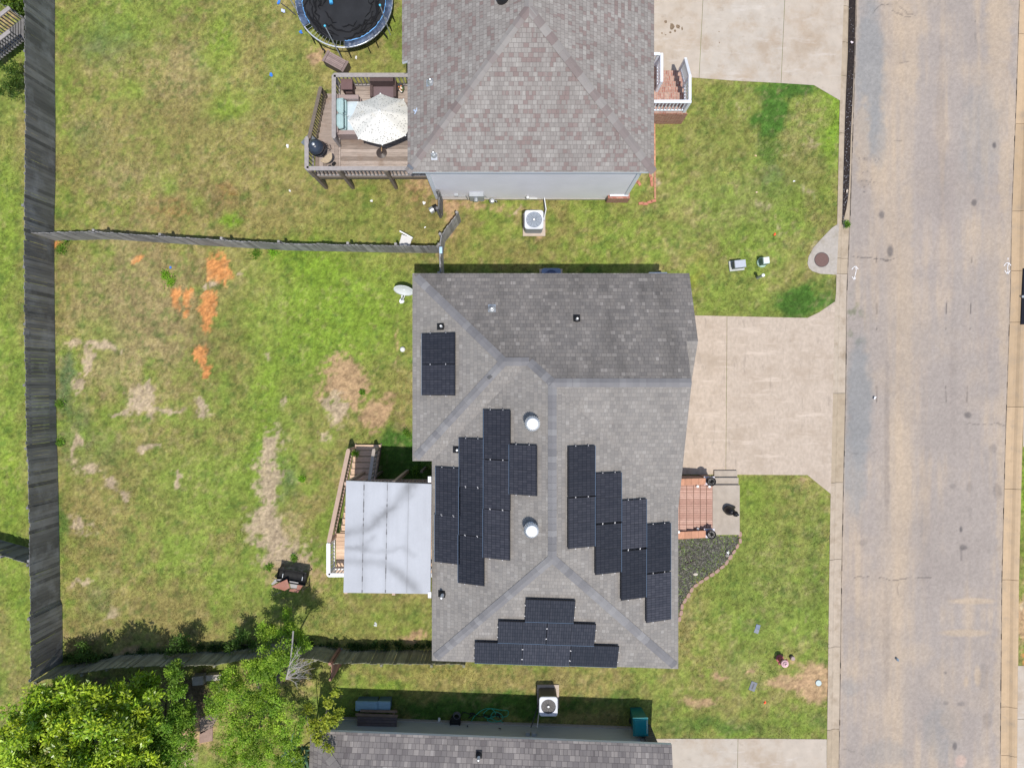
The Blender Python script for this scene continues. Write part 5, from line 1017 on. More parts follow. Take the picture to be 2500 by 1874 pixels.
for px_,py_,lb in ((1891,573,'bright orange marker tag in the grass near the concrete apron'),(1867,1714,'small orange marker tag in the lawn below the grey meter lid')):
    q = P(px_,py_,0); mb = MB(); mb.obox((q.x,q.y,.01),.09,.06,.03,.6,tilt=.3); mb.obox((q.x+.01,q.y+.05,.01),.04,.05,.02,.2); tag(mb.build('marker_tag', M('orange_plastic',(.85,.10,.03),.5)), lb, 'marker', 'orange tags in the grass')
# chalk arrows on the road
pm = M('chalk_white',(.78,.77,.77),.9,.06,40)
for lb,l in (('white double headed arrow sprayed on the road beside the west kerb',([(2091.5,650),(2092.5,660),(2089.5,672),(2087.5,681)],[(2082,657),(2086,651.5),(2091.5,648.5),(2097,656)],[(2083,675),(2087.5,682.5),(2091,678)])),
             ('white double headed arrow sprayed on the road beside the east kerb',([(2465,642),(2463,652),(2464,660),(2462.5,668)],[(2454.5,648),(2459,642),(2465,640),(2471,647)],[(2456.5,660),(2463,669),(2469,660)],[(2464,629),(2464,633)]))):
    mb = MB()
    for st in l:
        for p,q in zip(st[:-1],st[1:]):
            p,q = P(*p),P(*q); d = (q-p).normalized()*.008; mb.beam((p.x-d.x,p.y-d.y,-.071),(q.x+d.x,q.y+d.y,-.071),.026,.004)
    tag(mb.build('painted_arrow_marking', pm), lb, 'road marking')
# storm drain across the street
r = thing('storm_drain','concrete storm drain with a long black opening at the right edge','storm drain',P(2505,720,0))
s0_,s1_ = P(2496,655),P(2492,792); mb = MB(); mb.prism([(s0_.x+.20,s0_.y+.4),(s0_.x+1.6,s0_.y+.4),(s1_.x+1.6,s1_.y-.4),(s1_.x+.20,s1_.y-.4)],-.1,.10); mb.build('lid_slab', M('drain_slab',(.37,.33,.29),.85,.12,5), r)
mb = MB(); mb.prism([(s0_.x+.02,s0_.y),(s0_.x+.21,s0_.y),(s1_.x+.21,s1_.y),(s1_.x+.0,s1_.y)],-.05,.022); mb.build('opening', M('drain_shade',(.008,.009,.016),.9,.1), r)  # solid near-black block stands in for the shade inside the opening
mb = MB(); q = P(2497,724,.04); mb.lathe([(.05,0),(.05,.02)],q,12); mb.build('bolt', galv, r)

# ------------------------------------------------------------------ front steps of the middle house
fs_ = thing('front_steps','pinkish brick front steps with side walls and a concrete landing','steps',P(1720,1240,0))
zl = .40; pinkb = M('salmon_brick',(.45,.26,.20),.85,.12,9,island=.08,col2=(.52,.335,.265),bump=.3); mortar = M('brick_mortar',(.27,.17,.13),.9,.1,20); orangeb = M('orange_brick_cap',(.47,.24,.15),.85,.12,10,island=.1,bump=.3); bside = brickmat('brown_side_brick',(.19,.09,.06),(.28,.15,.10),(.28,.24,.2))
conc_l = M('landing_concrete',(.40,.345,.285),.85,.10,4,bump=.3,dirt=(.31,.26,.21),dscale=1.6)
mb = MB(); a0,a1 = P(1740,1184,zl),P(1806,1305,zl); mb.box(a0.x,a1.x,a1.y,a0.y,-.1,zl); mb.build('landing', conc_l, fs_)
for k,(y0,y1,xa,xb) in enumerate(((1166,1182,1742,1803),(1148.5,1164.5,1744,1800))):
    z = zl-.14*(k+1); p,q = P(xa,y0,z),P(xb,y1,z); mb = MB(); mb.box(p.x,q.x,q.y-.02,p.y,-.1,z); mb.build('concrete_step', conc_l, fs_)
edges = [1740,1724.5,1709.3,1693,1676,1659,1640]
for k in range(6):
    z = zl+.145*(k+.35)*.98; p,q = P(edges[k+1],1184,z),P(edges[k],1298,z); xa,xb = p.x,q.x; yb,yt = q.y-.02,p.y+.02
    mb = MB(); mb.box(xa-.02,xb,yb,yt,-.1,z-.02); fsx = mb.build('step_core', mortar, fs_)
    mb = MB(); n = 27; w_ = (yt-yb)/n
    for j in range(n): y0 = yb+j*w_; mb.box(xa+.014,xb-.012,y0+.005,y0+w_-.005,z-.06,z+.006+random.uniform(0,.003))
    mb.build('brick_tread', pinkb, fs_)
for lb,yy in (('n',(1170,1183)),('s',(1299,1314))):
    pts = []
    for zt,pxx in ((1.42,1655),(.98,1723)): pts.append((P(pxx,yy[0],zt),P(pxx,yy[1],zt)))
    (a,b),(c,d) = pts; c.x = d.x = P(1723,0,.98).x; a.x = b.x = 5.40; ya,yb = (a.y+c.y)/2,(b.y+d.y)/2
    mb = MB(); mb.add([(a.x,yb,-.1),(c.x,yb,-.1),(c.x,ya,-.1),(a.x,ya,-.1),(a.x,yb,1.36),(c.x,yb,.93),(c.x,ya,.93),(a.x,ya,1.36)],[(0,3,2,1),(4,5,6,7),(0,1,5,4),(1,2,6,5),(2,3,7,6),(3,0,4,7)]); mb.build('side_wall', bside, fs_)
    mb = MB(); n = 7
    for j in range(n): u0,u1 = j/n,(j+1)/n; x0,x1 = a.x+(c.x-a.x)*u0+.003,a.x+(c.x-a.x)*u1-.003; z0,z1 = 1.36-.43*u0,1.36-.43*u1; mb.add([(x0,yb-.02,z0),(x1,yb-.02,z1),(x1,ya+.02,z1),(x0,ya+.02,z0),(x0,yb-.02,z0+.05),(x1,yb-.02,z1+.05),(x1,ya+.02,z1+.05),(x0,ya+.02,z0+.05)],[(0,3,2,1),(4,5,6,7),(0,1,5,4),(1,2,6,5),(2,3,7,6),(3,0,4,7)])
    mb.build('brick_coping', orangeb, fs_)
    mb = MB(); mb.box(c.x,c.x+.36,yb-.03,ya+.03,-.1,.74); mb.build('pier', bside, fs_); mb = MB(); mb.box(c.x-.02,c.x+.39,yb-.06,ya+.06,.74,.80); mb.build('pier_cap', M('pale_cap_stone',(.62,.60,.66),.6,.05), fs_)
    q = Vector((c.x+.20,(ya+yb)/2,.80)); pr = thing('planter','glossy black round planter on the '+('north' if lb == 'n' else 'south')+' pier of the brick steps','planter',q)
    mb = MB(); mb.lathe([(.10,0),(.15,.05),(.17,.14),(.155,.25),(.17,.27),(.15,.28),(.13,.24)],q,20); mb.build('pot', M('black_glaze',(.012,.011,.012),.25,.2,12,coat=.3), pr)
    mb = MB()
    for k in range(16):
        t_ = random.uniform(0,6.28); l_ = random.uniform(.05,.16); mb.tube([q+Vector((0,0,.24)),q+Vector((l_*.6*math.cos(t_),l_*.6*math.sin(t_),.34)),q+Vector((l_*math.cos(t_),l_*math.sin(t_),.33))],[.014,.012,.003],5)
    mb.build('leaves', M('very_dark_leaves',(.018,.016,.014),.6), pr)
for px_,py_,z,lb in ((1703,1186.5,.83,'white disc light high on the north side of the brick steps'),(1732,1187,.55,'white disc light low on the north side near the black planter'),(1703.5,1291,.83,'white disc light at the south edge of the brick steps'),(1656.5,1298,1.30,'white disc light half under the eave, top of the brick steps')):
    q = P(px_,py_,z); mb = MB(); mb.lathe([(.05,-.02),(.052,.02),(.03,.035)],q,16); tag(mb.build('disc_light', bone), lb, 'light', 'disc lights on the brick steps')
og = thing('garden_statue','black crouching garden statue on the concrete landing','statue',P(1776,1243,zl)); q = P(1777,1243.5,zl); bk = M('black_iron_statue',(.014,.014,.017),.4,.3,14)
mb = MB(); mb.lathe([(.15,0),(.19,.08),(.20,.2),(.17,.36),(.11,.48),(.06,.55)],q,18,sx=1,sy=.92); mb.lathe([(.05,.40),(.10,.46),(.11,.54),(.08,.62),(.02,.66)],q+Vector((.12,-.06,.0)),14); mb.build('body', bk, og, True)
for s_ in (-1,1): mb = MB(); mb.lathe([(.035,0),(.03,.06),(.004,.11)],q+Vector((.14-.0*s_,-.06+s_*.065,.60)),8); mb.build('ear', bk, og)
mb = MB(); mb.tube([q+Vector((.16,-.08,.50)),q+Vector((.27,-.12,.46))],[.06,.035],10); mb.build('muzzle', M('blue_black_muzzle',(.03,.035,.06),.4), og)
for s_ in (-1,1): mb = MB(); mb.tube([q+Vector((.08,s_*.10,.28)),q+Vector((.22,s_*.10,.10)),q+Vector((.26,s_*.10,.0))],[.06,.045,.04],8); mb.build('leg', bk, og)
# scalloped edging bricks round the mulch bed
ebm = M('pale_red_edging_brick',(.36,.235,.19),.85,.2,12,island=0,bump=.3); path = [(1806.5,1303),(1806,1321),(1796,1338),(1787,1353),(1771,1376),(1746,1397),(1720,1413),(1702.5,1424),(1689,1436),(1683,1449),(1673,1463),(1665,1477),(1663,1493),(1658.5,1510)]
d_ = [0]; 
for p,q in zip(path[:-1],path[1:]): d_.append(d_[-1]+math.hypot(q[0]-p[0],q[1]-p[1]))
proto = None; nb = int(d_[-1]/15.2)
for k in range(nb+1):
    s_ = d_[-1]*k/nb; x = float(np.interp(s_,d_,[p[0] for p in path])); y = float(np.interp(s_,d_,[p[1] for p in path])); x2 = float(np.interp(s_+2,d_,[p[0] for p in path])); y2 = float(np.interp(s_+2,d_,[p[1] for p in path])); x1 = float(np.interp(s_-2,d_,[p[0] for p in path])); y1 = float(np.interp(s_-2,d_,[p[1] for p in path]))
    if proto is None:
        mb = MB(); pl = [(.115*math.cos(t_)*(1 if abs(math.cos(t_)) < .8 else .97), .062*math.copysign(abs(math.sin(t_))**.6,math.sin(t_))) for t_ in np.linspace(0,2*math.pi,17)[:-1]]; mb.prism(pl,-.03,.05); ob = proto = mb.build('edging_brick', ebm)
    else: ob = proto.copy(); COL.objects.link(ob)
    p = P(x,y,0); ob.location = (p.x,p.y,random.uniform(-.01,.012)); ob.rotation_euler = (random.gauss(0,.04),random.gauss(0,.04),math.atan2(-(y2-y1),x2-x1)+random.gauss(0,.09)); ob.scale = (random.uniform(.92,1.05),random.uniform(.9,1.1),1)
    tag(ob,'pale red edging brick in the curved row round the dark mulch bed','edging brick','edging bricks round the mulch bed')
# loose bricks by the north house corner
rb = M('loose_red_brick',(.48,.20,.13),.85,.2,12,island=.1,bump=.3); proto = None
for x,y,ro,lb in ((1587.5,427,1.6,'red brick at the top of the short row by the siding corner'),(1590,438,1.5,'second red brick down the short row by the siding corner'),(1591,449,1.65,'lowest red brick of the short upright row by the siding corner'),(1553,441,2.2,'upper tilted red brick right at the white corner trim'),(1560,448,-1.0,'lower tilted red brick beside the white corner trim'),(1565,497,.1,'westernmost red brick lying along the flower bed edge'),(1575,498,.05,'middle red brick lying along the flower bed edge'),(1586,494,.25,'red brick near the end of the flower bed edge'),(1595,491,.2,'easternmost red brick at the flower bed corner')):
    if proto is None: mb = MB(); mb.box(-.10,.10,-.05,.05,-.02,.05); ob = proto = mb.build('red_brick', rb)
    else: ob = proto.copy(); COL.objects.link(ob)
    p = P(x,y,0); ob.location = p; ob.rotation_euler = (0,0,ro); tag(ob, lb, 'brick', 'loose red bricks by the flower bed')
mb = MB(); p,q = P(1597,300),P(1599,486)
for k in range(14): c = p.lerp(q,(k+.5)/14); mb.box(c.x-.035,c.x+.035,c.y-.10,c.y+.10,-.03,.045)
tag(mb.build('brick_edging', M('orange_brick_edge',(.50,.25,.15),.85,.2,8,island=.2)), 'straight orange brick edging along the east side of the red shingled house', 'edging')
r = prop('garden_marker','white plant marker and grey stone in the mulch bed','garden marker',1774,1345); q = P(1774,1346,0); mb = MB()
for k in range(5): t_ = k*1.26; mb.tube([q+Vector((0,0,.16)),q+Vector((.07*math.cos(t_),.07*math.sin(t_),.17))],[.02,.008],6)
mb.build('flower', bone, r); mb = MB(); mb.lathe([(.02,0),(.09,.03),(.08,.09),(.02,.12)],q+Vector((.0,-.13,0)),9,sy=.7); mb.build('stone', M('grey_stone',(.27,.25,.23),.85,.2), r)
mb = MB(); q = P(1697,1400,0); mb.lathe([(.03,0),(.11,.03),(.09,.08),(.02,.10)],q,9,sy=.6); tag(mb.build('pale_stone', M('pale_stone',(.55,.50,.42),.85,.1)), 'pale stone lying in the mulch bed', 'stone')
mb = MB(); q = P(1687,1372,0); mb.obox((q.x,q.y,-.02),.34,.05,.09,.4); mb.obox((q.x-.13,q.y+.14,-.02),.05,.34,.09,.4); tag(mb.build('mulch_border_frame', M('dark_timber',(.08,.07,.06),.85,.2)), 'dark timber corner half buried in the mulch bed', 'timber')

# ------------------------------------------------------------------ yard things
r = prop('satellite_dish','white satellite dish standing in the grass beside the grey roof','satellite dish',981,736); ft = P(981,735,0); dc = P(986,708,.78)
nrm = Vector((-.12,-.92,.42)).normalized(); ux = Vector((1,0,0)); ux = (ux-nrm*ux.dot(nrm)).normalized(); uy = nrm.cross(ux); mb = MB(); n = 28
prof = [(0,.0),(.2,.012),(.34,.045),(.39,.062),(.395,.05)]
vs = [dc+ux*(rr_*math.cos(2*math.pi*k/n))+uy*(rr_*.92*math.sin(2*math.pi*k/n))+nrm*(z_-.03) for rr_,z_ in prof for k in range(n)]
mb.add(vs,[(l*n+k,l*n+(k+1)%n,(l+1)*n+(k+1)%n,(l+1)*n+k) for l in range(4) for k in range(n)]); mb.build('dish', M('white_dish',(.70,.73,.74),.4,.03), r, True)
mb = MB(); mb.tube([dc-nrm*.04,dc-nrm*.10+Vector((0,0,-.16)),(ft.x+.05,ft.y+.16,.30),(ft.x,ft.y,0)],.034,10); mb.build('mast', bone, r); mb = MB(); mb.lathe([(.10,0),(.10,.03),(.04,.05)],ft,14); mb.build('foot', bone, r)
mb = MB(); e = dc+nrm*.52+Vector((0,0,-.12)); mb.tube([dc-uy*.33,e],.016,8); am = mb.build('feed_arm', bone, r); mb = MB(); mb.obox((e.x,e.y,e.z-.04),.13,.09,.09,.2); mb.build('receiver', bone, am)
def ball(px_,py_,rad,col,label,nm='ball',group=None):
    q = P(px_,py_,0); mb = MB(); mb.lathe([(rad*math.cos(t_),rad+rad*math.sin(t_)) for t_ in np.linspace(-1.5,1.5,12)],q,20); return tag(mb.build(nm, M(nm+'_colour',col,.45,.06,9), None, True), label, 'ball', group)
ball(984,853,.105,(.78,.78,.76),'white ball lying in the bright lawn west of the grey roof')
blue = M('bright_blue_plastic',(.05,.22,.75),.4,.15,12); trs = M('white_scrap',(.75,.75,.75),.6,.1,12)
def scrap(px_,py_,s_,mat,label,seed):
    rr_ = random.Random(seed); q = P(px_,py_,0); mb = MB()
    for k in range(3): mb.obox((q.x+rr_.uniform(-.4,.4)*s_,q.y+rr_.uniform(-.4,.4)*s_,0),s_*rr_.uniform(.6,1),s_*rr_.uniform(.4,.8),s_*rr_.uniform(.15,.4),rr_.uniform(0,3),tilt=rr_.uniform(-.4,.4))
    return tag(mb.build('scrap', mat), label, 'scrap', 'scraps lying in the yards')
for a in ((680,6,.13,blue,'blue foam piece at the end of the fallen pole in the north yard'),(692,26,.12,M('pale_blue_scrap2',(.55,.62,.9),.4),'pale lilac scrap between the fallen pole and the blue pieces'),(735,79,.12,blue,'blue scrap just outside the bottom left of the trampoline'),(660,184,.12,blue,'blue scrap alone in the grass west of the weathered deck'),(701,358,.11,trs,'white scrap in the grass west of the weathered deck'),(708,466,.06,trs,'tiny white scrap below the weathered deck'),(1036,495,.12,trs,'pale crumpled scrap near the open gate panel'),(906,490,.08,trs,'pale scrap in the middle of the north yard below the deck'),(1038,555,.06,trs,'small pale scrap near the bent fence'),(870,141,.09,trs,'white scrap right of the wooden storage box'),(915,1522,.12,M('pale_grey_scrap',(.55,.57,.56),.6),'long pale scrap south of the flat white roof'),(832,1584,.09,M('pale_blue_scrap3',(.5,.62,.75),.5),'pale blue scrap at the foot of the mossy fence, near the tree'),(939,1582,.10,M('pale_blue_scrap4',(.5,.62,.75),.5),'pale blue scrap at the foot of the straight mossy fence'),(415,652,.08,blue,'blue scrap on top of the bright green weed patch'),(2134,970,.09,trs,'white scrap on the road near the west kerb'),(2189,1609,.10,M('blue_grey_scrap',(.16,.22,.28),.5),'dark blue grey scrap in the middle of the road'),(1845,381,.06,M('tan_scrap',(.7,.5,.3),.7),'tan scrap in the upper front lawn'),(1846,468,.07,M('tan_scrap2',(.7,.52,.38),.7),'tan scrap in the middle of the front lawn'),(1938,443,.06,trs,'white scrap near the kerb side of the front lawn'),(2080,104,.09,M('white_rag',(.75,.65,.66),.7),'white rag lying in the dark gutter water'),(2069,467,.08,M('pale_stone_scrap',(.6,.5,.4),.8),'pale stone in the gutter gravel'),(1993,628-7,.0001,trs,'')):
    if a[4]: scrap(*a, seed=int(a[0]*7+a[1]))
mb = MB(); p = [P(x,y,.03) for x,y in ((686,8),(700,18),(714,30),(722,37))]; mb.tube(p,.018,8); tag(mb.build('fallen_pole', dark_metal),'thin dark pole fallen in the grass beside the trampoline','pole')
r = prop('storage_box','grey brown slatted storage box beside the trampoline','storage box',822,152); q = P(821,153,0); ang = -math.atan2(46,79)+.0
lw = M('grey_brown_slats',(.25,.185,.17),.75,.15,6,island=.18); q2 = P(819,150,.5); cx,cy = q2.x,q2.y; ang = math.radians(-29)
mb = MB(); mb.obox((cx,cy,-.02),.90,.42,.50,ang); mb.build('body', M('dark_box_side',(.11,.085,.08),.7,.1), r)
mb = MB(); u = Vector((math.cos(ang),math.sin(ang),0)); v = Vector((-u.y,u.x,0))
for k in range(7): c = Vector((cx,cy,.50))+v*(-.19+.063*k); mb.obox(tuple(c),.72,.056,.03,ang)
for s_ in (-1,1): c = Vector((cx,cy,.50))+u*s_*.42; mb.obox(tuple(c),.09,.47,.032,ang)
mb.build('lid_slats', lw, r)
mb = MB(); c = P(792,130,0); mb.tube([c,c+Vector((.05,.03,.14)),c+Vector((-.03,.10,.2))],.03,8); mb.build('handle', black_m, r)
# trampoline
tr_ = thing('trampoline','round black trampoline with torn blue edge padding at the top edge','trampoline',P(840,0,0)); zt = .80; tc_ = P(840,-2,zt); RT_ = 118/62*(H-zt)/H
def circ(rad,z,n=64,a0=0,a1=2*math.pi): return [(tc_.x+rad*math.cos(t_),tc_.y+rad*math.sin(t_),z) for t_ in np.linspace(a0,a1,n)]
mb = MB(); mb.tube(circ(RT_,zt),.026,8,cap=False); mb.build('ring_frame', M('pale_steel_tube',(.60,.63,.66),.35,.08,10,metal=.3), tr_)
mat_m = M('black_mat',(.020,.021,.024),.75,.35,1.6,bump=.5,bscale=3.0); mb = MB(); rs = [0,.3,.6,.9,1.2,1.45,RT_-.24]; n = 56
vs = [(tc_.x+rr_*math.cos(2*math.pi*k/n),tc_.y+rr_*math.sin(2*math.pi*k/n),zt-.03-.05*(1-(rr_/1.6)**2)) for rr_ in rs for k in range(n)]; mb.add(vs,[(l*n+k,l*n+(k+1)%n,(l+1)*n+(k+1)%n,(l+1)*n+k) for l in range(len(rs)-1) for k in range(n)]); mb.build('mat', mat_m, tr_, True)
net = MB(); rr_ = random.Random(3)
for k in range(46):
    a = rr_.uniform(0,6.28); rad = rr_.uniform(.7,1.5); p = []
    for i in range(7): p.append((tc_.x+rad*math.cos(a+i*.13)+rr_.uniform(-.07,.07), tc_.y+rad*math.sin(a+i*.13)+rr_.uniform(-.07,.07)-.1, zt-.03+rr_.uniform(.0,.04)))
    net.tube(p,[.004]+[rr_.uniform(.015,.04)]*5+[.004],5)
net.build('fallen_netting', M('black_netting',(.010,.010,.012),.9,.2), tr_)
mb = MB()
for k in range(72): a = 2*math.pi*k/72; mb.tube([(tc_.x+(RT_-.02)*math.cos(a),tc_.y+(RT_-.02)*math.sin(a),zt),(tc_.x+(RT_-.25)*math.cos(a),tc_.y+(RT_-.25)*math.sin(a),zt-.03)],.008,5)
mb.build('spring_mesh', galv, tr_)
pad = M('blue_black_padding',(.035,.045,.075),.35,.5,5,col2=(.10,.14,.22)); padb = M('bright_blue_edge',(.16,.42,.80),.5,.2,8)
for a0,a1 in ((-1.55,.30),(2.75,3.75),(.3,2.7)):
    mb = MB(); k = 40; A_ = np.linspace(a0,a1,k); vs = []
    for t_ in A_: w1 = .235+random.uniform(-.03,.02); vs += [(tc_.x+(RT_+.02)*math.cos(t_),tc_.y+(RT_+.02)*math.sin(t_),zt+.02),(tc_.x+(RT_-w1/2)*math.cos(t_),tc_.y+(RT_-w1/2)*math.sin(t_),zt+.05+random.uniform(-.01,.015)),(tc_.x+(RT_-w1)*math.cos(t_),tc_.y+(RT_-w1)*math.sin(t_),zt+.012)]
    mb.add(vs,[(3*i+j,3*i+3+j,3*i+4+j,3*i+1+j) for i in range(k-1) for j in (0,1)]); pdo = mb.build('padding', pad, tr_)
    mb = MB(); rad_ = [RT_-.245+random.uniform(-.015,.01) for _ in A_]; mb.tube([(tc_.x+q_*math.cos(t_),tc_.y+q_*math.sin(t_),zt+.015) for q_,t_ in zip(rad_,A_)],[random.choice([.010,.014,.02,.008]) for _ in A_],6); mb.build('pad_trim', padb, pdo)
for (bx_,by_),h in (((822,114),2.45),((934,54),2.15),((717,20),1.6),((940,-50),2.3),((760,-90),2.3)):
    b0 = P(bx_,by_,zt); b0 = Vector((b0.x,b0.y,0)); dv_ = (b0-Vector((tc_.x,tc_.y,0))).normalized(); b0 = Vector((tc_.x,tc_.y,0))+dv_*(RT_+.05)
    mb = MB(); mb.tube([b0+Vector((0,0,.0)),b0+Vector((0,0,h))],.019,8); ps = mb.build('net_pole', M('pale_pole',(.45,.48,.52),.4,.1), tr_); mb = MB(); mb.lathe([(.022,h-.04),(.038,h-.02),(.038,h+.03),(.012,h+.05)],b0,12); mb.build('pole_cap', M('cyan_cap',(.10,.55,.78),.4), ps)
for a in (-2.25,-1.62,-1.0,-.35,.6,1.6,2.7,3.5):
    for s_ in (-.10,.10):
        mb = MB(); p = (tc_.x+RT_*math.cos(a+s_),tc_.y+RT_*math.sin(a+s_)); q = (tc_.x+(RT_+.03)*math.cos(a+s_),tc_.y+(RT_+.03)*math.sin(a+s_)); mb.tube([(p[0],p[1],zt),(q[0],q[1],.0)],.022,8); mb.build('leg', black_m, tr_)
mb = MB(); mb.tube([P(913,47,zt+.06),P(946,92,.25)],.022,8); tag(mb.build('loose_pole', black_m),'black loose pole lying across the trampoline rim','pole')
mb = MB(); mb.tube([P(807,-3,zt+.05),P(809,9,zt+.05)],.07,12); tag(mb.build('foam_tube', M('cyan_foam',(.08,.40,.75),.6)),'short bright blue foam tube on the trampoline mat','foam tube')
# bin, white chair by the fence, blue tag
r = prop('metal_bin','silver and black bin lying on its side beside the open gate panel','bin',1059,513); q = P(1058,513,0); dr = Vector((.78,.50,0)).normalized()
mb = MB(); mb.tube([q-dr*.14+Vector((0,0,.13)),q+dr*.02+Vector((0,0,.13))],.135,20); mb.build('body', galv, r); mb = MB(); mb.tube([q+dr*.02+Vector((0,0,.13)),q+dr*.2+Vector((0,0,.12))],[.14,.13],20); mb.build('lid', black_m, r)
r = prop('plastic_chair','white plastic chair tipped against the north side of the dividing fence','chair',993,592); q = P(993,590,0)
mb = MB(); mb.obox((q.x,q.y-.06,.30),.42,.40,.04,-.35,tilt=.35); mb.build('seat', M('off_white_plastic',(.62,.61,.60),.5,.06), r); mb = MB(); u = Vector((math.cos(-.5),math.sin(-.5),0)); c = Vector((q.x+.03,q.y+.19,.42)); mb.beam(c-u*.27,c+u*.30,.05,.12); mb.build('backrest', bone, r)
for a,b in ((-.17,-.18),(.17,-.22),(-.15,.14),(.2,.08)): mb = MB(); mb.tube([(q.x+a,q.y+b-.04,.32),(q.x+a*1.15,q.y+b*1.15,0)],.022,8); mb.build('leg', bone, r)
mb = MB(); p = P(1076.5,611,1.36); mb.obox((p.x,p.y,1.37),.10,.24,.02,0); tag(mb.build('blue_card', M('pale_blue_card',(.42,.62,.85),.5)),'pale blue card on top of the bent fence','card')
# rusty fire grill
r = prop('fire_grill','black half barrel grill with rust brown side panels on the bare patch','grill',703,1415); q = P(703,1416,0); ang = math.radians(-9); u = Vector((math.cos(ang),math.sin(ang),0)); v = Vector((-u.y,u.x,0))
c = P(712,1408,.62); mb = MB(); k = 12; L_ = .56; vs = []
for s_ in (-L_,L_):
    for rad in (.26,.235):
        for i in range(k+1): t_ = math.pi+math.pi*i/k; vs.append(c+u*s_+v*rad*math.cos(t_)+Vector((0,0,rad*math.sin(t_))))
m1 = k+1; fs = []
for i in range(k): fs += [(i,2*m1+i,2*m1+i+1,i+1),(m1+i,m1+i+1,3*m1+i+1,3*m1+i)]
fs += [tuple(range(m1)), tuple(2*m1+i for i in range(m1))[::-1],(0,m1,3*m1,2*m1),(k,2*m1+k,3*m1+k,m1+k)]; mb.add(vs,fs); mb.build('fire_bowl', M('sooty_black',(.012,.012,.012),.7,.4,9), r)
for s_ in (-.34,.42): mb = MB(); mb.tube([c+u*s_+v*.09+Vector((0,0,.03)),c+u*s_-v*.06+Vector((0,0,.03))],.016,8); mb.build('handle', galv, r)
rust = M('rust_brown_steel',(.30,.13,.09),.75,.2,5,col2=(.36,.18,.14)); gst = M('grey_shelf_steel',(.36,.34,.33),.6,.15,6)
def plate(nm, pts, z, mat, th=.015): mb = MB(); mb.prism([(P(a,b,z).x,P(a,b,z).y) for a,b in pts], z, z+th); return mb.build(nm, mat, r)
plate('rust_panel',[(662,1431),(701,1413),(708,1434),(695,1441)],.64,rust); plate('grey_shelf',[(662,1425),(672,1413),(688,1413),(666,1427)],.55,gst); plate('grey_shelf',[(707,1417),(729,1421),(724,1435),(710,1434)],.55,gst); plate('rust_panel',[(724,1436),(727,1421),(740,1428),(728,1446),(706,1442),(708,1437)],.50,rust)
for a,b in ((-.5,-.45),(.5,-.42),(-.52,.25),(.5,.22)): mb = MB(); p = c+u*a+v*b; mb.tube([(p.x,p.y,.6),(p.x+a*.15,p.y,0)],.018,8); mb.build('leg', dark_metal, r)
for p in (((665,1387),(681,1388)),((691,1383),(692,1390)),((704,1387),(714,1384),(717,1393)),((737,1389),(737,1396)),((664,1411),(674,1413)),((664,1440),(664,1454),(686,1444))): mb = MB(); mb.tube([P(a,b,.6) for a,b in p],.011,6); mb.build('bent_rod', dark_metal, r)

# ------------------------------------------------------------------ along the south neighbour's wall
r = prop('wheelie_bin','teal green wheeled bin with a shiny lid by the dark stone wall','bin',1556,1735); q = P(1552,1741,0); teal = M('teal_bin_body',(.01,.13,.12),.45,.08,6); teal2 = M('teal_bin_lid',(.008,.20,.23),.18,.05,6,coat=.5)
mb = MB(); mb.obox((q.x,q.y,.02),.44,.52,.98,.02,taper=1.22); mb.build('body', teal, r)
mb = MB(); mb.obox((q.x,q.y-.02,1.0),.58,.70,.03,.02); mb.obox((q.x,q.y-.03,1.03),.54,.66,.05,.02,taper=.84,tilt=.04); mb.build('lid', teal2, r)
mb = MB(); mb.tube([(q.x-.22,q.y-.38,.98),(q.x+.22,q.y-.38,.98)],.022,8); mb.build('handle', teal, r)
for s_ in (-.24,.24): mb = MB(); mb.tube([(q.x+s_-.03,q.y-.24,.10),(q.x+s_+.03,q.y-.24,.10)],.10,16); mb.build('wheel', black_m, r)
r = prop('plank_bench','weathered brown plank bench against the grey green wall','bench',920,1748); wb = M('purple_brown_planks',(.13,.10,.10),.8,.2,5,island=.2); wb2 = M('brown_board',(.22,.155,.115),.8,.2,5)
for k in range(3): p,q = P(872,1751+k*8,.62),P(969,1753+k*8,.62); mb = MB(); mb.beam(p,q,.115,.03); mb.build('seat_planks', wb, r)
p,q = P(868,1743,.66),P(971,1747,.66); mb = MB(); mb.beam(p,q,.10,.04); mb.build('edge_board', wb2, r); p,q = P(880,1734,.60),P(970,1736,.60); mb = MB(); mb.beam(p,q,.08,.04); mb.build('edge_board', wb2, r)
for a,b in ((878,1738),(962,1740),(878,1766),(962,1768)): p = P(a,b,.3); mb = MB(); mb.box(p.x-.035,p.x+.035,p.y-.035,p.y+.035,-.02,.60); mb.build('leg', wb2, r)
tb = M('faded_blue_lid',(.22,.36,.46),.5,.15,5,stretch=(.4,3,1))
for nm,x0,x1,lb in (('a',867,922,'larger faded blue storage tote by the plank bench'),('b',921.5,953,'smaller faded blue storage tote by the plank bench')):
    p,q = P(x0,1735,.52),P(x1,1712,.52); r = thing('storage_tote',lb,'tote',((p.x+q.x)/2,(p.y+q.y)/2,0),'blue totes by the bench'); mb = MB(); mb.obox(((p.x+q.x)/2,(p.y+q.y)/2,0),(q.x-p.x)*.88,(q.y-p.y)*.85,.46,.0,taper=1.08); mb.build('body', M('dark_blue_tote',(.08,.14,.20),.5), r)
    mb = MB(); mb.obox(((p.x+q.x)/2,(p.y+q.y)/2,.46),q.x-p.x-.015,q.y-p.y,.035,-.02); mb.obox(((p.x+q.x)/2,(p.y+q.y)/2+.02,.495),(q.x-p.x)*.86,(q.y-p.y)*.78,.025,-.02,taper=.95); mb.build('lid', tb, r)
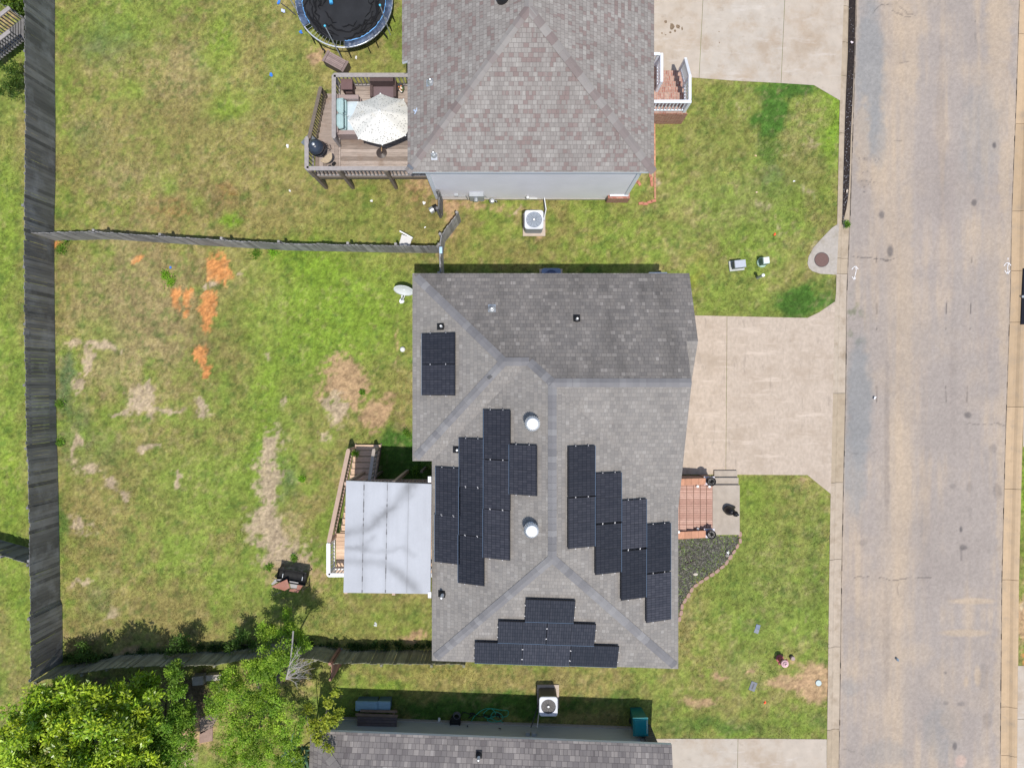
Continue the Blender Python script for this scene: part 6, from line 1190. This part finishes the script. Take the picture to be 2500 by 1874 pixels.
r = prop('hose_pot','black round hose pot against the grey green wall','hose pot',1114,1752); q = P(1113,1752,0); mb = MB(); mb.lathe([(.18,0),(.21,.12),(.22,.34),(.20,.36),(.19,.3)],q,22); mb.build('pot', black_m, r)
mb = MB(); q = P(1115,1747,.36); [mb.tube([q+Vector((.14*math.cos(t_+k)*(1-.06*k),.14*math.sin(t_+k)*(1-.06*k),.02*k-.05)) for t_ in np.linspace(0,5.5,16)],.016,6) for k in range(5)]; mb.build('hose_coil', M('grey_black_hose',(.10,.10,.105),.5), r)
rr_ = random.Random(5)
def loops(pts, rad, n, jit): 
    out = []
    for i in range(n):
        u = i/(n-1)*(len(pts)-1); j = min(int(u),len(pts)-2); f = u-j; p0,p1 = pts[max(j-1,0)],pts[j]; p2,p3 = pts[j+1],pts[min(j+2,len(pts)-1)]
        cr = lambda a,b,c,d: .5*((2*b)+(-a+c)*f+(2*a-5*b+4*c-d)*f*f+(-a+3*b-3*c+d)*f**3); p = P(cr(p0[0],p1[0],p2[0],p3[0]),cr(p0[1],p1[1],p2[1],p3[1]),0); out.append((p.x,p.y,rad+.01+rr_.uniform(0,jit)))
    return out
mb = MB(); mb.tube(loops([(1150,1760),(1160,1745),(1180,1730),(1200,1728),(1210,1742),(1195,1752),(1180,1742),(1196,1728),(1222,1731),(1240,1733),(1238,1745),(1222,1748),(1205,1745),(1190,1756),(1210,1760),(1228,1752),(1222,1740),(1205,1736),(1198,1750),(1212,1757),(1226,1760),(1230,1766)],.014,150,.03),.014,7); tag(mb.build('garden_hose', M('green_hose',(.06,.42,.26),.45)),'green garden hose in loose loops by the shaded wall','hose')
pts = []; [pts.append((1118+18*k/3+rr_.uniform(0,26),1722+rr_.uniform(0,30))) for k in range(16)]; mb = MB(); mb.tube(loops(pts,.016,170,.05),.016,6); tag(mb.build('garden_hose', M('black_hose',(.018,.02,.022),.5)),'tangled black hose heap beside the hose pot','hose')
# ------------------------------------------------------------------ foliage
def leafmat(name, rough=.55, spec=.3, trans=.35):
    m, t, b = nt(name); a = N(t,'ShaderNodeAttribute'); a.attribute_name = 'albedo'
    t.links.new(a.outputs['Color'], b.inputs['Base Color']); b.inputs['Roughness'].default_value = rough; b.inputs['Specular IOR Level'].default_value = spec
    tr = N(t,'ShaderNodeBsdfTranslucent'); sc_ = N(t,'ShaderNodeVectorMath',operation='MULTIPLY'); sc_.inputs[1].default_value = (1.2,1.35,.5); t.links.new(a.outputs['Color'], sc_.inputs[0]); t.links.new(sc_.outputs[0], tr.inputs[0])
    mx = N(t,'ShaderNodeMixShader'); mx.inputs[0].default_value = trans; t.links.new(b.outputs[0],mx.inputs[1]); t.links.new(tr.outputs[0],mx.inputs[2]); t.links.new(mx.outputs[0], t.nodes['Material Output'].inputs[0]); return m
leaf_soft = leafmat('soft_leaf'); leaf_gloss = leafmat('glossy_leaf',.35,.5,.2)
bark = M('grey_bark',(.20,.17,.145),.9,.2,14,bump=.5,bscale=30); bark_d = M('dark_bark',(.09,.075,.06),.9,.2,14,bump=.5,bscale=30); deadwood = M('pale_dead_twigs',(.36,.33,.31),.85,.1,14)
def leaves(name, clumps, per, size, wid, c1, c2, mat, parent, seed=0, up=.55, rosette=0.0, clumpvar=.35):
    """clumps: list of (centre, radius); a cloud of small folded leaves coloured clump by clump"""
    rg = np.random.default_rng(seed); o = Vector((0,0,0)); q = parent
    while q is not None: o += Vector(q.location); q = q.parent
    C_ = np.array([c for c,_ in clumps]); R_ = np.array([r for _,r in clumps]); n = len(C_)*per; idx = np.repeat(np.arange(len(C_)), per)
    d = rg.normal(size=(n,3)); d /= np.linalg.norm(d,axis=1)[:,None]; rad = rg.random(n)**.5
    p = C_[idx]+d*(R_[idx]*rad)[:,None]*np.array([1,1,.75])
    ax = rg.normal(size=(n,3)); ax[:,2] *= .45
    if rosette: ax = ax*(1-rosette)+d*rosette*1.6
    ax /= np.linalg.norm(ax,axis=1)[:,None]
    nn = rg.normal(size=(n,3))*(1-up); nn[:,2] += up*1.3; sd = np.cross(nn,ax); sd /= np.linalg.norm(sd,axis=1)[:,None]+1e-9; nn = np.cross(ax,sd)
    L = size*rg.uniform(.7,1.3,n)[:,None]; Wd = wid*rg.uniform(.75,1.25,n)[:,None]
    v = np.stack([p, p+ax*L*.45+sd*Wd*.5+nn*Wd*.15, p+ax*L-nn*L*.12, p+ax*L*.45-sd*Wd*.5+nn*Wd*.15],1)
    mixv = np.clip(rg.random(len(C_))[idx]*.6+rg.random(n)*.4,0,1)[:,None]; col = np.array(c1)*(1-mixv)+np.array(c2)*mixv
    col = col*(1+clumpvar*(rg.random(len(C_))[idx]-.5)*1.4)[:,None]*rg.uniform(.75,1.25,n)[:,None]
    return npmesh(name, v.reshape(-1,3)-np.array(o), np.arange(n*4).reshape(-1,4), mat, np.repeat(np.clip(col,0,.8),4,0), False, parent)
def crown_clumps(lobes, dens, cr, seed, flat=.8, shell=.5):
    rr = random.Random(seed); out = []
    for px_,py_,h,r in lobes:
        c = P(px_,py_,h)
        for _ in range(max(3,int(dens*r*r))):
            while True:
                d = Vector((rr.gauss(0,1),rr.gauss(0,1),rr.gauss(.35,.8))); 
                if d.length > .1: break
            d.normalize(); k = r*(shell+(1-shell)*rr.random())*rr.uniform(.8,1.12)
            p = c+Vector((d.x*k,d.y*k,d.z*k*flat)); 
            if p.z > .25: out.append(((p.x,p.y,p.z), cr*rr.uniform(.65,1.3)))
    return out
def limbs(root, base_, tips, r0, mat, seed, fork=.45, nm='trunk', stems=1):
    rr = random.Random(seed); tips = [Vector(t_) for t_ in tips]; b0 = Vector(base_); top = Vector((sum(t_.x for t_ in tips)/len(tips), sum(t_.y for t_ in tips)/len(tips), 0)); zf = min(t_.z for t_ in tips)*fork+.4
    fk = Vector((b0.x+(top.x-b0.x)*.3, b0.y+(top.y-b0.y)*.3, zf)); mb = MB(); mb.tube([b0-Vector((0,0,.1)), b0.lerp(fk,.5)+Vector((rr.uniform(-.05,.05),rr.uniform(-.05,.05),0)), fk],[r0*1.25,r0,r0*.85],10); tk = mb.build(nm, mat, root)
    for t_ in tips:
        m1 = fk.lerp(t_,.4)+Vector((rr.uniform(-.2,.2),rr.uniform(-.2,.2),rr.uniform(0,.25))); mb = MB(); mb.tube([fk,m1,fk.lerp(t_,.75)+Vector((rr.uniform(-.1,.1),rr.uniform(-.1,.1),.08)),t_],[r0*.6,r0*.4,r0*.22,r0*.06],7); mb.build('limb', mat, tk)
    return tk
# big glossy tree, bottom left
r = prop('tree','big glossy yellow green tree filling the bottom left corner','tree',215,1850)
lob = [(250,1790,3.5,1.5),(120,1840,3.5,1.5),(190,1735,2.8,1.0),(128,1700,2.4,.75),(290,1718,2.6,.75),(350,1730,3.0,.7),(55,1905,3.1,1.3),(320,1880,3.6,1.3),(190,1950,4.2,1.9),(60,1780,3.0,.8),(95,1730,2.9,.55),(360,1668,1.9,.42)]
limbs(r, P(215,1840,0), [P(a,b,h) for a,b,h,_ in lob], .19, bark_d, 1)
cl = crown_clumps(lob, 40, .25, 4, .85, .6)
leaves('crown_foliage', cl, 92, .145, .066, (.16,.32,.022), (.46,.54,.036), leaf_gloss, r, 5, .5, .45, .55)
# dark green tree beside it
r = prop('tree','mid green rounded tree between the glossy tree and the bare path','tree',410,1800)
lob = [(405,1770,2.7,.85),(440,1800,2.5,.75),(385,1830,2.6,.9),(430,1690,2.2,.40),(445,1740,2.3,.5),(420,1860,2.3,.7),(425,1640,2.4,.42),(365,1655,1.7,.35)]
limbs(r, P(415,1790,0), [P(a,b,h) for a,b,h,_ in lob], .11, bark_d, 2); cl = crown_clumps(lob, 60, .20, 7, .85, .5)
leaves('crown_foliage', cl, 80, .095, .04, (.11,.24,.026), (.27,.40,.04), leaf_soft, r, 8, .45, .2, .5)
# light airy tree with bare twigs
r = prop('tree','airy light green tree with pale bare twigs leaning over the mossy fence','tree',660,1710)
lob = [(640,1700,3.2,.95),(560,1690,2.9,.75),(690,1600,3.5,.65),(655,1548,2.4,.58),(715,1535,2.2,.45),(595,1770,2.9,.85),(690,1770,3.1,.85),(640,1840,2.9,.9),(560,1650,2.7,.45),(740,1572,2.5,.38),(535,1720,2.5,.5),(650,1640,3.3,.6),(720,1860,2.5,.5),(560,1845,2.4,.55),(620,1620,3.0,.5),(702,1503,1.5,.3)]
limbs(r, P(668,1710,0), [P(a,b,h) for a,b,h,_ in lob], .12, bark, 3); cl = crown_clumps(lob, 62, .19, 9, .8, .35)
leaves('crown_foliage', cl, 82, .082, .036, (.14,.28,.028), (.37,.49,.048), leaf_soft, r, 10, .4, .2, .5)
twg = random.Random(12); mb = MB(); nd_ = P(698,1657,3.7); mb.tube([P(716,1540,3.3),P(713,1580,3.6),P(708,1622,3.75),nd_],[.03,.028,.022,.014],6)
for k in range(17):
    s_ = nd_.lerp(P(709,1618,3.75),twg.random()**1.6); a = twg.uniform(-.35,1.25); l_ = twg.uniform(.4,1.15); dv_ = Vector((math.cos(a),math.sin(a),twg.uniform(-.05,.2))); p1 = s_+dv_*l_*.35; dv_.rotate(Vector((0,0,1)).rotation_difference(Vector((twg.uniform(-.3,.3),twg.uniform(-.3,.3),1)).normalized())); b = a+twg.uniform(-.4,.4); e = p1+Vector((math.cos(b),math.sin(b),.1))*l_*.65; mb.tube([s_,p1,e],[.013,.009,.003],5)
    for _ in range(3): f2 = p1.lerp(e,twg.random()*.8); c2 = b+twg.choice((-1,1))*twg.uniform(.4,.9); mb.tube([f2,f2+Vector((math.cos(c2),math.sin(c2),.05))*twg.uniform(.12,.35)],[.006,.002],4)
mb.build('bare_branch', deadwood, r)
# thin sprays reaching over the brown roof corner
r = prop('sapling','thin yellow green sapling reaching over the corner of the brown grey roof','sapling',775,1800)
lob = [(800,1715,2.9,.26),(812,1760,2.9,.34),(828,1745,2.8,.24),(820,1690,2.8,.2),(790,1770,2.7,.28),(800,1822,2.7,.22),(775,1800,2.6,.35),(760,1770,2.5,.3),(752,1730,2.4,.25)]
limbs(r, P(765,1790,0), [P(a,b,h) for a,b,h,_ in lob], .045, bark, 5, .35); cl = crown_clumps(lob, 190, .11, 13, .8, .2); leaves('crown_foliage', cl, 15, .10, .05, (.19,.27,.03), (.45,.46,.05), leaf_soft, r, 14, .45, .2, .4)
# weedy shrubs along the sunny side of the mossy fence
for i,(a,b,h,rd,lb) in enumerate(((440,1570,.8,.38,'dark leafy shrub on the lawn side of the mossy fence, middle one'),(590,1558,.9,.38,'dark leafy shrub against the mossy fence next to the airy tree'),(205,1592,.5,.38,'low dark shrub in the fence corner, west end of the mossy fence'))):
    r = prop('shrub',lb,'shrub',a,b+16,'shrubs along the mossy fence'); lob = [(a,b,h,rd),(a-24,b+18,h*.7,rd*.7),(a+26,b+14,h*.75,rd*.7),(a+6,b-14,h*.8,rd*.6)]
    mb = MB(); q = P(a,b+16,0); [mb.tube([q,P(x,y,z*.8)],[.03,.01],6) for x,y,z,_ in lob]; mb.build('stem', bark_d, r)
    leaves('foliage', crown_clumps(lob,80,.16,20+i,.9,.3), 36, .09, .04, (.06,.13,.022), (.13,.22,.04), leaf_soft, r, 30+i, .4, .2, .5)
rr = random.Random(8); cl = []
for k in range(150):
    x = rr.uniform(160,640) if k < 95 else rr.uniform(690,1050); t_ = (x-160)/890; y = np.interp(x,[160,411,640,799,1051],[1612,1594,1576,1578,1580])+rr.uniform(-12,2); p = P(x,y,0); cl.append(((p.x,p.y,rr.uniform(.04,.20)), rr.uniform(.08,.2)))
o = leaves('creeper', cl, 40, .075, .035, (.02,.055,.010), (.055,.11,.02), leaf_soft, None, 41, .5); tag(o,'dark low creeper growing along the shaded foot of the mossy fence','creeper'); o['kind'] = 'stuff'
# spiky plant beside the brown roof, flower bed plants beyond the west fence
r = prop('spiky_plant','dark blue green spiky plant beside the brown grey roof','plant',735,1850); mb = MB(); rr = random.Random(4)
for k in range(46):
    c = P(rr.uniform(708,752),rr.uniform(1815,1872),0); a = rr.uniform(-2.6,-1.2) if k % 3 else rr.uniform(0,6.28); l_ = rr.uniform(.5,.95); u = Vector((math.cos(a),math.sin(a),0)); s_ = Vector((-u.y,u.x,0)); pts = [(c,.02),(c+u*l_*.4+Vector((0,0,l_*.55)),.035),(c+u*l_*.8+Vector((0,0,l_*.6)),.028),(c+u*l_*1.05+Vector((0,0,l_*.42)),.002)]
    vs = []; [vs.extend([p-s_*w_,p+s_*w_]) for p,w_ in pts]; mb.add(vs,[(2*i,2*i+1,2*i+3,2*i+2) for i in range(3)])
mb.build('leaves', M('blue_green_blade',(.035,.085,.045),.5,.15,10,island=.45), r)
r = prop('shrub','bright leafy shrub at the top edge beyond the west fence','shrub',38,10); leaves('foliage', crown_clumps([(38,4,.9,.5),(24,-10,.9,.5),(50,18,.7,.3)],110,.15,51,.9,.3), 40, .09,.045,(.05,.12,.015),(.17,.24,.02),leaf_soft,r,52,.5,.2,.5)
r = prop('shrub','tall weedy shrub with a long shadow beyond the west fence','shrub',28,205); leaves('foliage', crown_clumps([(30,180,.6,.4),(14,215,.7,.45),(44,200,.5,.35),(38,165,.5,.25)],90,.14,53,.9,.2), 34, .09,.03,(.04,.095,.015),(.12,.19,.03),leaf_soft,r,54,.4,.2,.5)
# leafy weeds in the lawns
wd_ = [(148,985,.20,'spreading weed against the long west fence, upper of two by the bare streaks'),(148,1078,.20,'spreading weed against the long west fence, lower of two by the bare streaks'),(160,580,.24,'leafy weed in the corner where the dividing fence meets the west fence'),(148,608,.22,'dark grassy clump under the corner leafy weed'),(412,690,.26,'bright green weed patch below the blue scrap beside the orange soil'),(405,672,.20,'bright green weed directly under the blue scrap'),(625,620,.22,'grassy weed clump under the middle of the dividing fence'),(668,617,.18,'brighter grassy weed under the dividing fence, east of its neighbour'),(658,1383,.15,'green weed just above left of the fire grill'),(719,1362,.14,'small weed on the bare streak above the fire grill'),(884,957,.10,'small weed at the edge of the large bare soil patch'),(994,1058,.16,'low weed close to the grey roof eave by the new stairs'),(1015,1150,.30,'shaded leafy weed between the stairs and the grey roof'),(869,1107,.12,'bright weed poking up through the new timber stairs'),(2069,548,.12,'green weed in the gutter at the drain apron'),(738,1168,.12,'bright round weed east of the pale bare streak'),]
for i,(a,b,rd,lb) in enumerate(wd_):
    z = .45 if 'poking up' in lb else .05; c = P(a,b,z); cl = [((c.x+random.gauss(0,rd*.38),c.y+random.gauss(0,rd*.38),z+random.uniform(0,.06)),rd*.42) for _ in range(12)]
    brt = 1.5 if ('bright' in lb or 'yellow' in lb) else 1.0
    o = leaves('weed', cl, 14, .10, .026, (.11*brt,.25*brt,.025), (.20*brt,.34*brt,.04), leaf_soft, None, 60+i, .55, .5); tag(o, lb, 'weed', 'leafy weeds in the lawns')
# path and bits under the trees
r = prop('stone_slab','flat grey brown slab beside the bare soil under the trees','slab',505,1765); mb = MB(); mb.prism(px2([(488,1752),(522,1738),(538,1740),(520,1772),(490,1790)]),-.02,.04); mb.build('slab', M('brown_slab',(.22,.17,.135),.85,.15,7,bump=.3), r)
r = prop('stone_slab','reddish flat slab below the grey brown one under the trees','slab',500,1797); mb = MB(); mb.prism(px2([(488,1786),(520,1774),(520,1806),(488,1812)]),-.02,.04); mb.build('slab', M('reddish_slab',(.30,.205,.165),.85,.15,7,bump=.3), r)
mb = MB(); a,b = P(455,1830,.02),P(453,1900,.02); mb.beam(a,b,.12,.08); tag(mb.build('timber_edging', M('pale_timber_edge',(.50,.38,.25),.8,.15,6)),'pale timber edging strip at the bottom edge under the trees','edging')
r = prop('wooden_crate','old grey wooden crate against the south side of the mossy fence','crate',500,1652); mb = MB(); c = P(492,1652,0); mb.obox((c.x,c.y,0),.42,.34,.35,.1); mb.build('body', M('grey_crate',(.30,.28,.25),.85,.2,8), r); mb = MB(); c = P(530,1646,0)
mb.obox((c.x,c.y,0),.62,.22,.30,.05); mb.build('lid_plank', M('pale_grey_board',(.38,.34,.30),.85,.2,8), r)
# wheel stop of dirt crumbs at the far kerb and mulch bits
n = 5000; qx = RNG.uniform(1655,1802,n); qy = RNG.uniform(1308,1505,n); bx = (qx-1250)/62; by = (937-qy)/62; bed = [(1655,1306),(1804,1306),(1800,1335),(1780,1365),(1745,1392),(1700,1420),(1680,1448),(1662,1480),(1655,1505)]
k = inpoly(qx,qy,bed); bx,by = bx[k],by[k]; n = len(bx); th = RNG.uniform(0,6.28,n); L = RNG.uniform(.03,.08,n); zz = RNG.uniform(.01,.035,n); w_ = RNG.uniform(.008,.018,n)
v = np.stack([np.stack([bx+np.cos(th)*L*s1-np.sin(th)*w_*s2, by+np.sin(th)*L*s1+np.cos(th)*w_*s2, zz+.012*s1],1) for s1,s2 in ((-1,-1),(1,-1),(1,1),(-1,1))],1)
sel = RNG.random(n)[:,None]; cc = np.where(sel < .6, np.array([[.085,.082,.072]]), np.where(sel < .78, np.array([[.16,.15,.13]]), np.array([[.13,.17,.07]])))*RNG.uniform(.6,1.5,(n,1))
o = npmesh('mulch', v.reshape(-1,3), np.arange(n*4).reshape(-1,4), leafmat('mulch_chip',.9,.1,.0), np.repeat(cc,4,0)); o['kind'] = 'stuff'
